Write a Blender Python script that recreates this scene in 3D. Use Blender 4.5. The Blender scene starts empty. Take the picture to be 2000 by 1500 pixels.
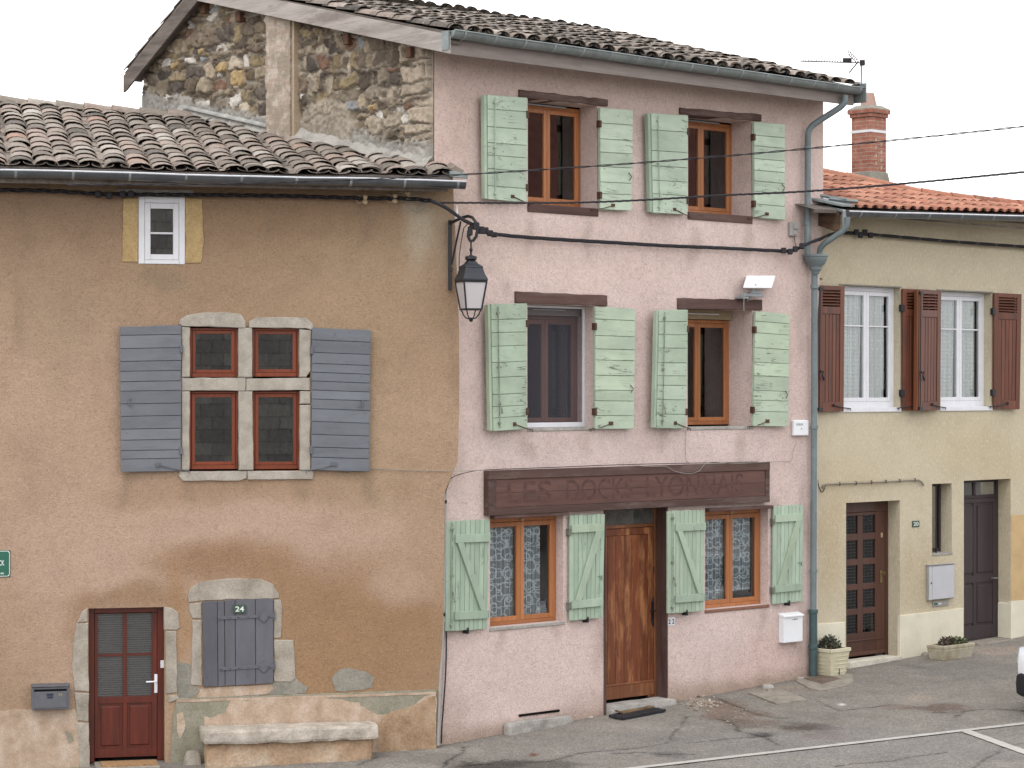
import bpy, bmesh, math, random
import numpy as np
from mathutils import Vector, Matrix, noise as mnoise
random.seed(7)
R = random.random
def U(a, b): return a + (b - a) * random.random()

# ------------------------------------------------------------------ camera and geometry of the place
F = 4700.0; U0 = 1000.0; V0 = 762.0; CZ = 4.3
def gz(x, y):                                    # the street: a gentle slope rising along the houses
    yy = min(max(y, 8.0), 46.0)
    return 0.0034 * (x + 0.8) + 0.0537 * (yy - 29.2)
class Frame:
    """upright plane of a facade: x along it to the right, y into the house, z up"""
    def __init__(s, O, d):
        L = math.hypot(*d); s.O = (O[0], O[1]); s.d = (d[0]/L, d[1]/L); s.n = (s.d[1], -s.d[0])
        s.ang = math.atan2(s.d[1], s.d[0])
    def st(s, u, v, off=0.0):                    # where the sight line of a photo point meets the plane `off` in front of the facade
        r = ((u-U0)/F, 1.0)
        k = (s.n[0]*s.O[0] + s.n[1]*s.O[1] + off) / (s.n[0]*r[0] + s.n[1]*r[1])
        p = (r[0]*k, k)
        return ((p[0]-s.O[0])*s.d[0] + (p[1]-s.O[1])*s.d[1], CZ - (v-V0)/F*k)
    def w(s, x, y, z):
        return Vector((s.O[0] + s.d[0]*x - s.n[0]*y, s.O[1] + s.d[1]*x - s.n[1]*y, z))
    def loc(s, p):
        dx = p[0]-s.O[0]; dy = p[1]-s.O[1]
        return (dx*s.d[0]+dy*s.d[1], -(dx*s.n[0]+dy*s.n[1]), p[2])
WORLD = Frame((0, 0), (1, 0))
def at(u, v, depth):
    return Vector(((u-U0)/F*depth, depth, CZ-(v-V0)/F*depth))
def on_ground(u, v):
    k = 30.0
    for _ in range(40):
        x = (u-U0)/F*k; g = gz(x, k); k = k + ((CZ-g)*F/(v-V0) - k)*0.6
    return Vector(((u-U0)/F*k, k, gz((u-U0)/F*k, k)))
def project(p):
    return (U0 + p[0]/p[1]*F, V0 - (p[2]-CZ)/p[1]*F)

PK = Frame((-0.9403, 29.0760), (5030, F))
GB = Frame(PK.O, (PK.n[0], PK.n[1]))             # stone gable, square to the pink front
OG = Frame((-0.8077, 29.03), (19600, F))
CR = Frame(PK.w(0, 0.10, 0)[:2], PK.d)

# ------------------------------------------------------------------ materials
def C(r, g, b, k=0.9, s=0.82):
    lum = 0.3*r+0.59*g+0.11*b
    r, g, b = lum+(r-lum)*s, lum+(g-lum)*s, lum+(b-lum)*s
    def l(c):
        c /= 255.0
        return (c/12.92 if c <= 0.04045 else ((c+0.055)/1.055)**2.4) * k
    return (l(r), l(g), l(b), 1.0)
class Mt:
    def __init__(s, name, rough=0.8, spec=0.3, metal=0.0):
        s.m = bpy.data.materials.new(name); s.m.use_nodes = True
        s.nt = s.m.node_tree; s.nt.nodes.clear()
        s.out = s.nt.nodes.new('ShaderNodeOutputMaterial')
        s.b = s.nt.nodes.new('ShaderNodeBsdfPrincipled')
        s.b.inputs['Roughness'].default_value = rough
        s.b.inputs['Specular IOR Level'].default_value = spec
        s.b.inputs['Metallic'].default_value = metal
        s.nt.links.new(s.b.outputs[0], s.out.inputs[0])
        tc = s.nt.nodes.new('ShaderNodeTexCoord'); s.co = tc.outputs['Object']; s.bh = None
    def put(s, sock, v):
        if isinstance(v, bpy.types.NodeSocket): s.nt.links.new(v, sock)
        elif isinstance(v, (tuple, list)) and len(v) == 3 and sock.type == 'RGBA': sock.default_value = (*v, 1)
        else: sock.default_value = v
        return s
    def map(s, sc=(1, 1, 1), vec=None, add=None):
        n = s.nt.nodes.new('ShaderNodeMapping'); s.put(n.inputs['Vector'], vec or s.co); n.inputs['Scale'].default_value = sc
        if add is not None: s.put(n.inputs['Location'], add)
        return n.outputs[0]
    def attr(s, name, fac=True):
        n = s.nt.nodes.new('ShaderNodeAttribute'); n.attribute_name = name
        return n.outputs['Fac' if fac else 'Color']
    def rndvec(s, k=20.0):
        n = s.nt.nodes.new('ShaderNodeCombineXYZ'); m = s.math('MULTIPLY', s.attr('rnd'), k)
        for i in range(3): s.put(n.inputs[i], m)
        return n.outputs[0]
    def noise(s, scale, detail=4, rough=0.55, vec=None, dist=0.0):
        n = s.nt.nodes.new('ShaderNodeTexNoise'); s.put(n.inputs['Vector'], vec or s.co)
        n.inputs['Scale'].default_value = scale; n.inputs['Detail'].default_value = detail
        n.inputs['Roughness'].default_value = rough; n.inputs['Distortion'].default_value = dist
        return n.outputs['Fac']
    def vor(s, scale, feature='F1', vec=None, out='Distance', rnd=1.0):
        n = s.nt.nodes.new('ShaderNodeTexVoronoi'); n.feature = feature; s.put(n.inputs['Vector'], vec or s.co)
        n.inputs['Scale'].default_value = scale; n.inputs['Randomness'].default_value = rnd
        return n.outputs[out]
    def ramp(s, fac, stops, interp='LINEAR'):
        n = s.nt.nodes.new('ShaderNodeValToRGB'); s.put(n.inputs[0], fac); e = n.color_ramp.elements
        n.color_ramp.interpolation = interp
        while len(e) < len(stops): e.new(0.5)
        for el, (p, c) in zip(e, stops):
            el.position = p; el.color = c if isinstance(c, tuple) else (c, c, c, 1)
        return n.outputs[0]
    def mix(s, fac, a, b, mode='MIX'):
        n = s.nt.nodes.new('ShaderNodeMix'); n.data_type = 'RGBA'; n.blend_type = mode
        s.put(n.inputs[0], fac); s.put(n.inputs[6], a); s.put(n.inputs[7], b); return n.outputs[2]
    def math(s, op, a, b=0.0):
        n = s.nt.nodes.new('ShaderNodeMath'); n.operation = op; s.put(n.inputs[0], a); s.put(n.inputs[1], b); return n.outputs[0]
    def sep(s, vec=None):
        n = s.nt.nodes.new('ShaderNodeSeparateXYZ'); s.put(n.inputs[0], vec or s.co); return n.outputs
    def base(s, c): s.put(s.b.inputs['Base Color'], c); return s
    def rough(s, c): s.put(s.b.inputs['Roughness'], c); return s
    def bump(s, h, strength=0.5, dist=0.01):
        n = s.nt.nodes.new('ShaderNodeBump'); n.inputs['Strength'].default_value = strength
        n.inputs['Distance'].default_value = dist; s.put(n.inputs['Height'], h)
        if s.bh is not None: s.put(n.inputs['Normal'], s.bh)
        s.bh = n.outputs[0]; s.put(s.b.inputs['Normal'], s.bh); return s

def plain(name, c, rough=0.6, spec=0.3, metal=0.0, var=0.12, scale=6.0, bump=0.0):
    m = Mt(name, rough, spec, metal)
    n = m.noise(scale, 5); n2 = m.noise(scale*9, 3)
    f = m.math('ADD', m.math('MULTIPLY', n, 0.7), m.math('MULTIPLY', n2, 0.3))
    a = tuple(x*(1-var*2) for x in c[:3]) + (1,); b = tuple(min(1, x*(1+var*2)) for x in c[:3]) + (1,)
    m.base(m.ramp(f, [(0.3, a), (0.7, b)]))
    if bump: m.bump(n2, bump, 0.004)
    return m.m

def crepi(name, worm=24.0, contrast=0.22, light=None, bump=0.6, streak=False):
    """roughcast render: painted colour from the wall (weathering), broken by the grain of the render"""
    m = Mt(name, 0.92, 0.15)
    p = m.attr('paint', False)
    big = m.noise(0.9, 4, 0.6)
    med = m.noise(3.2, 7, 0.72)
    g = m.noise(worm, 3, 0.6, dist=1.6)
    g2 = m.noise(worm*3.2, 2, 0.6)
    grain = m.math('ADD', m.math('MULTIPLY', g, 0.65), m.math('MULTIPLY', g2, 0.35))
    dark = m.ramp(grain, [(0.36, 1-contrast), (0.52, 1.0), (0.68, 1+contrast*0.45)])
    col = m.mix(1.0, p, dark, 'MULTIPLY')
    blot = m.ramp(m.math('ADD', m.math('MULTIPLY', big, 0.5), m.math('MULTIPLY', med, 0.5)), [(0.34, (0.83, 0.81, 0.79, 1)), (0.5, (1, 1, 1, 1)), (0.66, (1.08, 1.075, 1.06, 1))])
    col = m.mix(0.8, col, blot, 'MULTIPLY')
    if light:
        sp = m.noise(9.0, 3, 0.7, vec=m.map((6, 6, 1.6)) if streak else None)
        col = m.mix(m.math('MULTIPLY', m.ramp(sp, [(0.54, 0.0), (0.62, 1.0)]), 0.55), col, light)
    # fine dark pits
    pit = m.ramp(m.noise(95.0, 2, 0.5), [(0.27, 0.0), (0.36, 1.0)])
    col = m.mix(m.math('MULTIPLY', m.math('SUBTRACT', 1.0, pit), 0.35), col, tuple(c*0.35 for c in (0.3, 0.25, 0.2)) + (1,))
    m.base(col)
    m.bump(m.noise(1.3, 2), 0.3, 0.05)
    m.bump(grain, bump, 0.022)
    return m.m

def wood(name, c0, c1, grain='z', rough=0.55, spec=0.35, wear=None, wear_amt=0.0, k=1.0, bump=0.25, wscale=1.0):
    m = Mt(name, rough, spec)
    sc = {'z': (1, 1, 0.06), 'x': (0.06, 1, 1), 'y': (1, 0.06, 1)}[grain]
    vec = m.map(sc, add=m.rndvec())
    g = m.noise(40.0*k, 5, 0.65, vec=vec); g2 = m.noise(9.0*k, 4, 0.6, vec=vec)
    f = m.math('ADD', m.math('MULTIPLY', g, 0.5), m.math('MULTIPLY', g2, 0.5))
    col = m.ramp(f, [(0.32, c0), (0.66, c1)])
    tone = m.ramp(m.attr('rnd'), [(0.0, 0.84), (1.0, 1.1)])
    col = m.mix(1.0, col, tone, 'MULTIPLY')
    if wear:
        wv = m.map({'z': (2.5, 2.5, 0.5), 'x': (0.5, 2.5, 2.5), 'y': (2.5, 0.5, 2.5)}[grain], add=m.rndvec(7))
        wn = m.noise(2.4*wscale, 6, 0.72, vec=wv)
        col = m.mix(m.math('MULTIPLY', m.ramp(wn, [(0.50, 0.0), (0.66, 1.0)]), wear_amt), col, wear)
    m.base(col); m.bump(f, bump, 0.004)
    return m.m

def painted_wood(name, c, grain, c_bare, dirt, amt=0.5):
    m = Mt(name, 0.62, 0.25)
    sc = {'z': (1, 1, 0.08), 'x': (0.08, 1, 1)}[grain]
    vec = m.map(sc, add=m.rndvec())
    g = m.noise(34.0, 6, 0.7, vec=vec)
    bigv = m.map({'z': (2.2, 2.2, 0.7), 'x': (0.7, 2.2, 2.2)}[grain], add=m.rndvec(5))
    big = m.noise(2.2, 6, 0.7, vec=bigv)
    lo = tuple(x*0.80 for x in c[:3]) + (1,); hi = tuple(min(1, x*1.13) for x in c[:3]) + (1,)
    col = m.ramp(big, [(0.3, lo), (0.7, hi)])
    col = m.mix(1.0, col, m.ramp(m.attr('rnd'), [(0.0, 0.85), (1.0, 1.08)]), 'MULTIPLY')
    oi = m.nt.nodes.new('ShaderNodeObjectInfo'); col = m.mix(1.0, col, m.ramp(oi.outputs['Random'], [(0.0, (.90, .93, .90, 1)), (.5, (1., 1., 1., 1)), (1.0, (1.05, 1.02, .95, 1))]), 'MULTIPLY')
    fade = m.noise(1.1, 4, .6, vec=m.map((1, 1, .8))); col = m.mix(m.math('MULTIPLY', m.ramp(fade, [(.42, 0.), (.68, 1.)]), .4*amt), col, tuple(min(1, x*1.25+.03) for x in c[:3])+(1,))
    scr = m.math('MULTIPLY', m.ramp(g, [(0.60, 0.0), (0.68, 1.0)]), m.ramp(big, [(0.42, 0.15), (0.6, 1.0)]))
    col = m.mix(m.math('MULTIPLY', scr, amt), col, c_bare)
    knot = m.vor(5.5, vec=m.map((0.9, 1, 1.5)))
    col = m.mix(m.math('MULTIPLY', m.ramp(knot, [(0.03, 1.0), (0.10, 0.0)]), amt), col, dirt)
    crk = m.noise(26.0, 3, 0.5, vec=m.map(tuple(x*0.5 for x in sc), add=m.rndvec(3)), dist=0.8)
    line = m.math('SUBTRACT', 1.0, m.math('MULTIPLY', m.math('ABSOLUTE', m.math('SUBTRACT', crk, 0.5)), 60.0))
    line = m.math('MULTIPLY', m.math('MAXIMUM', line, 0.0), m.ramp(m.noise(3.0, 2), [(0.52, 0.0), (0.62, 1.0)]))
    col = m.mix(m.math('MULTIPLY', line, amt), col, tuple(x*0.5 for x in dirt[:3]) + (1,))
    m.base(col); m.bump(g, 0.3, 0.004)
    return m.m

def stone(name, c0, c1, c2, scale=5.0, bump=0.6):
    m = Mt(name, 0.9, 0.2)
    n = m.noise(scale, 6, 0.65); s = m.noise(scale*14, 3, 0.6)
    col = m.ramp(n, [(0.3, c0), (0.5, c1), (0.72, c2)])
    col = m.mix(1.0, col, m.ramp(s, [(0.3, 0.78), (0.55, 1.02), (0.75, 1.12)]), 'MULTIPLY')
    pits = m.ramp(m.vor(34.0), [(0.10, 0.55), (0.25, 1.0)])
    col = m.mix(0.4, col, pits, 'MULTIPLY')
    m.base(col); m.bump(n, 0.4, 0.015); m.bump(s, bump, 0.006)
    return m.m

def glass(name, tint=(0.94, 0.96, 0.96, 1), refl=1.0, dusty=0.0):
    m = bpy.data.materials.new(name); m.use_nodes = True; nt = m.node_tree; nt.nodes.clear()
    o = nt.nodes.new('ShaderNodeOutputMaterial'); t = nt.nodes.new('ShaderNodeBsdfTransparent'); g = nt.nodes.new('ShaderNodeBsdfGlossy')
    t.inputs[0].default_value = tint; g.inputs['Roughness'].default_value = 0.015
    g.inputs[0].default_value = (0.95, 0.97, 1, 1)
    fr = nt.nodes.new('ShaderNodeFresnel'); fr.inputs[0].default_value = 1.5
    mu = nt.nodes.new('ShaderNodeMath'); mu.operation = 'MULTIPLY'; mu.inputs[1].default_value = 2.3*refl; mu.use_clamp = True
    nt.links.new(fr.outputs[0], mu.inputs[0])
    mx = nt.nodes.new('ShaderNodeMixShader'); nt.links.new(mu.outputs[0], mx.inputs[0]); nt.links.new(t.outputs[0], mx.inputs[1]); nt.links.new(g.outputs[0], mx.inputs[2])
    # old panes are never quite flat
    tc = nt.nodes.new('ShaderNodeTexCoord'); n = nt.nodes.new('ShaderNodeTexNoise'); n.inputs['Scale'].default_value = 1.6; n.inputs['Detail'].default_value = 1
    nt.links.new(tc.outputs['Object'], n.inputs['Vector']); b = nt.nodes.new('ShaderNodeBump'); b.inputs['Strength'].default_value = 0.10; b.inputs['Distance'].default_value = 0.0015
    nt.links.new(n.outputs['Fac'], b.inputs['Height']); nt.links.new(b.outputs[0], g.inputs['Normal'])
    last = mx.outputs[0]
    if dusty:
        d = nt.nodes.new('ShaderNodeBsdfDiffuse'); d.inputs[0].default_value = (0.45, 0.44, 0.42, 1)
        n2 = nt.nodes.new('ShaderNodeTexNoise'); n2.inputs['Scale'].default_value = 7; n2.inputs['Detail'].default_value = 6; nt.links.new(tc.outputs['Object'], n2.inputs['Vector'])
        m2 = nt.nodes.new('ShaderNodeMath'); m2.operation = 'MULTIPLY'; m2.inputs[1].default_value = dusty; nt.links.new(n2.outputs['Fac'], m2.inputs[0])
        mm = nt.nodes.new('ShaderNodeMixShader'); nt.links.new(m2.outputs[0], mm.inputs[0]); nt.links.new(last, mm.inputs[1]); nt.links.new(d.outputs[0], mm.inputs[2]); last = mm.outputs[0]
    nt.links.new(last, o.inputs[0]); return m

def lace(name, kind, c):
    """net curtain: openwork threads over nothing"""
    m = Mt(name, 0.9, 0.1); nt = m.nt
    m.base(c)
    x, y, z = m.sep()
    cb = nt.nodes.new('ShaderNodeCombineXYZ'); m.put(cb.inputs[0], x); m.put(cb.inputs[1], z)
    v2 = cb.outputs[0]
    def ring(scale, r, w, off=(0, 0, 0)):
        mp = nt.nodes.new('ShaderNodeMapping'); m.put(mp.inputs['Vector'], v2); mp.inputs['Location'].default_value = off
        d = m.vor(scale, vec=mp.outputs[0], rnd=0.35)
        q = m.math('ABSOLUTE', m.math('SUBTRACT', d, r))
        return m.ramp(q, [(w*0.6, 1.0), (w, 0.0)])
    if kind == 'rings':
        a = ring(4.8, 0.42, 0.045); b = ring(6.0, 0.36, 0.045, (0.35, 0.21, 0)); c2 = ring(9.0, 0.14, 0.05, (0.1, 0.5, 0))
        th = m.math('MAXIMUM', m.math('MAXIMUM', a, b), m.math('MULTIPLY', c2, 0.7))
        bars = m.ramp(m.math('ABSOLUTE', m.math('SUBTRACT', m.math('FRACT', m.math('MULTIPLY', z, 6.8)), 0.5)), [(0.03, 0.7), (0.055, 0.0)])
        th = m.math('MAXIMUM', th, bars)
        alpha = m.math('ADD', m.math('MULTIPLY', th, 0.52), 0.42)
    elif kind == 'dots':
        a = ring(17.0, 0.30, 0.10); b = ring(34.0, 0.28, 0.12, (0.3, 0.1, 0))
        th = m.math('MAXIMUM', a, m.math('MULTIPLY', b, 0.6))
        alpha = m.math('ADD', m.math('MULTIPLY', th, 0.17), 0.83)
    else:
        f = m.ramp(m.math('ABSOLUTE', m.math('SUBTRACT', m.math('FRACT', m.math('MULTIPLY', z, 38.0)), 0.5)), [(0.2, 1.0), (0.3, 0.4)])
        alpha = m.math('MULTIPLY', f, 0.85)
    t = nt.nodes.new('ShaderNodeBsdfTransparent'); mx = nt.nodes.new('ShaderNodeMixShader')
    tl = nt.nodes.new('ShaderNodeBsdfTranslucent'); tl.inputs[0].default_value = c
    m3 = nt.nodes.new('ShaderNodeMixShader'); m3.inputs[0].default_value = 0.08
    nt.links.new(m.b.outputs[0], m3.inputs[1]); nt.links.new(tl.outputs[0], m3.inputs[2])
    m.put(mx.inputs[0], alpha); nt.links.new(t.outputs[0], mx.inputs[1]); nt.links.new(m3.outputs[0], mx.inputs[2])
    nt.links.new(mx.outputs[0], m.out.inputs[0])
    return m.m

def tile_mat(name, stops, moss=None, rough=0.85, grime=1.0):
    m = Mt(name, rough, 0.2)
    col = m.ramp(m.attr('rnd'), stops)
    n = m.noise(11.0, 6, 0.7, vec=m.map((1, 1, 1), add=m.rndvec(9)))
    col = m.mix(1.0, col, m.ramp(n, [(0.28, 1-0.4*grime), (0.5, 1.0), (0.75, 1+0.25*grime)]), 'MULTIPLY')
    if moss:
        mo = m.noise(5.0, 6, 0.75, vec=m.map((1, 1, 1), add=m.rndvec(3)))
        col = m.mix(m.math('MULTIPLY', m.ramp(mo, [(0.52, 0.0), (0.66, 1.0)]), 0.6), col, moss)
        li = m.noise(38.0, 3, 0.6)
        col = m.mix(m.math('MULTIPLY', m.ramp(li, [(0.62, 0.0), (0.68, 1.0)]), 0.5), col, C(190, 188, 175))
    m.base(col); m.bump(n, 0.4, 0.008)
    return m.m

def bricks(name, c0, c1, mort, sc, bw=0.22, bh=0.065, vertical=(0, 2), mix_extra=None, bump=0.6):
    m = Mt(name, 0.9, 0.2); x = m.sep()
    cb = m.nt.nodes.new('ShaderNodeCombineXYZ')
    m.put(cb.inputs[0], m.math('ADD', x[0], x[1])); m.put(cb.inputs[1], x[2])
    b = m.nt.nodes.new('ShaderNodeTexBrick'); m.put(b.inputs['Vector'], cb.outputs[0])
    b.inputs['Scale'].default_value = sc; b.inputs['Brick Width'].default_value = bw*sc*1.0; b.inputs['Row Height'].default_value = bh*sc
    b.inputs['Mortar Size'].default_value = 0.006*sc; b.inputs['Color1'].default_value = c0; b.inputs['Color2'].default_value = c1; b.inputs['Mortar'].default_value = mort
    b.inputs['Bias'].default_value = 0.0
    n = m.noise(9, 5, 0.7)
    col = m.mix(1.0, b.outputs['Color'], m.ramp(n, [(0.3, 0.72), (0.7, 1.18)]), 'MULTIPLY')
    m.base(col); m.bump(m.math('SUBTRACT', 1.0, b.outputs['Fac']), bump, 0.008); m.bump(m.noise(50, 3), 0.3, 0.004)
    return m.m

ZINC = plain('zinc', C(128, 138, 138), 0.45, 0.5, 0.35, 0.16, 5.0)
ZINC_DARK = plain('bare_zinc', C(112, 118, 126), 0.30, 0.5, 0.85, 0.14, 5.0)
LIP_HIGHLIGHT = plain('zinc_lip_highlight', C(206, 212, 220), .3, .6, .25, .08, 5.)  # highlight along the gutter lip, put into a paler zinc colour
ZINC_LIGHT = plain('zinc_flashing', C(150, 158, 162), 0.45, 0.5, 0.4, 0.14, 6.0)
PIPE_GREEN = plain('painted_pipe', C(112, 126, 130), 0.5, 0.4, 0.0, 0.12, 5.0)
PIPE_DARK = plain('painted_pipe_dark', C(62, 86, 90), 0.5, 0.4, 0.0, 0.15, 5.0)
EDGE_ROD = plain('chipped_green_rod', C(132, 142, 124), .6, .3, .0, .35, 18.); HINGE_G = plain('dull_hinge', C(116, 118, 108), .6, .3, .1, .25, 18.)
IRON = plain('black_iron', C(38, 38, 44), 0.45, 0.5, 0.3, 0.2, 20.0)
RUST = plain('rusty_iron', C(92, 62, 50), 0.8, 0.3, 0.2, 0.3, 30.0)
CABLE = plain('black_cable', C(44, 42, 48), 0.6, 0.3, 0.0, 0.2, 30.0)
CABLE_GREY = plain('grey_cable', C(150, 145, 138), 0.6, 0.3, 0.0, 0.15, 30.0)
PLASTIC = plain('grey_plastic', C(158, 156, 154), 0.5, 0.4, 0.0, 0.08, 5.0)
WHITE = plain('white_metal', C(232, 236, 242), 0.35, 0.45, 0.0, 0.03, 5.0)
WHITE_PVC = plain('white_pvc', C(222, 224, 230), 0.35, 0.45, 0.0, 0.04, 5.0)
CREAM_PORC = plain('porcelain', C(190, 165, 130), 0.4, 0.5, 0.0, 0.15, 30.0)
BROWN = wood('brown_timber', C(78, 54, 50), C(106, 78, 72), 'x', 0.7, 0.2, C(128, 108, 100), 0.5, bump=0.5)
BROWN_Z = wood('brown_jamb', C(74, 50, 46), C(98, 70, 64), 'z', 0.65, 0.25, C(120, 98, 90), 0.4, bump=0.5)
FASCIA = wood('grey_painted_board', C(142, 130, 126), C(168, 156, 150), 'x', 0.75, 0.2, C(120, 104, 98), 0.5)
BARGE = wood('weathered_board', C(138, 128, 122), C(182, 174, 168), 'y', 0.85, 0.15, C(110, 98, 90), 0.6, bump=0.6)
DARK_BARGE = wood('dark_weathered_board', C(92, 82, 76), C(134, 124, 116), 'y', 0.85, 0.15, C(70, 62, 58), 0.6, bump=0.6)
ORANGE_WOOD = wood('stained_window_wood', C(162, 90, 44), C(194, 120, 66), 'z', 0.4, 0.45, bump=0.15)
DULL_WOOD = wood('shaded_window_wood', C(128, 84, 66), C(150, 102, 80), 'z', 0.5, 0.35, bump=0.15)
RED_WOOD = wood('red_brown_window_wood', C(104, 44, 22, .9, 1.0), C(134, 64, 34, .9, 1.0), 'z', 0.38, 0.45, bump=0.15)
DOOR_WOOD = wood('varnished_plank_door', C(98, 46, 24), C(140, 72, 38), 'z', 0.45, 0.4, C(190, 124, 72), 0.85, 0.7, wscale=0.8)
DOOR_FRAME = wood('door_frame_wood', C(112, 58, 32), C(146, 86, 50), 'z', .45, .4, C(168, 112, 66), .6, wscale=1.4)
DOOR_RED = wood('mahogany_door', C(70, 27, 17, .9, 1.05), C(108, 44, 26, .9, 1.05), 'z', 0.38, 0.5, C(52, 24, 20), 0.5)
DOOR_BROWN = wood('brown_glazed_door', C(72, 42, 34), C(102, 62, 48), 'z', 0.4, 0.45)
DOOR_DARK = wood('dark_violet_brown_door', C(50, 40, 44), C(70, 56, 60), 'z', 0.5, 0.35)
EDGE_WOOD = wood('worn_shutter_edge', C(120, 66, 40), C(152, 92, 58), 'z', .5, .3)
SHUT_BROWN = wood('varnished_shutter', C(84, 46, 34, .9, 1), C(120, 70, 50, .9, 1), 'z', 0.45, 0.4, C(66, 44, 40), 0.6, wscale=0.7)
GREEN_H = painted_wood('green_shutter_paint_h', C(180, 198, 178, .90, .9), 'x', C(128, 146, 116), C(92, 96, 76), 0.85)
GREEN_W = painted_wood('worn_green_shutter_paint', C(174, 192, 170, .92, .9), 'x', C(138, 140, 112), C(96, 96, 74), 1.0)
GREEN_V = painted_wood('green_shutter_paint_v', C(166, 186, 166, .92, .9), 'z', C(120, 150, 128), C(96, 110, 94), 0.5)
GREY_H = painted_wood('grey_blue_shutter_paint', C(115, 119, 129), 'x', C(96, 98, 108), C(80, 80, 86), 0.35)
GREY_V = painted_wood('grey_hatch_paint', C(98, 99, 108), 'z', C(84, 84, 90), C(70, 70, 76), 0.3)
GREY_METAL = plain('grey_painted_iron', C(98, 100, 108), 0.5, 0.4, 0.1, 0.08, 14.0)
GRANITE = stone('granite', C(154, 146, 134), C(172, 163, 150), C(188, 180, 167), 6.0, .4)
GRANITE_DK = stone('weathered_granite', C(142, 133, 120), C(166, 156, 142), C(188, 179, 164), 4.0, .4)
CEMENT = stone('cement_render', C(122, 118, 108), C(142, 138, 126), C(158, 152, 140), 3.0, 0.4)
CEMENT_LIGHT = stone('light_cement', C(140, 136, 130), C(164, 160, 154), C(186, 182, 176), 3.0, 0.4)
OCHRE = stone('ochre_painted_stone', C(170, 138, 90), C(190, 158, 104), C(198, 168, 118), 3.0, 0.3)
PEEL = stone('peach_flaking_paint', C(166, 140, 116), C(188, 162, 138), C(204, 184, 166), 5.0, 0.3)
GREENISH = stone('greenish_cement', C(128, 124, 104), C(146, 142, 122), C(160, 152, 134), 4.0, 0.3)
BENCH_BASE = stone('stained_bench_base', C(132, 104, 76), C(176, 144, 112), C(196, 176, 152), 2.2, 0.4)
BENCH_TOP = stone('worn_bench_stone', C(150, 138, 124), C(186, 176, 162), C(216, 204, 190), 4.0, 0.5)
SLAB = stone('concrete_slab', C(122, 114, 104), C(148, 140, 128), C(164, 156, 142), 5.0, 0.4)
RUSTY_SLAB = stone('rusty_cover', C(92, 76, 66), C(112, 94, 82), C(130, 114, 100), 6.0, 0.4)
POT = plain('cream_plastic_pot', C(206, 200, 168), 0.6, 0.3, 0.0, 0.06, 6.0)
TROUGH = stone('mossy_stone_trough', C(150, 130, 98), C(182, 172, 146), C(200, 194, 176), 5.0, 0.4)
PLINTH_CREAM = plain('cream_plinth_paint', C(224, 218, 194), 0.8, 0.2, 0.0, 0.05, 3.0, 0.3)
OCHRE_WALL = plain('ochre_wall_paint', C(204, 170, 118), 0.85, 0.2, 0.0, 0.07, 3.0, 0.3)
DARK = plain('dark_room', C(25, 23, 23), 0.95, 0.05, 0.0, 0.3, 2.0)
SOIL = plain('potting_soil', C(60, 48, 40), 0.95, 0.1, 0.0, 0.3, 20.0)
GLASS = glass('window_glass'); GLASS_D = glass('dusty_glass', dusty=0.35); GLASS_S = glass('soft_glass', refl=0.5); GLASS_R = glass('old_reflecting_glass', refl=1.5)
LAMP_GLASS = plain('opal_lamp_panel', C(196, 192, 194), 0.3, 0.5, 0.0, 0.02, 3.0)
LACE_R = lace('ring_lace', 'rings', (0.82, 0.90, 0.95, 1)); LACE_D = lace('dotted_lace', 'dots', (0.92, 0.96, 0.94, 1)); BLIND = lace('ribbed_net', 'rib', (0.28, 0.27, 0.27, 1))
PINKW = crepi('pink_roughcast', 21.0, 0.24, bump=0.7)
ORANGEW = crepi('tan_roughcast', 30.0, 0.26, bump=0.7)
CREAMW = crepi('cream_roughcast', 30.0, 0.13, C(222, 212, 180), 0.5, True)
STONEW = crepi('rubble_masonry', 55.0, 0.20, bump=0.5)
OLD_TILE = tile_mat('weathered_canal_tile', [(0.0, C(92, 84, 78)), (0.18, C(126, 114, 104)), (0.36, C(150, 134, 122)), (0.5, C(136, 126, 115)), (0.64, C(160, 138, 126)), (0.8, C(150, 138, 128)), (0.93, C(176, 168, 158)), (0.975, C(156, 124, 108)), (1.0, C(176, 130, 108))], C(140, 138, 122))
GREY_TILE = tile_mat('lichened_canal_tile', [(0.0, C(78, 72, 66)), (0.3, C(110, 101, 93)), (0.6, C(130, 119, 109)), (0.85, C(146, 130, 119)), (1.0, C(168, 156, 146))], C(96, 94, 82), grime=1.25)
RED_TILE = tile_mat('new_red_tile', [(0.0, C(146, 88, 66)), (0.3, C(172, 106, 82)), (0.7, C(182, 118, 92)), (1.0, C(198, 136, 108))], C(132, 112, 90), 0.8, 0.7)
TILE_EDGE = OLD_TILE

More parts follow.
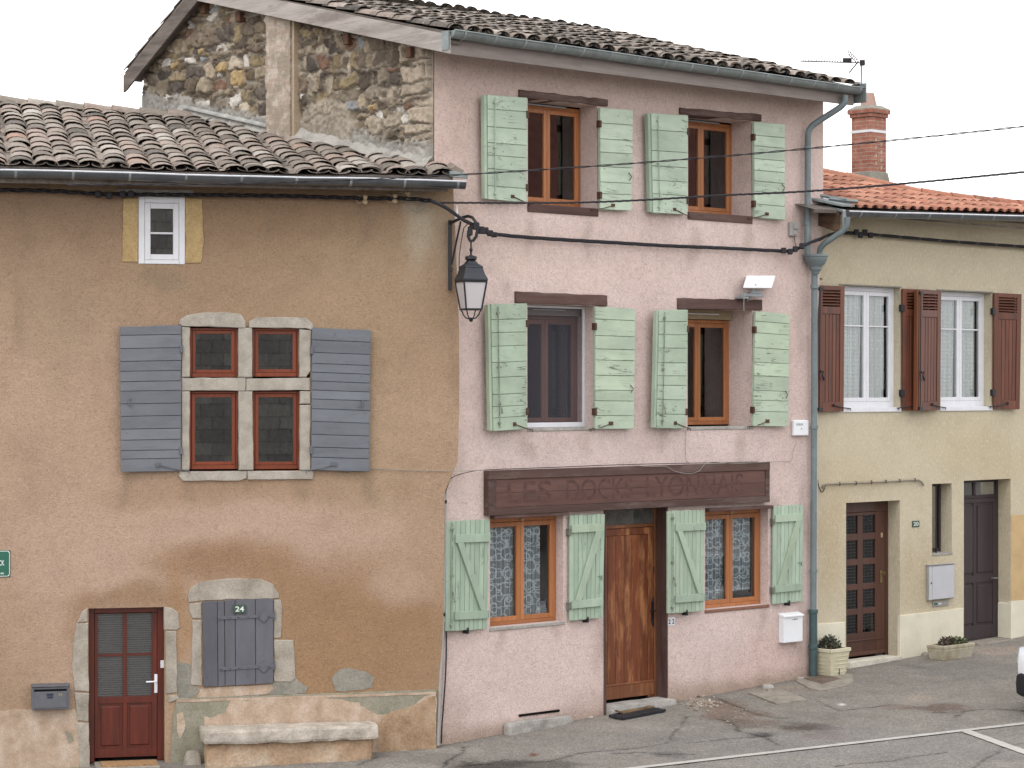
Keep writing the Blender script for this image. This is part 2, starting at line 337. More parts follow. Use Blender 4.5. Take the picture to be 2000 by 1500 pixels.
# ------------------------------------------------------------------ mesh builder and object tree
class MB:
    def __init__(s, fr=WORLD): s.fr = fr; s.v = []; s.f = []; s.r = []; s.col = None; s.dorec = True
    def add(s, pts, faces, rnd=None):
        b = len(s.v); r = R() if rnd is None else rnd
        s.v += [s.fr.w(*p) for p in pts]
        for f in faces: s.f.append(tuple(b+i for i in f)); s.r.append(r)
        return s
    def hexa(s, p, rnd=None):                    # p: 4 front then 4 back corners (ccw)
        return s.add(p, [(0,1,2,3), (7,6,5,4), (0,4,5,1), (1,5,6,2), (2,6,7,3), (3,7,4,0)], rnd)
    def box(s, x0, x1, y0, y1, z0, z1, rnd=None):
        return s.hexa([(x0,y0,z0),(x1,y0,z0),(x1,y0,z1),(x0,y0,z1),(x0,y1,z0),(x1,y1,z0),(x1,y1,z1),(x0,y1,z1)], rnd)
    def prism(s, poly, y0, y1, rnd=None, inset=0.0):
        n = len(poly)
        cx = sum(p[0] for p in poly)/n; cz = sum(p[1] for p in poly)/n
        if inset:
            fr = [(cx+(x-cx)*(1-inset/max(0.05, math.hypot(x-cx, z-cz))), y0, cz+(z-cz)*(1-inset/max(0.05, math.hypot(x-cx, z-cz)))) for x, z in poly]
            mid = [(x, y0+inset*0.8, z) for x, z in poly]
            pts = fr + mid + [(x, y1, z) for x, z in poly]
            fs = [tuple(range(n)), tuple(range(3*n-1, 2*n-1, -1))]
            for k in (0, n):
                fs += [(k+i, k+n+i, k+n+(i+1) % n, k+(i+1) % n) for i in range(n)]
            return s.add(pts, fs, rnd)
        pts = [(x, y0, z) for x, z in poly] + [(x, y1, z) for x, z in poly]
        fs = [tuple(range(n)), tuple(range(2*n-1, n-1, -1))] + [(i, n+i, n+(i+1) % n, (i+1) % n) for i in range(n)]
        return s.add(pts, fs, rnd)
    def tube(s, pts, r, n=8, rnd=None, caps=True):
        pts = [Vector(p) for p in pts]; rings = []; m = len(pts)
        rr = r if isinstance(r, (list, tuple)) else [r]*m
        for i in range(m):
            t = (pts[min(i+1, m-1)] - pts[max(i-1, 0)]).normalized()
            a = t.cross(Vector((0, 0, 1)))
            if a.length < 0.15: a = t.cross(Vector((1, 0, 0)))
            if rings and a.dot(la) < 0: a = -a
            a.normalize(); b = t.cross(a); la = a
            rings.append([pts[i] + (a*math.cos(2*math.pi*k/n) + b*math.sin(2*math.pi*k/n))*rr[i] for k in range(n)])
        P = [tuple(p) for rg in rings for p in rg]; fs = []
        for i in range(m-1):
            for k in range(n):
                k2 = (k+1) % n; fs.append((i*n+k, i*n+k2, (i+1)*n+k2, (i+1)*n+k))
        if caps: fs += [tuple(range(n)), tuple(range((m-1)*n, m*n))]
        return s.add(P, fs, rnd)
    def lathe(s, prof, cx, cy, n=20, rnd=None, rot=0.0):
        P = []; fs = []
        for r, z in prof:
            for k in range(n):
                a = 2*math.pi*k/n + rot; P.append((cx+r*math.cos(a), cy+r*math.sin(a), z))
        for i in range(len(prof)-1):
            for k in range(n):
                k2 = (k+1) % n; fs.append((i*n+k, i*n+k2, (i+1)*n+k2, (i+1)*n+k))
        fs += [tuple(range(n)), tuple(range((len(prof)-1)*n, len(prof)*n))]
        return s.add(P, fs, rnd)
    def build(s, name, mat, parent=None, bevel=0.0, smooth=False, seg=1, recalc=True, solid=0.0):
        me = bpy.data.meshes.new(name)
        if parent is not None:
            inv = ROOT[parent.name].inverted(); vs = [inv @ v for v in s.v]
        else: vs = s.v
        me.from_pydata([tuple(v) for v in vs], [], s.f)
        a = me.attributes.new('rnd', 'FLOAT', 'FACE'); a.data.foreach_set('value', s.r)
        if s.col is not None:
            c = me.attributes.new('paint', 'FLOAT_COLOR', 'POINT'); c.data.foreach_set('color', [x for q in s.col for x in q])
        if recalc:
            bm = bmesh.new(); bm.from_mesh(me); bmesh.ops.recalc_face_normals(bm, faces=bm.faces); bm.to_mesh(me); bm.free()
        if smooth:
            me.polygons.foreach_set('use_smooth', [True]*len(me.polygons))
        me.materials.append(mat)
        o = bpy.data.objects.new(name, me); bpy.context.collection.objects.link(o)
        if parent is not None: o.parent = parent; ROOT[o.name] = ROOT[parent.name]
        if smooth and bevel == 0:
            md = o.modifiers.new('edges', 'EDGE_SPLIT'); md.split_angle = math.radians(38)
        if bevel:
            md = o.modifiers.new('bevel', 'BEVEL'); md.width = bevel; md.segments = seg; md.limit_method = 'ANGLE'; md.angle_limit = math.radians(40); md.use_clamp_overlap = True
        return o
ROOT = {}
def tag(o, label=None, cat=None, group=None, kind=None):
    for k, v in (('label', label), ('category', cat), ('group', group), ('kind', kind)):
        if v: o[k] = v
    return o
def thing(name, label, cat, fr, x, y, z, group=None):
    o = bpy.data.objects.new(name, None); bpy.context.collection.objects.link(o)
    p = fr.w(x, y, z); o.location = p; o.rotation_euler = (0, 0, fr.ang); o.empty_display_size = 0.2
    ROOT[o.name] = Matrix.Translation(p) @ Matrix.Rotation(fr.ang, 4, 'Z')
    return tag(o, label, cat, group)
def single(mb, name, mat, label, cat, fr, x, y, z, group=None, **kw):
    """a thing of one mesh, its origin at its own base"""
    Mx = Matrix.Translation(fr.w(x, y, z)) @ Matrix.Rotation(fr.ang, 4, 'Z')
    inv = Mx.inverted(); mb.v = [inv @ v for v in mb.v]
    o = mb.build(name, mat, None, **kw); o.matrix_world = Mx; ROOT[o.name] = Mx
    return tag(o, label, cat, group)

class Panel:
    """a leaf hung on a wall, given by its four photo corners and how far each side stands off the wall"""
    def __init__(s, fr, TL, TR, BL, BR, offL, offR, thick=0.04):
        s.fr = fr
        L1, T1 = fr.st(TL[0], TL[1], offL); L2, B1 = fr.st(BL[0], BL[1], offL)
        R1, T2 = fr.st(TR[0], TR[1], offR); R2, B2 = fr.st(BR[0], BR[1], offR)
        s.c = [(L1, offL, T1), (R1, offR, T2), (L2, offL, B1), (R2, offR, B2)]; s.t = thick
        s.w = abs(R1-L1); s.h = abs(T1-B1)
    def p(s, a, b, c):                           # a 0..1 left-right, b 0..1 bottom-top, c metres outwards from the front face
        tl, tr, bl, br = s.c
        q = [((tl[i]*(1-a)+tr[i]*a)*b + (bl[i]*(1-a)+br[i]*a)*(1-b)) for i in range(3)]
        return (q[0], -(q[1]+c), q[2])
    def box(s, mb, a0, a1, b0, b1, c0, c1, rnd=None):
        P = s.p
        return mb.hexa([P(a0,b0,c1),P(a1,b0,c1),P(a1,b1,c1),P(a0,b1,c1),P(a0,b0,c0),P(a1,b0,c0),P(a1,b1,c0),P(a0,b1,c0)], rnd)

def text_mb(mb, txt, x0, x1, z0, z1, y, ext=0.002, bold=0.0, spacing=1.0):
    cu = bpy.data.curves.new('t', 'FONT'); cu.body = txt; cu.extrude = 0.0; cu.offset = bold; cu.space_character = spacing
    o = bpy.data.objects.new('t', cu); bpy.context.collection.objects.link(o)
    dg = bpy.context.evaluated_depsgraph_get(); dg.update(); me = bpy.data.meshes.new_from_object(o.evaluated_get(dg))
    vs = [v.co.copy() for v in me.vertices]; fs = [tuple(p.vertices) for p in me.polygons]
    xa = min(v.x for v in vs); xb = max(v.x for v in vs); ya = min(v.y for v in vs); yb = max(v.y for v in vs)
    pts = [(x0+(v.x-xa)/(xb-xa)*(x1-x0), y, z0+(v.y-ya)/(yb-ya)*(z1-z0)) for v in vs]
    mb.add(pts, fs)
    bpy.data.objects.remove(o); bpy.data.curves.remove(cu); bpy.data.meshes.remove(me)
    return mb

# ------------------------------------------------------------------ painted weathering of the big walls
def L3(c): return np.array(c[:3])
def painter(base, blobs, warp=28.0):
    base = L3(base)
    def f(p):
        u, v = project(p)
        q = Vector((p[0]*0.9, p[1]*0.9, p[2]*0.9)); n1 = mnoise.noise(q); n2 = mnoise.noise(q*2.7+Vector((9, 3, 1)))
        uu = u + warp*(n1*1.3+n2*0.7); vv = v + warp*(mnoise.noise(q+Vector((5, 5, 5)))*1.3-n2*0.6)
        c = base.copy()
        for (bu, bv, ru, rv, col, s) in blobs:
            d = ((uu-bu)/ru)**2 + ((vv-bv)/rv)**2
            if d < 6:
                w = s*math.exp(-d*d*0.5) ; c = c*(1-w) + L3(col)*w
        return (c[0], c[1], c[2], 1.0)
    return f
def wall_grid(fr, mb, x0, x1, z0, z1, holes, paint, step=0.14, right=None, bottom=None):
    """front of a wall at y = 0 with openings cut out; holes: (x0,x1,z0,z1,depth[,y extra])"""
    xs = {x0, x1}; zs = {z0, z1}
    for h in holes: xs |= {h[0], h[1]}; zs |= {h[2], h[3]}
    def fill(vals):
        vals = sorted(vals); out = []
        for a, b in zip(vals, vals[1:]):
            if b-a < 1e-5: continue
            n = max(1, int(round((b-a)/step))); out += [a+(b-a)*i/n for i in range(n)]
        return out+[vals[-1]]
    xs = fill(xs); zs = fill(zs); nx = len(xs); nz = len(zs); pts = []; lastfix = max([h[1] for h in holes] + [x0])
    for z in zs:
        for x in xs:
            xx = x
            if right and x > lastfix+1e-6: xx = lastfix + (x-lastfix)/(x1-lastfix)*(right(z)-lastfix)
            pts.append((xx, 0.0, z))
    fs = []
    for j in range(nz-1):
        for i in range(nx-1):
            cx = (xs[i]+xs[i+1])/2; cz = (zs[j]+zs[j+1])/2
            if any(h[0] < cx < h[1] and h[2] < cz < h[3] for h in holes): continue
            fs.append((j*nx+i, j*nx+i+1, (j+1)*nx+i+1, (j+1)*nx+i))
    mb.add(pts, fs, 0.5)
    for h in holes:                               # reveals
        a, b, c, d, dep = h[:5]
        for q in ([(a,0,c),(a,0,d),(a,dep,d),(a,dep,c)], [(b,0,c),(b,0,d),(b,dep,d),(b,dep,c)], [(a,0,d),(b,0,d),(b,dep,d),(a,dep,d)], [(a,0,c),(b,0,c),(b,dep,c),(a,dep,c)]):
            mb.add(q, [(0, 1, 2, 3)], 0.5)
    mb.col = [paint(v) for v in mb.v]
def shell(fr, mb, x0, x1, y1, z0, z1, paint):
    """the other sides of the house"""
    for q in ([(x0,0,z0),(x0,y1,z0),(x0,y1,z1),(x0,0,z1)], [(x1,0.0,z0),(x1,y1,z0),(x1,y1,z1),(x1,0.0,z1)], [(x0,y1,z0),(x1,y1,z0),(x1,y1,z1),(x0,y1,z1)]):
        mb.add(q, [(0, 1, 2, 3)], 0.5)
    mb.col += [paint(v) for v in mb.v[len(mb.col):]]
def depth_for(fr, u_out, u_in):
    s = fr.st(u_out, 700)[0]; off = 0.0
    for _ in range(30):
        e = fr.st(u_in, 700, -off)[0] - s
        off += -e*0.5 if False else 0.0
        lo, hi = 0.0, 1.5
        for _ in range(40):
            mid = (lo+hi)/2
            if fr.st(u_in, 700, -mid)[0] < s: lo = mid
            else: hi = mid
        return (lo+hi)/2
    return off

# ------------------------------------------------------------------ shared parts
def casement(house, fr, x0, x1, z0, z1, y, fmat, name='window', glassm=None, bars=(), fw=0.045, sw=0.055, leaves=2, bottom=0.07, label=None):
    glassm = glassm or GLASS
    m = MB(fr)
    e = 0.002
    m.box(x0+e, x0+fw, y, y+0.07, z0+e, z1-e); m.box(x1-fw, x1-e, y, y+0.07, z0+e, z1-e)
    m.box(x0+fw, x1-fw, y+0.001, y+0.069, z1-fw, z1-e); m.box(x0+fw, x1-fw, y-0.012, y+0.069, z0+e, z0+bottom)
    w = m.build(name, fmat, house, bevel=0.004)
    if label: w['label'] = label
    L = x0+fw; Rr = x1-fw; wd = (Rr-L)/leaves
    for i in range(leaves):
        a = L+wd*i+0.002; b = L+wd*(i+1)-0.002; s = MB(fr); yy = y+0.004
        s.box(a, a+sw, yy-0.012, yy+0.045, z0+bottom+0.002, z1-fw-0.002); s.box(b-sw, b, yy-0.012, yy+0.045, z0+bottom+0.002, z1-fw-0.002)
        s.box(a+sw, b-sw, yy-0.011, yy+0.044, z1-fw-0.002-sw, z1-fw-0.002); s.box(a+sw, b-sw, yy-0.011, yy+0.044, z0+bottom+0.002, z0+bottom+sw)
        for bz in bars:
            zz = z0+bottom+(z1-z0-bottom-fw)*bz; s.box(a+sw, b-sw, yy-0.006, yy+0.03, zz-0.011, zz+0.011)
        s.build('sash', fmat, w, bevel=0.004)
        g = MB(fr); g.add([(a+sw-.003, yy+0.015, z0+bottom), (b-sw+.003, yy+0.015, z0+bottom), (b-sw+.003, yy+0.015, z1-fw-sw+.002), (a+sw-.003, yy+0.015, z1-fw-sw+.002)], [(0, 1, 2, 3)])
        g.build('pane', glassm, w, recalc=False)
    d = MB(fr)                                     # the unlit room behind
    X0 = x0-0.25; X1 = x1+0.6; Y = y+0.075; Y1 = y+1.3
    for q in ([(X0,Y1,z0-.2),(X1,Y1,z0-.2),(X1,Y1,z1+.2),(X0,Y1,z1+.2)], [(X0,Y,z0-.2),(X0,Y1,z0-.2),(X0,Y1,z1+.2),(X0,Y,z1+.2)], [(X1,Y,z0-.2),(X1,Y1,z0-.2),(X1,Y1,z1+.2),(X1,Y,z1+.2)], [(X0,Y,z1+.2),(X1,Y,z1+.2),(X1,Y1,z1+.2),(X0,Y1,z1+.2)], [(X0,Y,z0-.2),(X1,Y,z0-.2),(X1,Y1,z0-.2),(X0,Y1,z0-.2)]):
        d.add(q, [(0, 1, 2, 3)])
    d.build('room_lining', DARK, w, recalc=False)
    return w

def hook(mb, fr, p0, p1, r=0.006):
    mb.tube([p0, ((p0[0]+p1[0])/2, (p0[1]+p1[1])/2-0.02, (p0[2]+p1[2])/2-0.01), p1], r, 6)
    mb.tube([(p1[0], p1[1]+0.04, p1[2]), (p1[0], p1[1]-0.02, p1[2]), (p1[0], p1[1]-0.02, p1[2]-0.03)], r, 6)

def plank_shutter(house, pan, mat, horiz=True, n=8, rod_a=0.12, latch_b=0.2, side='L', dark=RUST, label=None, ledges=None, rodmat=None, stay=True):
    m = MB(pan.fr); t = pan.t
    if horiz:
        # boards across, in irregular widths; upright boards behind
        cuts = [0.0]; k = n
        ws = [U(0.75, 1.25) for _ in range(n)]; tot = sum(ws)
        for w_ in ws: cuts.append(cuts[-1]+w_/tot)
        g = 0.0035/pan.h
        for a, b in zip(cuts, cuts[1:]):
            j0 = U(-0.003, 0.003); pan.box(m, 0.0+U(0, .004), 1.0-U(0, .01), a+(g if a > 0 else 0), b-(g if b < 1 else 0), -0.02, U(-0.003, 0.002))
        vk = 4
        for i in range(vk): pan.box(m, i/vk+0.004, (i+1)/vk-0.004, U(-.008, .004), 1+U(-.006, .006), -0.045, -0.021)
    else:
        g = 0.003/pan.w
        for i in range(n): pan.box(m, i/n+g, (i+1)/n-g, U(-.004, .003), 1+U(-.003, .005), -0.028, U(-0.002, 0.001))
    s = m.build('shutter', mat, house, bevel=0.003)
    if label: s['label'] = label
    if ledges:
        for (b0, b1) in ledges['bars']:
            l = MB(pan.fr); pan.box(l, ledges['a'][0], ledges['a'][1], b0, b1, 0.003, 0.028); l.build('ledge', mat, s, bevel=0.003)
        (a0, b0), (a1, b1) = ledges['brace']; hw = 0.05/pan.w*1.1
        l = MB(pan.fr); P = pan.p
        l.hexa([P(a0-hw,b0,.0285),P(a0+hw,b0,.0285),P(a1+hw,b1,.0285),P(a1-hw,b1,.0285),P(a0-hw,b0,.0032),P(a0+hw,b0,.0032),P(a1+hw,b1,.0032),P(a1-hw,b1,.0032)])
        l.build('brace', mat, s, bevel=0.003)
    h = MB(pan.fr)
    ha = 1.0 if side == 'L' else 0.0; d_ = -1 if side == 'L' else 1
    for b in (0.14, 0.84):                        # hinge knuckles at the jamb
        x, y, z = pan.p(ha, b, 0.0); h = MB(pan.fr); h.box(x-0.02, x+0.02, y-0.012, y+0.05, z-0.045, z+0.045); h.build('hinge', dark, s, bevel=0.003)
    if rod_a is not None:
        rr = MB(pan.fr); rr.tube([pan.p(rod_a, 0.02, 0.018), pan.p(rod_a, 0.98, 0.018)], 0.007, 6)
        for b in (0.06, 0.5, 0.93): pan.box(rr, rod_a-0.03, rod_a+0.03, b-0.008, b+0.008, 0.0, 0.028)
        q = pan.p(rod_a, latch_b, 0.03)
        rr.tube([q, (q[0]+0.01, q[1]-0.01, q[2]-0.05), (q[0]+0.03, q[1]-0.01, q[2]-0.13)], [0.009, 0.008, 0.014], 6)
        rr.build('espagnolette', rodmat or dark, s)
    if stay:
        st_ = MB(pan.fr); q = pan.p(0.62 if side == 'L' else 0.40, 0.045, 0.012)
        p1 = (q[0]+(0.36 if side == 'L' else -0.34), -0.03, q[2]-0.075)
        hook(st_, pan.fr, q, p1); pan.box(st_, (0.58 if side == 'L' else 0.34), (0.66 if side == 'L' else 0.44), 0.03, 0.06, 0, 0.012)
        st_.build('stay', dark, s)
    return s

def gutter(house, fr, p0, p1, r, mat, straps=0.9, name='gutter', wob=0.0):
    p0 = Vector(p0); p1 = Vector(p1); m = MB(fr); N = 12; pts = []; fs = []; K = max(2, int((p1-p0).length/0.45))
    def prof(i, rr):
        a = math.pi*(i/N); return (-rr*math.cos(a), -rr*math.sin(a))     # y, z : open upwards
    for k in range(K+1):
        q = p0.lerp(p1, k/K); dz = wob*mnoise.noise(Vector((k*0.7, 1.3, 0)))
        for rr in (r, r-0.006):
            for i in range(N+1):
                y, z = prof(i, rr); pts.append((q.x, q.y+y, q.z+z+dz))
    W = 2*(N+1)
    for k in range(K):
        for i in range(N):
            a = k*W+i; fs.append((a, a+1, a+W+1, a+W)); b = a+N+1; fs.append((b, b+W, b+W+1, b+1))
        for e in (0, N): fs.append((k*W+e, (k+1)*W+e, (k+1)*W+e+N+1, k*W+e+N+1))
    for k in (0, K):
        fs.append(tuple(k*W+i for i in range(N+1)))
    m.add(pts, fs)
    # rolled lip at the front
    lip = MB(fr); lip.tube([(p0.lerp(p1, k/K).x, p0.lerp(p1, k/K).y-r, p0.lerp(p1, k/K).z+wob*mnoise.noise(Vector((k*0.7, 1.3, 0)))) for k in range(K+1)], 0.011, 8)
    g = m.build(name, mat, house, smooth=True); lip.build('lip', LIP_HIGHLIGHT if mat is ZINC_DARK else mat, g, smooth=True)
    s = MB(fr); L = (p1-p0).length; n = int(L/straps)
    for i in range(n+1):
        q = p0.lerp(p1, min(1, (i+0.35)/(n+0.5)))
        arc = []
        for rr in (r+0.008, r+0.001):
            arc += [(prof(j, rr)) for j in range(N+1)]
        P = [(q.x-0.014, q.y+y, q.z+z+0.004) for y, z in arc] + [(q.x+0.014, q.y+y, q.z+z+0.004) for y, z in arc]
        f2 = []; H = N+1
        for j in range(N):
            f2 += [(j, j+1, 2*H+j+1, 2*H+j), (H+j, 3*H+j, 3*H+j+1, H+j+1), (j, H+j, H+j+1, j+1), (2*H+j, 2*H+j+1, 3*H+j+1, 3*H+j)]
        s = MB(fr); s.add(P, f2); s.build('strap', ZINC_LIGHT, g)
    return g

def canal_tiles(mb, mp, x0, x1, W, pitch=0.27, expo=0.36, r=0.098, keep=None, sag=0.02, flat=0.62, jit=1.0, seg=6, stagger=0.0, lift=0.011):
    """two layers of half-round tiles; mp(x, w, h) -> point of the roof slope"""
    nrow = int(W/expo)+1; nc = int((x1-x0)/pitch)+1
    def tile(x, w, cover, rnd):
        ln = expo*1.32; rf = r*(1.06 if cover else 0.98); rb = rf*0.84
        base = 0.030 if cover else 0.018; tilt = lift
        dx = U(-.012, .012)*jit; rot = U(-.018, .018)*jit; dh = U(-.004, .008)*jit
        pts = []
        for (ww, rr, hh) in ((w, rf, base+tilt+dh), (w+ln, rb, base)):
            for th in (0.0, 0.011):
                for k in range(seg+1):
                    a = math.pi*k/seg; c = -math.cos(a)*(rr-th); s_ = math.sin(a)*(rr-th)*flat*1.1
                    h = hh+s_ if cover else hh+0.040-s_*.62
                    pts.append(mp(x+dx+c+rot*(ww-w), ww, h))
        n = seg+1; fs = []
        for k in range(seg):
            fs.append((k, k+1, 2*n+k+1, 2*n+k)); fs.append((n+k, 3*n+k, 3*n+k+1, n+k+1)); fs.append((k, n+k, n+k+1, k+1))
        fs += [(0, 2*n, 3*n, n), (seg, n+seg, 3*n+seg, 2*n+seg)]
        mb.add(pts, fs, rnd)
    colo = [stagger*((i*0.37) % 1.0)*expo for i in range(nc+3)]; colx = [U(-.022, .022)*jit for i in range(nc+3)]
    for j in range(-1, nrow):
        w00 = j*expo + U(-.01, .01)
        for i in range(nc+1):
            x = x0+i*pitch+colx[i]; w0 = max(w00+(colo[i] if j >= 0 else 0.0), 0.0) if j >= 0 else None
            if j < 0:
                if not stagger: continue
                w0 = 0.0
            if x > x1+0.05: continue
            if w0 > W: continue
            if keep and not keep(x, w0): continue
            wj = w0+U(-.02, .02)*jit
            tile(x+pitch/2, wj, False, R()*0.5)
            tile(x, wj+0.0, True, R())
    return nrow

def roof_map(yE, zE, tan, tilt=None):
    L = math.sqrt(1+tan*tan); cp = 1/L; sp = tan/L
    def mp(x, w, h):
        t = tilt(x, w) if tilt else 0.0
        return (x, yE+w*cp-h*sp, zE+w*sp+h*cp+t)
    return mp

def rect(fr, u0, v0, u1, v1, off=0.0):
    vm = (v0+v1)/2; um = (u0+u1)/2
    return fr.st(u0, vm, off)[0], fr.st(u1, vm, off)[0], fr.st(um, v1, off)[1], fr.st(um, v0, off)[1]
def pxpoly(fr, pts, off=0.0): return [fr.st(u, v, off) for u, v in pts]
def ragged(poly, step=0.05, amp=0.012, seed=0.0):
    out = []; n = len(poly)
    for i in range(n):
        a = poly[i]; b = poly[(i+1) % n]; L = math.hypot(b[0]-a[0], b[1]-a[1]); k = max(1, int(L/step))
        for j in range(k):
            t = j/k; x = a[0]+(b[0]-a[0])*t; z = a[1]+(b[1]-a[1])*t
            q = Vector((x*7+seed, z*7, seed)); w = 0.5 if j == 0 else 1.0
            out.append((x+amp*w*(mnoise.noise(q)*1.6+mnoise.noise(q*3.1)*0.8), z+amp*w*(mnoise.noise(q+Vector((4, 7, 2)))*1.6+mnoise.noise(q*3.3)*0.8)))
    return out
def slab_px(house, fr, pts, name, mat, y0, y1, rag=0.0, inset=0.0, bevel=0.0, step=0.05, label=None, seed=0.0):
    poly = pxpoly(fr, pts, -y0)
    if rag: poly = ragged(poly, step, rag, seed)
    m = MB(fr); m.prism(poly, y0, y1, inset=inset)
    o = m.build(name, mat, house, bevel=bevel)
    if label: o['label'] = label
    return o
def rock(mb, x0, x1, y0, y1, z0, z1, n=(10, 5, 4), amp=0.02, p=9.0, seed=0.0, fq=4.0, rnd=None):
    cx, cy, cz = (x0+x1)/2, (y0+y1)/2, (z0+z1)/2; hx, hy, hz = (x1-x0)/2, (y1-y0)/2, (z1-z0)/2
    idx = {}; pts = []; fs = []
    def vid(i, j, k):
        key = (i, j, k)
        if key not in idx:
            a = [2*i/n[0]-1, 2*j/n[1]-1, 2*k/n[2]-1]
            h = (hx, hy, hz); mn = min(h)
            nm = sum(abs(t)**p for t in a)**(1/p); mx = max(abs(t) for t in a)
            s_ = mx/nm
            # rounding measured in metres so long blocks keep square ends
            q = [a[t]*h[t] - (a[t]*(1-s_))*min(h[t], mn*1.6) for t in range(3)]
            w = Vector((cx+q[0], cy+q[1], cz+q[2])); nn = mnoise.noise(w*fq+Vector((seed, 0, 0)))+0.5*mnoise.noise(w*fq*2.6)
            dr = Vector((a[0] if abs(a[0]) == 1 else 0, a[1] if abs(a[1]) == 1 else 0, a[2] if abs(a[2]) == 1 else 0))
            pts.append(tuple(w+dr*nn*amp)); idx[key] = len(pts)-1
        return idx[key]
    for ax in range(3):
        o = [t for t in range(3) if t != ax]
        for side in (0, n[ax]):
            for i in range(n[o[0]]):
                for j in range(n[o[1]]):
                    def mk(a, b):
                        t = [0, 0, 0]; t[ax] = side; t[o[0]] = a; t[o[1]] = b; return vid(*t)
                    fs.append((mk(i, j), mk(i+1, j), mk(i+1, j+1), mk(i, j+1)))
    mb.add(pts, fs, rnd)

# ================================================================== tan house on the left
tan_house = thing('stone_trimmed_house', 'tan roughcast old house with mullioned window and sagging canal tile roof, leftmost', 'house', OG, 0, 0, 0)
edge = sorted([(OG.st(u, v)[1], OG.st(u, v)[0]) for u, v in [(884, 345), (890, 470), (897, 650), (897, 800), (894, 900), (869, 960), (866, 1200), (853, 1455), (852, 1560)]])
def right_edge(z):
    if z <= edge[0][0]: return edge[0][1]
    for (za, xa), (zb, xb) in zip(edge, edge[1:]):
        if z <= zb: return xa+(xb-xa)*(z-za)/(zb-za)
    return edge[-1][1]
att = rect(OG, 270, 384, 362, 516); mul = rect(OG, 357, 638, 606, 920); dr = rect(OG, 173, 1187, 322, 1487)
T = lambda r, g, b: C(r, g, b, .94, .76)
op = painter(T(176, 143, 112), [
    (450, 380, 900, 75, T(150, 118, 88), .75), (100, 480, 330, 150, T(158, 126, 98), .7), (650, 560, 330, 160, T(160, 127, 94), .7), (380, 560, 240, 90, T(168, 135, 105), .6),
    (845, 470, 60, 70, T(178, 162, 134), .5), (100, 820, 200, 210, T(184, 150, 124), .85), (560, 1060, 240, 80, T(192, 158, 136), .9), (300, 1060, 260, 110, T(188, 154, 130), .8),
    (850, 760, 60, 300, T(170, 136, 106), .6), (800, 420, 22, 90, T(188, 172, 146), .75), (430, 960, 200, 30, T(164, 128, 96), .65), (150, 1200, 130, 160, T(190, 156, 132), .7),
    (700, 1240, 180, 130, T(160, 120, 82), .9), (600, 1330, 140, 60, T(166, 126, 88), .8), (445, 1105, 130, 34, T(158, 118, 82), .85), (560, 1160, 50, 60, T(162, 122, 84), .7), (250, 1168, 110, 22, T(158, 120, 86), .8), (150, 1250, 22, 90, T(162, 122, 90), .7),
    (820, 1000, 60, 120, T(176, 142, 112), .6), (350, 1200, 16, 80, T(172, 130, 90), .8), (40, 1260, 120, 80, T(178, 144, 116), .6), (700, 700, 130, 240, T(176, 146, 112), .5), (110, 620, 80, 100, T(160, 132, 104), .6), (320, 540, 40, 18, T(140, 122, 96), .6),
    (600, 830, 400, 60, T(186, 152, 122), .3), (780, 1150, 70, 40, T(190, 158, 134), .6)]+[(u, v, 10, l, T(146, 120, 94), .5) for u, v, l in ((316, 545, 30), (285, 535, 20), (360, 960, 30), (480, 962, 26), (600, 958, 24), (240, 950, 30), (720, 950, 26), (60, 460, 60), (160, 430, 40), (560, 430, 36), (700, 440, 40), (95, 1400, 20), (30, 620, 70), (880, 700, 90))])
m = MB(OG)
holes_o = [(att[0], att[1], att[2], att[3], 0.10), (mul[0], mul[1], mul[2], mul[3], 0.28), (dr[0], dr[1], dr[2]-0.3, dr[3], 0.30)]
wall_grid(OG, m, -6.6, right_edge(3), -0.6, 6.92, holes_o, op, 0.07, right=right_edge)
shell(OG, m, -6.6, -0.55, 7.5, -0.6, 6.9, op)
pts = [(right_edge(z), 0, z) for z in np.linspace(-0.6, 6.92, 30)]; b0 = len(m.v)      # the wall's right end
m.add([p for q in pts for p in (q, (q[0]-0.1, 0.5, q[2]))], [(2*i, 2*i+1, 2*i+3, 2*i+2) for i in range(29)], 0.5)
m.col += [op(v) for v in m.v[b0:]]
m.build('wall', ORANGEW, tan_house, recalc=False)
# attic window with ochre painted jambs
a = att
slab_px(tan_house, OG, [(241, 388), (270, 386), (269, 512), (239, 511)], 'painted_jamb', OCHRE, -0.014, 0.05, 0.006, 0.004)
slab_px(tan_house, OG, [(363, 386), (394, 388), (398, 470), (393, 514), (362, 514)], 'painted_jamb', OCHRE, -0.014, 0.05, 0.006, 0.004)
slab_px(tan_house, OG, [(228, 369), (378, 371), (377, 383), (240, 384)], 'cement_band', CEMENT_LIGHT, -0.008, 0.03, 0.006, 0.003)
casement(tan_house, OG, a[0], a[1], a[2], a[3], 0.0, WHITE_PVC, fw=0.075, sw=0.065, leaves=1, bars=(0.47,), bottom=0.05, glassm=GLASS_R, label='small white attic window with one glazing bar')
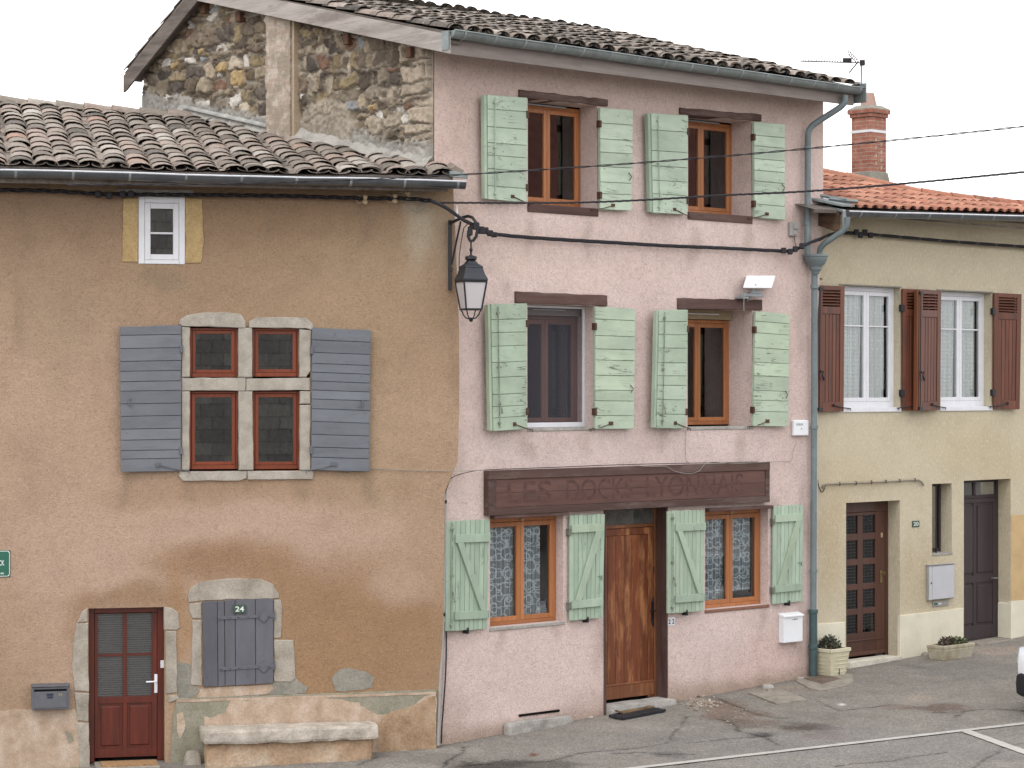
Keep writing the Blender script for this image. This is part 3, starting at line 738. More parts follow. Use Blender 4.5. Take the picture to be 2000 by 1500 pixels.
# stone mullioned window
for q, nm in (([(350, 633), (352, 624), (366, 615), (400, 610), (440, 610), (470, 613), (480, 627), (480, 640), (356, 637)], 'lintel_stone'),
              ([(487, 640), (487, 628), (500, 620), (560, 619), (600, 621), (613, 634), (612, 645), (600, 641)], 'lintel_stone'),
              ([(355, 638), (371, 639), (371, 737), (355, 737)], 'jamb_stone'), ([(355, 764), (371, 764), (370, 919), (355, 919)], 'jamb_stone'),
              ([(585, 643), (608, 645), (607, 725), (598, 737), (585, 737)], 'jamb_stone'), ([(586, 764), (607, 764), (607, 789), (586, 789)], 'jamb_stone'), ([(586, 791), (607, 791), (606, 919), (586, 919)], 'jamb_stone'),
              ([(466, 640), (493, 640), (493, 737), (466, 737)], 'mullion'), ([(466, 764), (493, 764), (495, 919), (467, 919)], 'mullion'),
              ([(354, 738), (480, 738), (480, 763), (354, 763)], 'transom_stone'), ([(481, 739), (606, 738), (606, 762), (481, 763)], 'transom_stone'),
              ([(350, 921), (482, 920), (482, 934), (470, 939), (356, 939), (349, 930)], 'sill_stone'), ([(483, 920), (613, 920), (612, 936), (484, 937)], 'sill_stone')):
    slab_px(tan_house, OG, q, nm, GRANITE, -0.030 if 'sill' in nm or 'lintel' in nm else -0.022, 0.2, 0.004, 0.012, step=0.06, seed=len(nm)*1.0)
for q in ((371, 640, 465, 737), (494, 641, 585, 736), (370, 764, 466, 917), (494, 764, 586, 917)):
    r_ = rect(OG, *q); casement(tan_house, OG, r_[0], r_[1], r_[2], r_[3], 0.055, RED_WOOD, fw=0.03, sw=0.04, leaves=1, bottom=0.05, glassm=GLASS_R)
for (tl, tr, bl, br, side, ol, orr) in (((234, 638), (354.5, 636), (236, 922), (353.5, 920), 'L', 0.10, 0.055), ((609.5, 640), (725, 645), (608, 918), (722, 921), 'R', 0.055, 0.10)):
    pn = Panel(OG, tl, tr, bl, br, ol, orr); s = plank_shutter(tan_house, pn, GREY_H, True, 13, None, side=side, dark=GREY_METAL, stay=True, label='grey-blue shutter of horizontal boards, %s of the mullioned window' % ('left' if side == 'L' else 'right'))
    hm = MB(OG); q = 0.14 if side == 'L' else 0.86; dd = 1 if side == 'L' else -1
    x, y, z = pn.p(q, 0.46, 0.012); hm.tube([(x, y, z+0.07), (x, y-0.01, z), (x+dd*0.05, y-0.015, z-0.005)], 0.007, 6); hm.tube([(x, y, z+0.07), (x+dd*0.03, y, z+0.075)], 0.006, 6)
    hm.build('catch', GREY_METAL, s)
# door
d0 = MB(OG); dx0, dx1, dz0, dz1 = dr; y = 0.13
fwid = 0.075
d0.box(dx0+.002, dx0+fwid, y, y+0.09, dz0-0.02, dz1-0.002); d0.box(dx1-fwid, dx1-.002, y, y+0.09, dz0-0.02, dz1-0.002); d0.box(dx0+fwid, dx1-fwid, y+.001, y+0.089, dz1-0.07, dz1-.002)
door = d0.build('door', DOOR_RED, tan_house, bevel=0.004)
lx0 = dx0+fwid+.004; lx1 = dx1-fwid-.004; lt = dz1-0.075; lb = dz0+0.03; gx0, gx1, gz0, gz1 = rect(OG, 191, 1198, 297, 1360, -0.14)
lm = MB(OG); mid = (gx0+gx1)/2
for (xa, xb, za, zb) in ((lx0, gx0, lb, lt), (gx1, lx1, lb, lt)): lm.box(xa, xb, y+.012, y+.055, za, zb)
lm.box(gx0, gx1, y+.013, y+.054, gz1, lt); lm.box(gx0, gx1, y+.013, y+.054, gz0-0.08, gz0); lm.box(gx0, gx1, y+.013, y+.054, lb, lb+0.10)
lm.box(mid-0.022, mid+0.022, y+.014, y+.053, lb+0.10, gz0-0.08); lm.box(mid-0.022, mid+0.022, y+.014, y+.05, gz0, gz1); lm.box(gx0, gx1, y+.016, y+.048, (gz0+gz1)/2-0.016, (gz0+gz1)/2+0.016)
lm.build('leaf', DOOR_RED, door, bevel=0.004)
for (xa, xb) in ((gx0, mid-0.022), (mid+0.022, gx1)):
    pm = MB(OG); pm.box(xa+.001, xb-.001, y+.03, y+.045, lb+.1005, gz0-.0805); pm.prism([(xa+.035, lb+.135), (xb-.035, lb+.135), (xb-.035, gz0-.115), (xa+.035, gz0-.115)], y+.018, y+.0305, inset=0.012); pm.build('door_panel', DOOR_RED, door)
    for (za, zb) in ((gz0, (gz0+gz1)/2-0.016), ((gz0+gz1)/2+0.016, gz1)):
        g = MB(OG); g.add([(xa, y+.03, za), (xb, y+.03, za), (xb, y+.03, zb), (xa, y+.03, zb)], [(0, 1, 2, 3)]); g.build('pane', GLASS, door, recalc=False)
hx, hz = OG.st(304.5, 1335, -0.13); hm = MB(OG); hm.box(hx-0.018, hx+0.018, y-0.002, y+0.011, hz-0.11, hz+0.11); hm.tube([(hx, y, hz+0.03), (hx, y-0.05, hz+0.03), (hx-0.02, y-0.055, hz+0.03), (hx-0.12, y-0.055, hz+0.028)], 0.010, 8)
hm.build('handle', WHITE, door, bevel=0.002)
k = MB(OG); kx, kz = OG.st(317.5, 1297, -0.12); k.box(kx-0.025, kx+0.02, y-0.03, y-0.001, kz-0.045, kz+0.045); k.build('contact_box', WHITE_PVC, door, bevel=0.004)
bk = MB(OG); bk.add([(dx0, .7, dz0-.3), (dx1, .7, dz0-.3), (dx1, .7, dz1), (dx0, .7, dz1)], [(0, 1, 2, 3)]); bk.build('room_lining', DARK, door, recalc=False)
cu = MB(OG); cu.box(gx0-.01, gx1+.01, y+.062, y+.064, gz0-.01, gz1+.01)
single(cu, 'door_net', BLIND, 'grey ribbed net behind the panes of the red-brown front door', 'curtain', OG, gx0, y+.06, gz0)
# door surround stones and the hatch surround
for q in ([(150, 1218), (160, 1195), (171, 1188), (171, 1214), (150, 1216)], [(149, 1218), (172, 1216), (173, 1300), (174, 1352), (146, 1350), (141, 1300), (143, 1250)],
          [(146, 1353), (174, 1355), (173, 1410), (149, 1408)], [(149, 1411), (173, 1412), (176, 1500), (156, 1502)],
          [(320, 1186), (335, 1187), (349, 1197), (352, 1226), (344, 1231), (321, 1231)], [(324, 1233), (344, 1233), (346, 1300), (346, 1353), (324, 1356)], [(328, 1358), (345, 1358), (350, 1364), (334, 1372), (329, 1372)],
          [(368, 1176), (367, 1164), (374, 1148), (390, 1137), (440, 1130), (510, 1131), (532, 1140), (545, 1160), (546, 1168), (534, 1169), (395, 1173)],
          [(369, 1179), (393, 1177), (394, 1209), (376, 1208), (370, 1195)], [(376, 1211), (394, 1211), (394, 1340), (373, 1338)],
          [(535, 1171), (548, 1171), (552, 1190), (549, 1246), (535, 1247)], [(535, 1249), (574, 1250), (577, 1325), (570, 1333), (535, 1331)]):
    slab_px(tan_house, OG, q, 'surround_stone', GRANITE_DK, -0.016, 0.1, 0.005, 0.010, seed=q[0][0]*0.13)
# bare cement and flaking paint low on the wall
def patch(pts, mat, y0, name='bare_patch', amp=0.014, seed=1.0): slab_px(tan_house, OG, pts, name, mat, y0, 0.01, amp*0.95, 0.0, step=0.02, seed=seed)
patch([(346, 1292), (374, 1300), (374, 1340), (392, 1344), (380, 1362), (348, 1364)], CEMENT, -0.005, seed=2)
patch([(535, 1334), (577, 1322), (590, 1335), (601, 1344), (596, 1354), (530, 1358), (480, 1362)], CEMENT, -0.006, seed=3)
patch([(648, 1324), (664, 1308), (690, 1306), (712, 1312), (730, 1322), (728, 1346), (655, 1350)], CEMENT, -0.005, seed=4)
patch([(390, 1345), (532, 1336), (535, 1346), (520, 1356), (385, 1364)], PEEL, -0.008, seed=5, amp=0.006)
slab_px(tan_house, OG, [(346, 1364), (600, 1356), (853, 1347), (852, 1560), (330, 1560), (338, 1400)], 'plinth', GREENISH, -0.028, 0.02, 0.006, 0.006, step=0.08)
slab_px(tan_house, OG, [(345, 1367), (600, 1359), (852, 1351), (852, 1356), (600, 1364), (345, 1372)], 'plinth_ledge', PEEL, -0.033, 0.0, 0.003, step=0.08)
patch([(452, 1368), (620, 1362), (700, 1370), (720, 1388), (745, 1398), (790, 1392), (830, 1360), (852, 1356), (852, 1470), (400, 1500), (398, 1402), (440, 1394)], PEEL, -0.032, 'flaking_paint', 0.02, 6)
patch([(740, 1400), (800, 1380), (850, 1360), (852, 1462), (735, 1470)], BENCH_BASE, -0.035, 'flaking_paint', 0.02, 7)
patch([(345, 1395), (358, 1392), (362, 1420), (352, 1445), (346, 1430)], PEEL, -0.032, 'flaking_paint', 0.014, 8)
patch([(-90, 1390), (120, 1384), (146, 1384), (154, 1420), (156, 1560), (-90, 1560)], PEEL, -0.012, 'lower_render', 0.008, 9)
patch([(128, 1425), (140, 1432), (144, 1448), (134, 1452)], GREENISH, -0.016, 'bare_patch', 0.01, 10)
# gable-less roof: deck, tiles, gutter
OEZ = 6.82; OTAN = 0.248
omp = roof_map(-0.47, OEZ, OTAN, lambda x, w: 0.05*math.sin(x*0.9+0.6)*min(1, w/2.0+0.3) - 0.012*(x+2.6)*(w/5.0) + 0.02*mnoise.noise(Vector((x*1.3, w*1.1, 0))))
OW = (4.32+0.47)*math.sqrt(1+OTAN*OTAN)
dk = MB(OG); NX = 20
P = [omp(-7.0+7.0*i/NX+0.0, w, h) for i in range(NX+1) for (w, h) in ((0.02, 0.012), (OW, 0.012), (OW, -0.07), (0.02, -0.07))]
dk.add(P, [f for i in range(NX) for f in ((4*i, 4*i+1, 4*i+5, 4*i+4), (4*i+3, 4*i+7, 4*i+6, 4*i+2), (4*i, 4*i+4, 4*i+7, 4*i+3))]+[(0, 3, 2, 1), (4*NX, 4*NX+1, 4*NX+2, 4*NX+3)])
dk.add([omp(-7.0, OW, 0.01), omp(0.0, OW, 0.01), (0.0, 9.0, 6.6), (-7.0, 9.0, 6.6)], [(0, 1, 2, 3)])
roof = dk.build('roof', DARK_BARGE, tan_house)
def okeep(x, w):
    q = PK.loc(OG.w(*omp(x, w, 0)))
    return q[0] < 0.12 or (w < 0.2 and x < 0.05)
tm = MB(OG); canal_tiles(tm, omp, -6.95, -0.02, OW-0.12, 0.272, 0.36, 0.132, okeep, flat=.42, stagger=.9, jit=1.5)
tm.build('roof_tiles', OLD_TILE, roof, smooth=True, recalc=False)
rg = MB(OG)                                          # ridge tiles
for i in range(20):
    x = -7.0+i*0.37
    q = PK.loc(OG.w(x+0.2, 4.3, 8))
    if q[0] > 0.05: break
    z0 = omp(x, OW, 0.05)[2]; z1 = omp(x+0.45, OW, 0.05)[2]; pts = []
    for (xx, rr, zz) in ((x, 0.125, z0+0.02), (x+0.45, 0.105, z1)):
        for th in (0, 0.014):
            for kk in range(9):
                an = math.pi*kk/8; pts.append((xx, 4.32-(rr-th)*math.cos(an)*1.15, zz+(rr-th)*math.sin(an)*0.8-0.02))
    fs = [];
    for kk in range(8): fs += [(kk, kk+1, 19+kk, 18+kk), (kk, 9+kk, 10+kk, kk+1), (9+kk, 27+kk, 28+kk, 10+kk)]
    rg.add(pts, fs, 0.45+0.5*R())
rg.build('ridge_tiles', OLD_TILE, roof, smooth=True, recalc=False)
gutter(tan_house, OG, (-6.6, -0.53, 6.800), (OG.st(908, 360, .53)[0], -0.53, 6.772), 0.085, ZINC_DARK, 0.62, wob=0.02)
fb = MB(OG); fb.box(-6.6, -0.06, -0.44, -0.42, 6.66, 6.82); fb.box(-6.6, -0.06, -0.42, 0.02, 6.74, 6.76); fb.build('eave_board', DARK_BARGE, tan_house)
sk = MB(OG); x0_, z_ = OG.st(0, 232, -2.5)
q0 = [omp(x_, w_, .12) for x_, w_ in ((-6.9, 3.3), (-5.25, 3.3), (-5.25, 3.75), (-6.9, 3.75))]
sk.add(q0+[(p[0], p[1], p[2]-.14) for p in q0], [(0, 1, 2, 3), (0, 4, 5, 1), (1, 5, 6, 2), (2, 6, 7, 3), (3, 7, 4, 0)]); sk.build('skylight', ZINC_LIGHT, roof, bevel=0.01)
end = MB(OG); xe = OG.st(872, 350, .4)[0]
end.hexa([(xe+.02, -0.50, 6.83), (xe+.24, -0.50, 6.81), (xe+.24, -0.50, 6.87), (xe+.02, -0.50, 6.90), (xe+.02, -.1, 6.87), (xe+.24, -.1, 6.85), (xe+.24, -.1, 6.93), (xe+.02, -.1, 6.96)])
end.build('gutter_end_flashing', ZINC, tan_house, bevel=0.004)

# hatch with the strap hinges
hp = Panel(OG, (395, 1175), (534, 1169), (397, 1342), (534, 1334), 0.035, 0.035)
hatch = MB(OG); cuts = [0.0, .21, .31, .46, .745, 1.0]
for i, (a_, b_) in enumerate(zip(cuts, cuts[1:])): hp.box(hatch, a_+.004, b_-.004, U(-.004, .004), 1+U(-.004, .004), -0.028, U(-.001, .003))
hs = hatch.build('window_hatch', GREY_V, tan_house, bevel=0.003)
for b_ in (0.80, 0.205):
    st = MB(OG); hp.box(st, 0.22, 1.02, b_-.02, b_+.02, 0.004, 0.012)
    cxp = 0.86; poly = [(cxp-.09, b_), (cxp-.04, b_+.045), (cxp, b_+.075), (cxp+.04, b_+.045), (cxp+.09, b_), (cxp+.04, b_-.045), (cxp, b_-.075), (cxp-.04, b_-.045)]
    f_ = [hp.p(x_, z_, .017) for x_, z_ in poly]; k_ = [hp.p(x_, z_, .004) for x_, z_ in poly]
    st.add(f_+k_, [tuple(range(8)), tuple(range(15, 7, -1))]+[(i, 8+i, 8+(i+1) % 8, (i+1) % 8) for i in range(8)])
    for a_ in (.25, .38, .5, .64, .8, .92): 
        x, y_, z = hp.p(a_, b_, .018); st.lathe([(0.011, z-.0), (0.011, z+.001)], x, y_, 6)
        st.tube([(x, y_+.006, z), (x, y_-.003, z)], [.011, .006], 8)
    st.tube([hp.p(1.01, b_-.05, .0), hp.p(1.01, b_+.05, .0)], 0.014, 8)
    st.build('strap_hinge', GREY_METAL, hs, bevel=0.001)

def plate(name, fr, u0, v0, u1, v1, off, bg, fgm, label, txts, border=None, cat='sign', thick=0.008, group=None):
    x0, x1, z0, z1 = rect(fr, u0, v0, u1, v1, off)
    t = thing(name, label, cat, fr, x0, -off, z0, group); m = MB(fr); m.box(x0, x1, -off-thick, -off, z0, z1); m.build('plate_board', bg, t, bevel=0.002)
    if border:
        b = MB(fr); w = border; g = 0.006; yy = -off-thick-0.0025; c_ = 0.018
        o_ = [(x0+g+c_, z0+g), (x1-g-c_, z0+g), (x1-g, z0+g+c_), (x1-g, z1-g-c_), (x1-g-c_, z1-g), (x0+g+c_, z1-g), (x0+g, z1-g-c_), (x0+g, z0+g+c_)]
        cx, cz = (x0+x1)/2, (z0+z1)/2; n = 8
        i_ = [(cx+(x-cx)*(1-w/((x1-x0)/2)), cz+(z-cz)*(1-w/((z1-z0)/2))) for x, z in o_]
        b.add([(x, yy, z) for x, z in o_+i_], [(i, (i+1) % n, n+(i+1) % n, n+i) for i in range(n)]); b.build('border', fgm, t, recalc=False)
    for (s, a0, a1, b0, b1) in txts:
        tm_ = MB(fr); text_mb(tm_, s, x0+(x1-x0)*a0, x0+(x1-x0)*a1, z0+(z1-z0)*b0, z0+(z1-z0)*b1, -off-thick-0.003, bold=0.02); tm_.build('lettering', fgm, t, recalc=False)
    return t
SGREEN = plain('enamel_green', C(30, 104, 84), 0.35, 0.5, 0.0, 0.05, 8.0); DGREEN = plain('dark_green_plate', C(58, 84, 66), 0.45, 0.4, 0.0, 0.06, 8.0)
INKW = plain('pale_lettering', C(216, 226, 220), 0.5, 0.4, 0.0, 0.03, 8.0); INKB = plain('blue_black_lettering', C(44, 50, 70), 0.5, 0.3, 0.0, 0.05, 8.0); INKG = plain('gold_lettering', C(168, 150, 108), 0.5, 0.4, 0.0, 0.05, 8.0)
plate('house_number', OG, 455, 1181.5, 480.5, 1197.5, 0.052, DGREEN, INKW, 'green number plate reading 24 on the grey hatch', [('24', .17, .84, .2, .84)])
plate('street_sign', OG, -90, 1075.5, 20, 1127.5, 0.004, SGREEN, INKW, 'green enamel street name sign ending in CK, cut by the left edge', [('CK', .795, .895, .43, .63), ('1848', .82, .885, .10, .17)], border=0.007)

# letter box
x0, x1, z0, z1 = rect(OG, 62, 1340, 135, 1386, 0.12)
t = thing('letter_box', 'grey metal letter box numbered 24 left of the red-brown front door', 'letter box', OG, x0, 0, z0)
m = MB(OG); m.box(x0, x1, -0.12, -0.002, z0, z1-0.012); m.build('box_body', GREY_METAL, t, bevel=0.005)
m = MB(OG); m.hexa([(x0-.006, -0.135, z1-.008), (x1+.006, -0.135, z1-.008), (x1+.006, -0.135, z1), (x0-.006, -0.135, z1), (x0-.006, -.001, z1), (x1+.006, -.001, z1), (x1+.006, -.001, z1+.02), (x0-.006, -.001, z1+.02)]); m.build('lid', GREY_METAL, t, bevel=0.003)
m = MB(OG); m.box(x0+.025, x1-.025, -.128, -.1205, z0+.02, z1-.065); fl = m.build('flap', GREY_METAL, t, bevel=0.003)
m = MB(OG); m.box(x0+.025, x1-.025, -.1215, -.1203, z1-.06, z1-.035); m.build('slot', DARK, t)
m = MB(OG); m.box(x0+.17, x0+.245, -.131, -.1285, z1-.11, z1-.085); m.box(x0+.175, x0+.24, -.131, -.1285, z1-.14, z1-.118); m.build('name_tag', INKB, t)
m = MB(OG); text_mb(m, '24', x0+.30, x0+.345, z1-.115, z1-.085, -.131, bold=.01); m.build('number', INKG, t, recalc=False)

# stone bench
bx0, bz1 = OG.st(398, 1408, .55); bx1, _ = OG.st(742, 1408, .55)
t = thing('stone_bench', 'worn stone bench with a rendered base against the tan wall', 'bench', OG, bx0, -0.3, -0.15)
zt = OG.st(570, 1424, .5)[1]
m = MB(OG); rock(m, bx0, bx1, -0.52, -0.03, zt-0.155, zt+0.015, (44, 10, 5), 0.014, 8, 3.0, 5.0); m.build('seat_slab', BENCH_TOP, t, smooth=False)
m = MB(OG); rock(m, bx0+.03, bx1-.07, -0.46, -0.03, -0.45, zt-0.13, (30, 8, 10), 0.035, 12, 9.0, 2.6); m.build('base', BENCH_BASE, t)
for (u_, v_, w_) in ((352, 1485, .10), ):
    q = OG.st(385, 1475, .12); m = MB(OG); rock(m, q[0]-.16, q[0]+.05, -.22, -.03, -.3, q[1]+.06, (6, 5, 5), .02, 4, 5.); single(m, 'loose_stone', GRANITE_DK, 'rough dark stone at the foot of the wall left of the bench', 'stone', OG, q[0], -.12, -.1)
# step and mat of the left door
q = rect(OG, 188, 1480, 312, 1500, .3); m = MB(OG); m.box(q[0], q[1], -.38, .1, -.5, OG.st(250, 1487, .0)[1]-.005); m.build('doorstep', SLAB, tan_house, bevel=.01)
x0 = OG.st(198, 1490, .2)[0]; x1 = OG.st(306, 1490, .2)[0]; zs = OG.st(250, 1487, .0)[1]
MATB = plain('coir', C(168, 128, 88), .95, .1, 0, .2, 40., .5); m = MB(OG); m.box(x0, x1, -.36, -.02, zs-.004, zs+.016)
single(m, 'door_mat', MATB, 'tan coir mat at the red-brown door of the tan house', 'door mat', OG, x0, -.2, zs)

# ================================================================== pink house
pink = thing('rubble_gabled_house', 'pink roughcast three-storey house with green shutters and a rubble stone gable', 'house', PK, 0, 0, 0)
XW = PK.st(1608, 300)[0]; XWb = PK.st(1597, 700)[0]
def pk_right(z): return XW if z > 6.7 else (XWb if z < 5.4 else XWb+(XW-XWb)*(z-5.4)/1.3)
WIN = [  # left edge u, v_top@right, right edge u, v_bottom@right, inner right u of the frame
    (1031, 207, 1166, 410, 1132), (1344, 237, 1467, 425, 1427),
    (1030, 598, 1161, 836, 1126), (1343, 606, 1469, 834, 1422),
    (957, 1006, 1100, 1213, 1085), (1377, 993, 1500, 1180, 1484)]
WR = []
for (ua, vt, ub, vb, ui) in WIN:
    xa = PK.st(ua, 500)[0]; xb = PK.st(ub, 500)[0]; zt_ = PK.st(ub, vt)[1]; zb_ = PK.st(ub, vb)[1]
    WR.append((xa, xb, zb_, zt_, depth_for(PK, ub, ui)))
pdx0 = PK.st(1182, 1200)[0]; pdx1 = PK.st(1303, 1200)[0]; pdz0 = PK.st(1303, 1371)[1]; pdz1 = PK.st(1303, 988)[1]; pdd = 0.24
P_ = lambda r, g, b: C(r*1.012, g*.985, b*.995, 1.04, .56)
pp = painter(P_(212, 184, 172), [
    (1200, 170, 460, 90, P_(196, 166, 146), .7), (1500, 260, 160, 70, P_(200, 170, 152), .6), (900, 300, 60, 200, P_(204, 170, 152), .6), (880, 430, 60, 80, P_(192, 160, 136), .6),
    (1000, 470, 60, 60, P_(204, 176, 158), .5), (1130, 500, 220, 60, P_(210, 180, 162), .5), (950, 1480, 140, 40, P_(170, 138, 112), .9), (1400, 1365, 260, 30, P_(178, 148, 128), .8), (1500, 1290, 120, 60, P_(206, 168, 152), .6),
    (1000, 1330, 200, 90, P_(206, 178, 168), .5), (1240, 880, 330, 45, P_(206, 182, 174), .6), (880, 920, 20, 80, P_(196, 172, 152), .5), (880, 1420, 30, 80, P_(186, 158, 138), .6), (1545, 700, 50, 240, P_(204, 172, 158), .5), (1270, 700, 40, 160, P_(206, 174, 162), .5),
    (1050, 860, 60, 20, P_(198, 172, 160), .5), (1560, 460, 60, 50, P_(198, 168, 154), .6), (1400, 1250, 60, 60, P_(206, 182, 176), .5)]+[(u, v, 9, l, P_(176, 150, 134), .55) for u, v, l in ((1036, 452, 34), (1160, 462, 40), (1350, 470, 30), (1460, 474, 36), (1040, 866, 26), (1150, 868, 34), (1300, 866, 24), (1450, 862, 30), (1110, 240, 10), (1100, 1236, 22), (1180, 1260, 50), (1490, 1200, 26), (1500, 1010, 20), (965, 1240, 26), (1570, 1000, 60), (1565, 620, 60), (1300, 780, 40), (1570, 1230, 50), (905, 560, 60), (990, 560, 20))], 20.0)
pp0 = pp
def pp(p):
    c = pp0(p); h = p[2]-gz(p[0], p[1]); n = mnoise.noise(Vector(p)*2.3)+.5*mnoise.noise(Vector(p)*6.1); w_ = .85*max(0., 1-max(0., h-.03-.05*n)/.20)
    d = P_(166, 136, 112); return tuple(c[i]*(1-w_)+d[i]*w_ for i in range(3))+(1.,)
m = MB(PK)
wh = [(a, b, c, d, e) for a, b, c, d, e in WR] + [(pdx0, pdx1, pdz0-.25, pdz1, pdd)]
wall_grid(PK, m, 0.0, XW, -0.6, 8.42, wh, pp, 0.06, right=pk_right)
b0 = len(m.v); shell(PK, m, 0.35, XWb, 6.1, -0.6, 8.5, pp)
zz = np.linspace(-.6, 8.42, 24); m.add([p for z in zz for p in ((pk_right(z), 0, z), (pk_right(z), 1.2, z))], [(2*i, 2*i+1, 2*i+3, 2*i+2) for i in range(23)], .5)
m.add([(0, 0, -.6), (.35, .36, -.6), (.35, .36, 6.9), (0, 0, 6.9)], [(0, 1, 2, 3)], .5)
m.add([(XWb, .3, 8.4), (XWb, 6.1, 8.4), (XWb, 4.53, 9.6)], [(0, 1, 2)], .5)
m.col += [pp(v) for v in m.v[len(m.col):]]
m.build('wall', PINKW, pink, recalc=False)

# ---- the rubble gable: every stone shaped
def roofz(s):                                             # height of the tan roof where it meets the gable
    q = OG.loc(GB.w(s, 0, 0)); y = q[1]
    return OEZ + (y+0.47)*OTAN - 0.012*(q[0]+2.6)*min(1, (y+.47)/5.0)
rs = np.random.RandomState(5)
S0, S1, Z0, Z1 = -6.12, 0.0, 6.5, 9.9; STEP = 0.0155
sites = []
z = Z0-0.1
while z < Z1+0.1:
    h = rs.uniform(0.07, 0.14) if rs.rand() < .7 else rs.uniform(.14, .22); x = S0-0.2
    while x < S1+0.1:
        w_ = rs.uniform(0.08, 0.36) * (1.1 if h > .13 else 0.85)
        big = 1.0
        if x > S1-0.55: w_ = max(w_, 0.42); big = 1.9
        sites.append((x+w_/2+rs.uniform(-.04, .04), z+h/2+rs.uniform(-.05, .05)+0.03*math.sin(x*1.7), w_/2*big, h/2*big*rs.uniform(.8, 1.15)))
        if rs.rand() < 0.35: sites.append((x+w_*rs.rand(), z+h+rs.uniform(-.03, .03), rs.uniform(.03, .06), rs.uniform(.02, .035)))
        x += w_
    z += h*0.96
sites = np.array(sites, dtype=np.float32)
gx = np.arange(S0, S1+1e-4, STEP); gzz = np.arange(Z0, Z1, STEP); NXg, NZg = len(gx), len(gzz)
GX, GZ = np.meshgrid(gx, gzz); 
def fnoise(X, Z, f, seed, oct=3):
    r_ = np.random.RandomState(seed); out = 0; amp = 1.0
    for o in range(oct):
        n = 64; g = r_.rand(n, n).astype(np.float32); xf = (X*f) % n; zf = (Z*f) % n
        xi = xf.astype(int); zi = zf.astype(int); tx = xf-xi; tz = zf-zi; tx = tx*tx*(3-2*tx); tz = tz*tz*(3-2*tz)
        a_ = g[zi % n, xi % n]; b_ = g[zi % n, (xi+1) % n]; c_ = g[(zi+1) % n, xi % n]; d_ = g[(zi+1) % n, (xi+1) % n]
        out = out + amp*((a_*(1-tx)+b_*tx)*(1-tz)+(c_*(1-tx)+d_*tx)*tz - 0.5); amp *= .5; f *= 2.1
    return out
WX = GX + 0.075*fnoise(GX, GZ, 5, 1, 4) ; WZ = GZ + 0.065*fnoise(GX, GZ, 5.5, 2, 4)
F1 = np.full(GX.size, 9.0, np.float32); F2 = F1.copy(); ID = np.zeros(GX.size, int); fx = WX.ravel().astype(np.float32); fz = WZ.ravel().astype(np.float32)
for i, (sx, sz, ax_, az_) in enumerate(sites):
    d = ((np.abs(fx-sx)/ax_)**2.6 + (np.abs(fz-sz)/az_)**2.6)**(1/2.6)
    d = d*0.5 + 0.5*d*(1.0)
    up = d < F1; F2 = np.where(up, F1, np.minimum(F2, d)); ID = np.where(up, i, ID); F1 = np.where(up, d, F1)
edge_ = (F2-F1)
gap = 0.02+0.10*(rs.rand(len(sites))[ID])
mask = np.clip((edge_-gap)/0.16, 0, 1); mask = mask*mask*(3-2*mask); mask *= np.clip((1.25-F1)/0.2, 0, 1)
stone_h = rs.uniform(0.02, 0.09, len(sites))[ID] + 0.02*fnoise(GX, GZ, 9, 21, 3).ravel()
rough_n = fnoise(GX, GZ, 22, 3, 4).ravel(); big_n = fnoise(GX, GZ, 1.2, 4, 3).ravel()
pal = np.array([L3(C(*c)) for c in [(132, 116, 98), (150, 134, 110), (112, 98, 84), (166, 150, 126), (142, 124, 98), (160, 146, 126), (118, 108, 98), (164, 144, 108), (134, 118, 100), (182, 168, 146)]])
scol = pal[rs.randint(0, len(pal), len(sites))] * rs.uniform(.52, 1.10, (len(sites), 1))
sp_ = rs.rand(len(sites)); scol[sp_ < .022] = L3(C(182, 154, 106)); scol[(sp_ > .05) & (sp_ < .09)] = L3(C(206, 200, 190)); scol[(sp_ > .09) & (sp_ < .115)] = L3(C(126, 96, 78)); scol[(sp_ > .12) & (sp_ < .14)] = L3(C(142, 146, 148))
left_f = np.clip((-3.2-sites[:, 0])/2.0, 0, 1)[:, None]; scol = scol*(1+0.12*left_f)
qm = (sites[:, 0] > -0.36); scol[qm] = L3(C(172, 156, 136))*rs.uniform(.85, 1.08, (qm.sum(), 1))
mort = L3(C(182, 170, 154))
mcol = mort[None, :]*(1+0.35*big_n[:, None]+0.25*rough_n[:, None])
COL = scol[ID]*(1+0.45*rough_n[:, None])*mask[:, None] + mcol*(1-mask[:, None])
COL *= (1-0.5*np.exp(-((mask-0.15)/0.12)**2))[:, None]          # darker ring where each stone meets its mortar
H = mask*stone_h + 0.014*rough_n*(0.4+mask) + 0.02*big_n
gs = GX.ravel(); gh = GZ.ravel()
rz = np.array([roofz(s) for s in gx]); RZ = np.tile(rz, (NZg, 1)).ravel()
def smooth(a, lo, hi): t_ = np.clip((a-lo)/(hi-lo), 0, 1); return t_*t_*(3-2*t_)
# cement fillet above the lower roof, and the old patched area near the front
fil = 1-smooth(gh-RZ-0.26-0.22*big_n-0.10*rough_n - 0.10*smooth(gs, -4.5, -2), -0.03, 0.05)
pc = GB.st(645, 240); pa = 1-smooth(np.sqrt(((gs-pc[0])/0.5)**2+((gh-pc[1])/0.34)**2)+0.5*big_n+.25*rough_n, 0.85, 1.08)
for msk, cc, hh in ((fil, C(164, 160, 152), 0.055), (pa*0.9, C(166, 154, 136), 0.045)):
    c3 = L3(cc)[None, :]*(1+0.35*rough_n[:, None]+.3*big_n[:, None]); COL = COL*(1-msk[:, None])+c3*msk[:, None]; H = H*(1-msk*0.85)+msk*(hh*0.85+0.016*rough_n)
def vline(pts, s):
    for (a, za), (b, zb) in zip(pts, pts[1:]):
        if a <= s <= b or b <= s <= a: return za+(zb-za)*(s-a)/(b-a)
    return -1
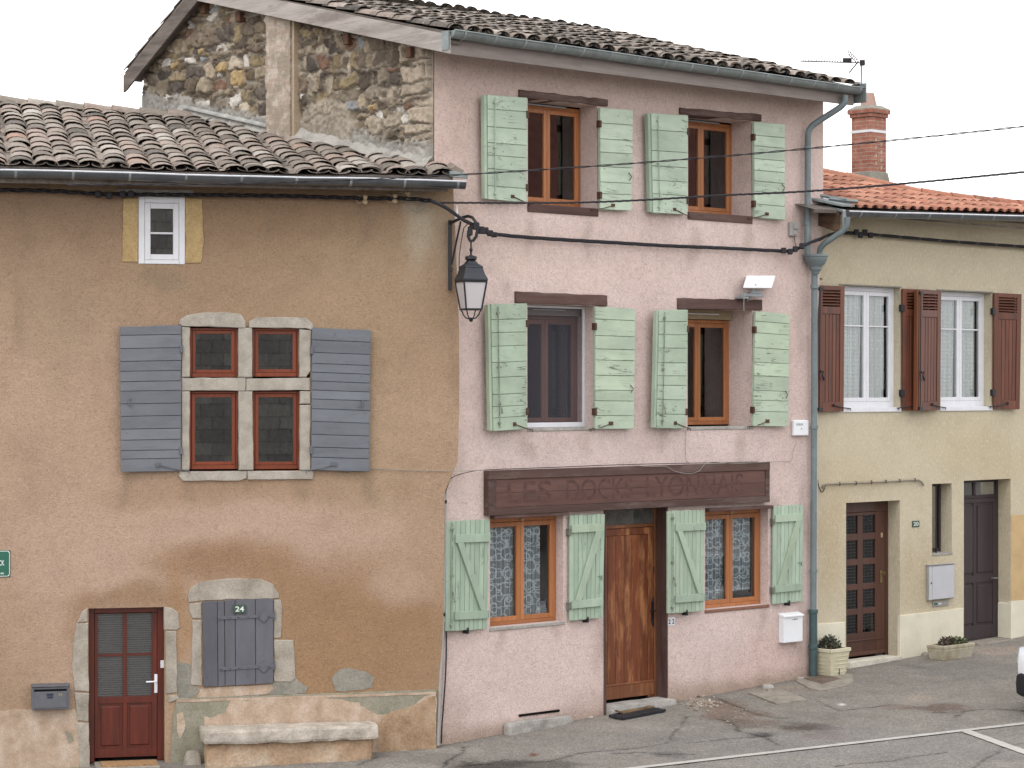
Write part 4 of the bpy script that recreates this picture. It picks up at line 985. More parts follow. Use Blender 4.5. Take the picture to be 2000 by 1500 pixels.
# wall top follows the two roof slopes
TOP = np.where(gs > -4.53, 9.60-(gs+4.53)*0.241, 9.60+(gs+4.53)*0.61)
# big corner stones darkened slightly
gm = MB(GB)
idx = -np.ones((NZg, NXg), int); keepv = ((gh < TOP+0.03) & (gh > RZ-0.25)).reshape(NZg, NXg)
pts = []; cols = []
Hr = H.reshape(NZg, NXg); Cr = COL.reshape(NZg, NXg, 3)
for j in range(NZg):
    for i in range(NXg):
        if keepv[j, i]:
            idx[j, i] = len(pts); pts.append((gx[i], -Hr[j, i] if i < NXg-3 else 0.0, gzz[j])); cols.append((*Cr[j, i], 1.0))
fs = []
for j in range(NZg-1):
    for i in range(NXg-1):
        q = (idx[j, i], idx[j, i+1], idx[j+1, i+1], idx[j+1, i])
        if min(q) >= 0: fs.append(q)
gm.add(pts, fs, .5); gm.col = cols
gable = gm.build('gable_wall', STONEW, pink, smooth=True, recalc=False)
gable['label'] = 'rubble stone gable wall'
gable.modifiers.clear()
# brick flue running up the gable
off = 0.17
qa = GB.st(519, 150, off)[0]; qb = GB.st(566, 150, off)[0]
WBRICK = bricks('limewashed_brick', C(192, 178, 164), C(172, 146, 128), C(198, 186, 170), 1.0, 0.2, 0.06, bump=.9)
fm = MB(GB); zb_ = 6.9; nz_ = 46
ztop = min(9.62-(qb+4.53)*0.241, 9.6)
PP = []
for k in range(nz_+1):
    z = zb_+(ztop-zb_)*k/nz_; j_ = 0.06*mnoise.noise(Vector((0, 0, z*5)))+.05*mnoise.noise(Vector((0, 5, z*14)))
    PP += [(qa+j_-.03, 0.03, z), (qa+j_, -off+.006*mnoise.noise(Vector((3, 0, z*6))), z), (qb+.02*mnoise.noise(Vector((7, 5, z*9))), -off+.006*mnoise.noise(Vector((8, 0, z*6))), z), (qb+.01, 0.03, z)]
fm.add(PP, [(4*k+i, 4*k+i+1, 4*k+i+5, 4*k+i+4) for k in range(nz_) for i in range(3)], .5)
fm.build('brick_flue', WBRICK, pink, recalc=False)
nt_ = WBRICK.node_tree; bs_ = next(n for n in nt_.nodes if n.type == 'BSDF_PRINCIPLED'); old = bs_.inputs['Base Color'].links[0].from_socket
nn_ = nt_.nodes.new('ShaderNodeTexNoise'); nn_.inputs['Scale'].default_value = 5.; nn_.inputs['Detail'].default_value = 8; nn_.inputs['Roughness'].default_value = .75; nt_.links.new(next(n for n in nt_.nodes if n.type == 'TEX_COORD').outputs['Object'], nn_.inputs['Vector'])
rp_ = nt_.nodes.new('ShaderNodeValToRGB'); rp_.color_ramp.elements[0].position = .44; rp_.color_ramp.elements[1].position = .56; nt_.links.new(nn_.outputs['Fac'], rp_.inputs[0])
mx_ = nt_.nodes.new('ShaderNodeMix'); mx_.data_type = 'RGBA'; nt_.links.new(rp_.outputs[0], mx_.inputs[0]); nt_.links.new(old, mx_.inputs[6]); mx_.inputs[7].default_value = C(152, 138, 120); nt_.links.new(mx_.outputs[2], bs_.inputs['Base Color'])
fm = MB(GB); fm.box(qb+.004, qb+.05, -off+.03, .0, zb_, ztop-.02); fm.build('flue_plaster', stone('flue_plaster', C(160, 140, 116), C(178, 156, 130), C(190, 170, 144), 3.0), pink)
# zinc flashing where the tan roof dies into the gable
fl = MB(GB); N = 30; P = []
for i in range(N+1):
    s = -5.05+(5.05-3.15)*i/N; r0 = roofz(s)+0.07
    P += [(s, -.15, r0+.02), (s, -.11, r0+.035), (s, -.09, r0+.065)]
fl.add(P, [(3*i+k, 3*i+k+1, 3*i+k+4, 3*i+k+3) for i in range(N) for k in range(2)], .5); fl.build('flashing', plain('old_flashing', C(160, 160, 156), .6, .3, .1, .2, 7.), pink, recalc=False)
fl = MB(GB); N = 150; P = []                           # mortar fillet bedding the edge tiles
for i in range(N+1):
    s = -5.2+5.2*i/N; r0 = roofz(s)+0.055; w1 = mnoise.noise(Vector((s*5, 0, 3))); w2 = mnoise.noise(Vector((s*11, 4, 0)))
    if s < -3.1: r0 -= .03
    w3 = mnoise.noise(Vector((s*23, 4, 9))); P += [(s, -.17-.04*w1, r0-.02), (s, -.12-.03*w2, r0+.02+.02*w1), (s, -.09+.02*w3, r0+.06+.04*w2+.015*w3), (s, -.03, r0+.11+.07*w1+.05*w2+.03*w3)]
fl.add(P, [(4*i+k, 4*i+k+1, 4*i+k+5, 4*i+k+4) for i in range(N) for k in range(3)], .5); fl.build('mortar_fillet', stone('fillet_mortar', C(138, 134, 126), C(164, 160, 152), C(178, 174, 166), 5.0, .8), pink, recalc=False)
PURL = wood('purlin_wood', C(92, 62, 48), C(118, 82, 62), 'y', .8, .2, C(80, 56, 46), .5)
# purlin ends under the verge
for (u, v) in ((398, 22), (467, 38), (565, 54), (678, 82), (800, 108)):
    s, z = GB.st(u, v, .1); m = MB(GB); m.box(s-.05, s+.05, -.13, .05, z-.03, z+.10); m.build('purlin_end', PURL, pink, bevel=.006)

# ---- roof of the pink house
PT = 0.241; PEZ = 8.545
XE0 = -0.24; XE1 = PK.st(1679, 170, .5)[0]-0.06
wob = lambda x, w: 0.02*mnoise.noise(Vector((x*0.8, w*0.8, 4))) + (w/5.2)*(.10*min(1., max(0., (x-1.5)/4.5)) - .03)
pmp = roof_map(-0.52, PEZ, PT, wob)
PW = (4.53+.52)*math.sqrt(1+PT*PT); ZR = PEZ+(4.53+.52)*PT
rt = 0.61; rl = math.sqrt(1+rt*rt); RW = (6.25-4.53)*rl
def rmp(x, w, h): return (x, 6.25-w/rl+h*rt/rl, ZR-(6.25-4.53)*rt+w*rt/rl+h/rl)
dk = MB(PK)
P = [pmp(XE0+(XE1-XE0)*i/16, w, h) for i in range(17) for (w, h) in ((0.03, .012), (PW, .012), (PW, -.06), (0.03, -.06))]
dk.add(P, [f for i in range(16) for f in ((4*i, 4*i+1, 4*i+5, 4*i+4), (4*i+3, 4*i+7, 4*i+6, 4*i+2), (4*i, 4*i+4, 4*i+7, 4*i+3))]+[(0, 3, 2, 1), (64, 65, 66, 67)])
dk.hexa([rmp(XE0, 0, -.06), rmp(XE1, 0, -.06), rmp(XE1, RW, -.06), rmp(XE0, RW, -.06), rmp(XE0, 0, .012), rmp(XE1, 0, .012), rmp(XE1, RW, .012), rmp(XE0, RW, .012)])
proof = dk.build('roof', DARK_BARGE, pink)
tm = MB(PK); canal_tiles(tm, pmp, XE0+.10, XE1-.08, PW-.1, .262, .34, .116, flat=.5, stagger=.7, lift=.020, jit=1.3)
canal_tiles(tm, rmp, XE0+.10, XE1-.08, RW-.1, .262, .35, .116, flat=.48)
tm.build('roof_tiles', GREY_TILE, proof, smooth=True, recalc=False)
rg = MB(PK); x = XE0
while x < XE1-.1:
    pts = []
    for (xx, rr, zz_) in ((x, 0.115, ZR+.025), (min(x+.45, XE1), 0.10, ZR+.005)):
        for th in (0, .014):
            for kk in range(9):
                an = math.pi*kk/8; pts.append((xx, 4.53-(rr-th)*math.cos(an)*1.2, zz_+(rr-th)*math.sin(an)*.8+wob(xx, PW)))
    fs = []
    for kk in range(8): fs += [(kk, kk+1, 19+kk, 18+kk), (kk, 9+kk, 10+kk, kk+1), (9+kk, 27+kk, 28+kk, 10+kk)]
    rg.add(pts, fs, R()); x += .37
rg.build('ridge_tiles', GREY_TILE, proof, smooth=True, recalc=False)
# boards of the verge and the eave
m = MB(GB); m.prism([(0.56, 8.285), (0.56, 8.51), (-4.52, 9.735), (-4.52, 9.51)], -0.26, -0.225); m.build('bargeboard', BARGE, pink, bevel=.004)
m = MB(GB); m.prism([(-4.53, 9.50), (-4.53, 9.735), (-6.27, 8.675), (-6.27, 8.44), (-6.20, 8.47)], -0.258, -0.226); m.build('bargeboard', DARK_BARGE, pink, bevel=.004, seg=1)
m = MB(GB); m.prism([(0.50, 8.46), (-4.53, 9.66), (-6.2, 8.64), (-6.2, 8.60), (-4.53, 9.62), (0.50, 8.42)], -0.225, 0.0); m.build('verge_soffit', DARK_BARGE, pink)
m = MB(PK); m.box(XE0+.02, XE1-.02, -.46, -.43, 8.30, 8.52); m.box(XE0+.02, XE1-.02, -.43, .0, 8.405, 8.42); m.build('fascia', FASCIA, pink, bevel=.003)
m = MB(PK); m.box(XE0-.03, XE0+.0, -.56, -.44, 8.33, 8.56); m.build('fascia_end', ZINC, pink, bevel=.003); m = MB(PK); m.box(XE1-.0, XE1+.02, -.66, -.40, 8.33, 8.60); m.build('fascia_end', ZINC, pink, bevel=.003)
gutter(pink, PK, (XE0+.01, -.545, 8.555), (XE1-.0, -.545, 8.535), .088, ZINC, .5, wob=.012)
# purlin stub ends etc. at the right verge
m = MB(PK); m.prism([(XWb-.0, 8.4), (XE1, 8.4), (XE1, 8.42), (XWb, 8.42)], .0, 4.4); m.build('verge_soffit', FASCIA, pink)

# ---- windows, upper storeys
LIN = [((1012, 175), (1185, 195), (1185, 208), (1012, 190)), ((1326, 210), (1484.5, 224), (1484.5, 237), (1326, 223)),
       ((1005, 569), (1183.5, 577), (1183.5, 598), (1005, 592)), ((1322, 582), (1486, 585.5), (1486, 606), (1322, 604))]
SH = [  # left leaf then right leaf of each window: TL TR BL BR, offsets
    (((952.5, 185), (1030.5, 191), (954, 389), (1029, 395), .135, .075), ((1172, 210), (1237, 215), (1173, 409), (1234, 411), .07, .10)),
    (((1272, 221), (1344.5, 226), (1276, 415), (1342, 419), .13, .075), ((1473, 238), (1533.5, 243), (1474, 424), (1534, 429.5), .07, .10)),
    (((959.5, 594), (1029.5, 592.5), (964, 842), (1029.5, 838), .145, .075), ((1163, 599.5), (1242, 603), (1163, 837.5), (1238.5, 837.5), .07, .09)),
    (((1288, 605), (1344, 605), (1283, 836), (1340, 837), .17, .075), ((1476, 608), (1543, 613.5), (1471, 832), (1540, 833), .07, .09))]
where = ['top floor left', 'top floor right', 'middle floor left', 'middle floor right']
for i in range(4):
    xa, xb, zb_, zt_, dep = WR[i]
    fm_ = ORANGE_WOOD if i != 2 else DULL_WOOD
    ztf = zt_-0.02 if i < 2 else zt_-0.13
    w = casement(pink, PK, xa, xb, zb_+(0.03 if i < 2 else 0.03), ztf, dep-0.02, fm_, fw=.05, sw=.055, bottom=.05, label=where[i]+' window with stained wooden frame')
    lp = pxpoly(PK, LIN[i]); m = MB(PK); m.prism(ragged(lp, .12, .008, i+2.0), -.03, .25); m.build('lintel', BROWN, w, bevel=.006)
    if i < 2:
        m = MB(PK); m.box(xa-.01, xb+.015, -.018, dep-.02, zb_-.085, zb_+.018); m.build('sill', BROWN, w, bevel=.006)
        m = MB(PK); m.tube([(xa+.2, dep-.10, zt_-.035), (xb-.35, dep-.10, zt_-.035)], .012, 6); m.build('blind_rail', ZINC_LIGHT, w)
    else:
        m = MB(PK); m.box(xa-.01, xb+.015, -.012, dep-.02, zb_-.03, zb_+.012); m.build('sill', CEMENT_LIGHT, w, bevel=.006)
        m = MB(PK); m.box(xa+.003, xb-.003, dep-.09, dep-.015, ztf+.002, zt_+.02); m.build('blind_box', FASCIA if i == 2 else stone('beige_blind_box', C(150, 130, 100), C(166, 146, 114), C(176, 156, 126), 3.), w, bevel=.004)
        m = MB(PK); m.tube([(xa+.3, dep-.10, zt_-.055), (xb-.3, dep-.10, zt_-.055)], .008, 6); m.build('blind_rail', WHITE_PVC, w)
    if i == 2:                                      # fly screen framed in white, standing forward of the casement
        m = MB(PK); ys = dep-.16; e = .003; zt2 = zt_-.004
        m.box(xb-.04, xb-e, ys, ys+.03, zb_+.014, zt2); m.box(xa+e, xa+.04, ys, ys+.03, zb_+.014, zt2)
        m.box(xa+.04, xb-.04, ys+.001, ys+.029, zt2-.03, zt2-.001); m.box(xa+.04, xb-.04, ys+.001, ys+.029, zb_+.014, zb_+.075); sc = m.build('screen_frame', WHITE_PVC, w, bevel=.003)
        m = MB(PK); m.add([(xa+.04, ys+.015, zb_+.07), (xb-.04, ys+.015, zb_+.07), (xb-.04, ys+.015, zt2-.03), (xa+.04, ys+.015, zt2-.03)], [(0, 1, 2, 3)])
        nm = bpy.data.materials.new('insect_mesh'); nm.use_nodes = True; nt = nm.node_tree; nt.nodes.clear(); o_ = nt.nodes.new('ShaderNodeOutputMaterial'); a_ = nt.nodes.new('ShaderNodeBsdfTransparent'); b_ = nt.nodes.new('ShaderNodeBsdfDiffuse'); b_.inputs[0].default_value = (.10, .10, .12, 1); x_ = nt.nodes.new('ShaderNodeMixShader'); x_.inputs[0].default_value = .38
        nt.links.new(a_.outputs[0], x_.inputs[1]); nt.links.new(b_.outputs[0], x_.inputs[2]); nt.links.new(x_.outputs[0], o_.inputs[0])
        m.build('screen_mesh', nm, w, recalc=False)
    (l_, r_) = SH[i]
    pl = Panel(PK, *l_); plank_shutter(pink, pl, GREEN_H if i < 2 else GREEN_W, True, random.choice([6, 7, 8]) if i < 2 else 9, .16, (.28, .22, .22, .20)[i], 'L', rodmat=GREEN_V if i in (0, 1) else EDGE_ROD, label='%s window, left green shutter' % where[i])
    # the stiles seen on the shutter's outer edge
    m = MB(PK); pl.box(m, -.075, -.005, .004, .996, -.075, -.012); m.build('shutter_edge', GREEN_V, pink, bevel=.003)
    pr = Panel(PK, *r_); s_ = plank_shutter(pink, pr, GREEN_H if i < 2 else GREEN_W, True, random.choice([6, 7, 8]) if i < 2 else 9, None, .2, 'R', label='%s window, right green shutter' % where[i])
    m = MB(PK); q = pr.p(.9, .32 if i != 3 else .27, .012); m.tube([(q[0]-.02, q[1], q[2]+.07), (q[0]+.02, q[1]-.015, q[2]+.02), (q[0]-.015, q[1]-.01, q[2]-.03)], .006, 6); m.build('catch', RUST, s_)

# ---- ground floor
for i in (4, 5):
    xa, xb, zb_, zt_, dep = WR[i]
    w = casement(pink, PK, xa, xb, zb_+.0, zt_-.01, dep-.01, ORANGE_WOOD, fw=.05, sw=.06, bottom=.045, label='ground floor %s window with stained wooden frame' % ('left' if i == 4 else 'right'))
    m = MB(PK); m.box(xa-.0, xb+.015, -.09, dep-.05, zt_+.0, zt_+.045); m.build('blind_box', BROWN, w, bevel=.005)
    m = MB(PK); m.box(xa-.01, xb+.02, -.015, dep-.02, zb_-.045, zb_-.002); m.build('sill', CEMENT_LIGHT if i == 4 else DULL_WOOD, w, bevel=.006)
    m = MB(PK); xm = (xa+xb)/2; m.lathe([(.0, zt_-.055), (.018, zt_-.05), (.022, zt_-.035), (.018, zt_-.02), (0.0, zt_-.015)], xm, dep-.05, 10); m.build('knob', CREAM_PORC, w, smooth=True)
    c = MB(PK); nx = 50; yy = dep+.075
    for (a_, b_, zlo) in ((xa+.09, (xa+xb)/2-.02, zb_+.08), ((xa+xb)/2+.03, xb-(.20 if i == 4 else .12), zb_+(.09 if i == 4 else .2))):
        P = []
        for k in range(nx+1):
            x = a_+(b_-a_)*k/nx; y = yy+.012*math.sin(k*.9)+.006*math.sin(k*2.3)
            P += [(x, y, zlo), (x, y, zt_-.07)]
        c.add(P, [(2*k, 2*k+2, 2*k+3, 2*k+1) for k in range(nx)], .5)
    single(c, 'net_curtain', LACE_R, 'ring-patterned white lace curtain in the window %s of the plank door' % ('left' if i == 4 else 'right'), 'curtain', PK, xa, dep+.07, zb_, recalc=False)
SG = [(((872, 1018), (956.5, 1015), (870.7, 1233), (951.5, 1229), .12, .055), 'L', 9, (.10, .07)), (((1113, 1006.7), (1182, 1004), (1113, 1213), (1178, 1206), .055, .075), 'R', 8, None),
      (((1304, 998.6), (1377, 995.8), (1304, 1198.7), (1374, 1193), .12, .055), 'L', 9, (.14, .07)), (((1511, 988.8), (1569.6, 985.4), (1510, 1180), (1568, 1174), .055, .075), 'R', 8, None)]
sg_lab = ['green Z-braced shutter beside the conduit', 'green Z-braced shutter left of the plank door', 'green Z-braced shutter right of the plank door', 'green Z-braced shutter nearest the downpipe']
for j, ((tl, tr, bl, br, ol, orr), side, n, _) in enumerate(SG):
    pn = Panel(PK, tl, tr, bl, br, ol, orr)
    if side == 'L': led = {'a': (.19, .995), 'bars': ((.80, .875), (.10, .175)), 'brace': ((.88, .175), (.30, .80))}
    else: led = {'a': (.03, .93), 'bars': ((.835, .91), (.115, .19)), 'brace': ((.22, .19), (.80, .835))}
    s_ = plank_shutter(pink, pn, GREEN_V, False, n, .12 if side == 'L' else None, .36, side, label=sg_lab[j], ledges=led, stay=False, rodmat=EDGE_ROD, dark=HINGE_G)
    m = MB(PK); q = pn.p(.5, -.005, 0.0); m.box(q[0]-.015, q[0]+.015, q[1]-.03, q[1]+.06, q[2]-.035, q[2]+.012); m.tube([(q[0], q[1]-.02, q[2]-.02), (q[0], q[1]-.025, q[2]+.04)], .012, 6); m.build('shutter_stop', IRON, pink, bevel=.002)
    if side == 'R':
        m = MB(PK); q = pn.p(.9, .40, .006); m.tube([(q[0]-.05, q[1], q[2]), (q[0]+.01, q[1]-.01, q[2]+.01), (q[0]+.02, q[1], q[2]-.04)], .006, 6); m.build('catch', ZINC, s_)
# shop fascia
sp = pxpoly(PK, [(955, 919), (1504, 903), (1499, 985), (957, 1003)], .10)
x0, x1 = sp[0][0]+.0, sp[1][0]; zb0, zb1 = sp[3][1], sp[2][1]; zt0, zt1 = sp[0][1], sp[1][1]
zbm = (zb0+zb1)/2; ztm = (zt0+zt1)/2
SIGNW = wood('old_sign_paint', C(92, 62, 56), C(116, 82, 74), 'x', .75, .2, C(84, 64, 60), .7, bump=.4)
SIGNL = wood('old_sign_border', C(80, 58, 54), C(100, 74, 68), 'x', .75, .2, C(128, 112, 106), .5, bump=.4)
sgn = thing('shop_sign', 'long brown timber shop fascia with faded dark lettering above the plank door', 'sign', PK, x0, -.1, zbm)
m = MB(PK); H_ = ztm-zbm; 
for (a_, b_) in ((.165, .49), (.494, .80)): m.box(x0+.13, x1-.09, -.088, -.0, zbm+H_*a_, zbm+H_*b_)
m.build('board', SIGNW, sgn, bevel=.003)
m = MB(PK); m.box(x0, x1, -.10, 0, zbm, zbm+H_*.16); m.box(x0, x1, -.103, 0, zbm+H_*.804, ztm); m.box(x0, x0+.125, -.095, 0, zbm+H_*.16, zbm+H_*.804); m.box(x1-.085, x1, -.097, 0, zbm+H_*.16, zbm+H_*.804)
m.build('sign_frame', SIGNL, sgn, bevel=.004)
GHOST = plain('ghost_lettering', C(97, 69, 65), .8, .1, 0, .18, 14.)
m = MB(PK); xl = lambda u: PK.st(u, 960, .09)[0]
for s_, ua, ub in (('LES', 990, 1077), ('DOCKS', 1106, 1236), ('LYONNAIS', 1262, 1452)): m = MB(PK); text_mb(m, s_, xl(ua), xl(ub), zbm+H_*.25, zbm+H_*.74, -.0888, bold=.015); m.build('lettering', GHOST, sgn, recalc=False)
# plank door
y = pdd-.06; zt2 = pdz1; fr0 = pdx0+.002; ztr = PK.st(1235, 1024, -y)[1]
m = MB(PK); m.box(fr0, fr0+.03, y, y+.07, pdz0, zt2-.003); m.box(pdx1-.05, pdx1-.002, y, y+.07, pdz0, zt2-.003); m.box(fr0+.03, pdx1-.05, y+.001, y+.069, ztr-.045, ztr+.0); m.box(fr0+.03, pdx1-.05, y+.001, y+.069, zt2-.03, zt2-.003)
pdoor = m.build('door', DOOR_FRAME, pink, bevel=.004); pdoor['label'] = 'weathered varnished plank door with transom light'
m = MB(PK); xl0, xl1 = fr0+.034, pdx1-.054; n = 6; zbot = pdz0+.06
m.box(xl0, xl0+.06, y+.012, y+.05, zbot, ztr-.05); m.box(xl1-.10, xl1, y+.012, y+.05, zbot, ztr-.05); m.box(xl0+.06, xl1-.10, y+.013, y+.049, ztr-.14, ztr-.05); 
for i in range(n):
    a_ = xl0+.062+(xl1-.102-xl0-.062)*i/n; b_ = xl0+.062+(xl1-.102-xl0-.062)*(i+1)/n; m.box(a_+.002, b_-.002, y+.022+U(-.001, .001), y+.045, zbot+.21, ztr-.142)
lf = m.build('leaf', DOOR_WOOD, pdoor, bevel=.004)
m = MB(PK); m.box(xl0+.005, xl1-.005, y-.004, y+.04, zbot+.03, zbot+.2); m.prism([(xl0, zbot+.2), (xl1, zbot+.2), (xl1, zbot+.225), (xl0, zbot+.225)], y-.008, y+.03); m.build('weatherboard', DOOR_FRAME, pdoor, bevel=.006)
m = MB(PK); hx, hz = PK.st(1275, 1195, -y); m.box(hx-.022, hx+.022, y-.0, y+.014, hz-.15, hz+.15); m.tube([(hx, y, hz+.02), (hx, y-.05, hz+.02), (hx-.10, y-.055, hz+.02)], .011, 8); m.tube([(hx, y+.005, hz+.13), (hx, y-.004, hz+.20)], [.02, .006], 8); m.tube([(hx, y+.005, hz-.13), (hx, y-.004, hz-.20)], [.02, .006], 8)
m.build('handle', IRON, pdoor, bevel=.003)
m = MB(PK); hx, hz = PK.st(1277, 1112, -y); m.box(hx-.014, hx+.014, y-.004, y+.02, hz-.03, hz+.03); m.build('lock', RUST, pdoor, bevel=.003)
m = MB(PK); m.add([(fr0+.03, y+.03, ztr), (pdx1-.05, y+.03, ztr), (pdx1-.05, y+.03, zt2-.03), (fr0+.03, y+.03, zt2-.03)], [(0, 1, 2, 3)]); m.build('transom_pane', GLASS_D, pdoor, recalc=False)
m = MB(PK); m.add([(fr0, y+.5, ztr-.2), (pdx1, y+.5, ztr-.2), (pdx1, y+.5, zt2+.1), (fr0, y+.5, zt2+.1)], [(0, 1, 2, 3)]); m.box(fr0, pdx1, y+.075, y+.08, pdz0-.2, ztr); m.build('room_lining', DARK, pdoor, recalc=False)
m = MB(PK); m.box(pdx1-.016, pdx1+.006, -.012, y-.001, pdz0-.02, pdz1+.02); m.box(pdx0-.03, pdx0+.012, -.012, y-.001, pdz0-.1, pdz1+.02); m.build('door_jamb', BROWN_Z, pink, bevel=.004)
m = MB(PK); rock(m, pdx0+.01, pdx1+.06, -.15, y+.02, pdz0-.35, pdz0+.060, (14, 6, 6), .008, 10, 2., 4.); m.build('doorstep', CEMENT_LIGHT, pink)
# number tiles
for k, (ua, ub) in enumerate(((1303, 1310.3), (1310.8, 1318))):
    pass
x0, x1, z0, z1 = rect(PK, 1303.5, 1206, 1318, 1221.5, .006)
t = thing('house_number', 'pair of small white number tiles reading 22 beside the brown door jamb', 'sign', PK, x0, 0, z0)
xm = (x0+x1)/2
for a_, b_ in ((x0, xm-.001), (xm+.001, x1)):
    m = MB(PK); m.box(a_, b_, -.008, 0.0, z0, z1); tl_ = m.build('number_tile', WHITE, t, bevel=.001)
    m = MB(PK); text_mb(m, '2', a_+(b_-a_)*.2, b_-(b_-a_)*.2, z0+.02, z1-.02, -.0115, bold=.02); m.build('numeral', INKB, tl_, recalc=False)
# white letter box
x0 = PK.st(1531, 1230, .1)[0]; x1 = PK.st(1568, 1230, .1)[0]; z0 = PK.st(1550, 1254, .1)[1]; z1 = PK.st(1550, 1202, .1)[1]
t = thing('letter_box', 'white lidded letter box on the pink wall near the downpipe', 'letter box', PK, x0, 0, z0)
m = MB(PK); m.box(x0, x1, -.10, -.002, z0, z1); m.build('box_body', WHITE, t, bevel=.006, seg=2)
m = MB(PK); m.hexa([(x0-.008, -.118, z1-.02), (x1+.008, -.118, z1-.02), (x1+.008, -.118, z1+.004), (x0-.008, -.118, z1+.004), (x0-.008, -.001, z1+.001), (x1+.008, -.001, z1+.001), (x1+.008, -.001, z1+.04), (x0-.008, -.001, z1+.04)]); m.build('lid', WHITE, t, bevel=.004)
m = MB(PK); text_mb(m, 'o MRC', x0+.17, x0+.30, z1-.065, z1-.045, -.1015, bold=.01); m.build('lettering', INKB, t, recalc=False)
# air brick ledge
m = MB(PK); q0 = PK.st(990, 1405, .08); q1 = PK.st(1112, 1393, .08); rock(m, q0[0], q1[0], -.14, .0, q0[1]-.3, q1[1]-.02, (20, 5, 6), .014, 7, 6., 4.); m.build('cellar_ledge', CEMENT_LIGHT, pink)
m = MB(PK); a_ = PK.st(1013, 1399, .0); b_ = PK.st(1092, 1391, .0); m.box(a_[0], b_[0], -.012, .0, (a_[1]+b_[1])/2+.0, (a_[1]+b_[1])/2+.03); m.build('cellar_vent', DARK, pink)

# ---- rain pipe shared at the corner of the pink house
def pxtube(fr, mb, pts, r, n=10): mb.tube([(lambda q: (q[0], -o, q[1]))(fr.st(u, v, o)) for (u, v, o) in pts], r, n)
def bend(pts, k=5):
    """round the corners of a polyline"""
    P = [Vector(p) for p in pts]; out = [P[0]]
    for i in range(1, len(P)-1):
        a_ = P[i].lerp(P[i-1], min(.45, .12/max(.01, (P[i]-P[i-1]).length))); b_ = P[i].lerp(P[i+1], min(.45, .12/max(.01, (P[i]-P[i+1]).length)))
        for j in range(k+1):
            t_ = j/k; out.append((a_*(1-t_)+P[i]*t_)*(1-t_)+(P[i]*(1-t_)+b_*t_)*t_)
    return out+[P[-1]]
pipe = thing('rain_pipe', 'grey-green rain pipe with hopper head at the right corner of the pink house', 'downpipe', PK, PK.st(1590, 1320, .08)[0], -.08, .25)
def P3(fr, lst): return [(lambda q: (q[0], -o, q[1]))(fr.st(u, v, o)) for (u, v, o) in lst]
m = MB(PK); m.tube(bend(P3(PK, [(1650, 186, .545), (1650, 204, .545), (1578, 250, .10), (1577, 500, .10)])), .045, 12); up = m.build('upper_pipe', PIPE_GREEN, pipe, smooth=True)
m = MB(PK); m.tube(bend(P3(PK, [(1655, 424, .50), (1654, 446, .48), (1601, 482, .12), (1601, 502, .10)])), .042, 12); m.build('branch_pipe', PIPE_GREEN, pipe, smooth=True)
hxx = PK.st(1591, 510, .13)[0]; zz0 = PK.st(1591, 531, .12)[1]; sc_ = (PK.st(1591, 498, .12)[1]-zz0)
m = MB(PK); m.lathe([(.05, zz0-.03), (.055, zz0), (.085, zz0+sc_*.12), (.09, zz0+sc_*.30), (.13, zz0+sc_*.45), (.145, zz0+sc_*.62), (.165, zz0+sc_*.75), (.165, zz0+sc_*.86), (.178, zz0+sc_*.9), (.178, zz0+sc_*1.02), (.16, zz0+sc_*1.02), (.12, zz0+sc_*.8)], hxx, -.15, 24); m.build('hopper_head', PIPE_GREEN, pipe, smooth=True)
m = MB(PK); m.tube(P3(PK, [(1591, 528, .12), (1590, 800, .09), (1588.5, 1196, .08)]), .046, 12); m.build('lower_pipe', PIPE_GREEN, pipe, smooth=True)
m = MB(PK); m.tube(P3(PK, [(1588.5, 1190, .08), (1588, 1330, .08)]), .056, 12); m.build('cast_foot', PIPE_DARK, pipe, smooth=True)
for (u, v, o, mt, rr) in ((1577, 290, .10, PIPE_GREEN, .052), (1577, 436, .10, PIPE_GREEN, .052), (1590.5, 560, .12, PIPE_GREEN, .056), (1590, 834, .09, PIPE_GREEN, .056), (1589, 1115, .08, PIPE_GREEN, .055), (1588.5, 1194, .08, PIPE_DARK, .066), (1588, 1263, .08, PIPE_DARK, .066)):
    q = PK.st(u, v, o); m = MB(PK); m.lathe([(rr-.01, q[1]-.03), (rr, q[1]-.025), (rr, q[1]+.025), (rr-.01, q[1]+.03)], q[0], -o, 16); m.build('pipe_collar', mt, pipe, smooth=True)

# ================================================================== cream house on the right
cream = thing('cream_house', 'cream roughcast house with red tile roof, brick chimney and brown louvred shutters', 'house', CR, 7, 0, .3)
cx0 = XWb-.05; cx1 = 15.5
c1 = rect(CR, 1655, 560.5, 1757.6, 799); c2 = rect(CR, 1843, 570.5, 1936, 797); CRW = []
for (ul, ur, ui, vt, vb) in ((1647, 1757.6, 1744, 562, 799), (1837, 1936, 1920, 572, 797)):
    CRW.append((CR.st(ul, 680)[0], CR.st(ur, 680)[0], CR.st(ur, vb)[1], CR.st(ur, vt)[1], depth_for(CR, ur, ui)))
D1 = (CR.st(1652.5, 1100)[0], CR.st(1757.5, 1100)[0], CR.st(1757, 1285)[1], CR.st(1757, 977)[1], depth_for(CR, 1757.5, 1735))
D2 = (CR.st(1882.5, 1100)[0], CR.st(1974, 1100)[0], CR.st(1946, 1245)[1]-.02, CR.st(1974, 935)[1], depth_for(CR, 1974, 1950))
SL = (CR.st(1820.5, 1010)[0], CR.st(1859, 1010)[0], CR.st(1840, 1080.5)[1], CR.st(1840, 944.5)[1], depth_for(CR, 1859, 1836))
P2 = lambda r, g, b: C(r, g, b, .88, .64)
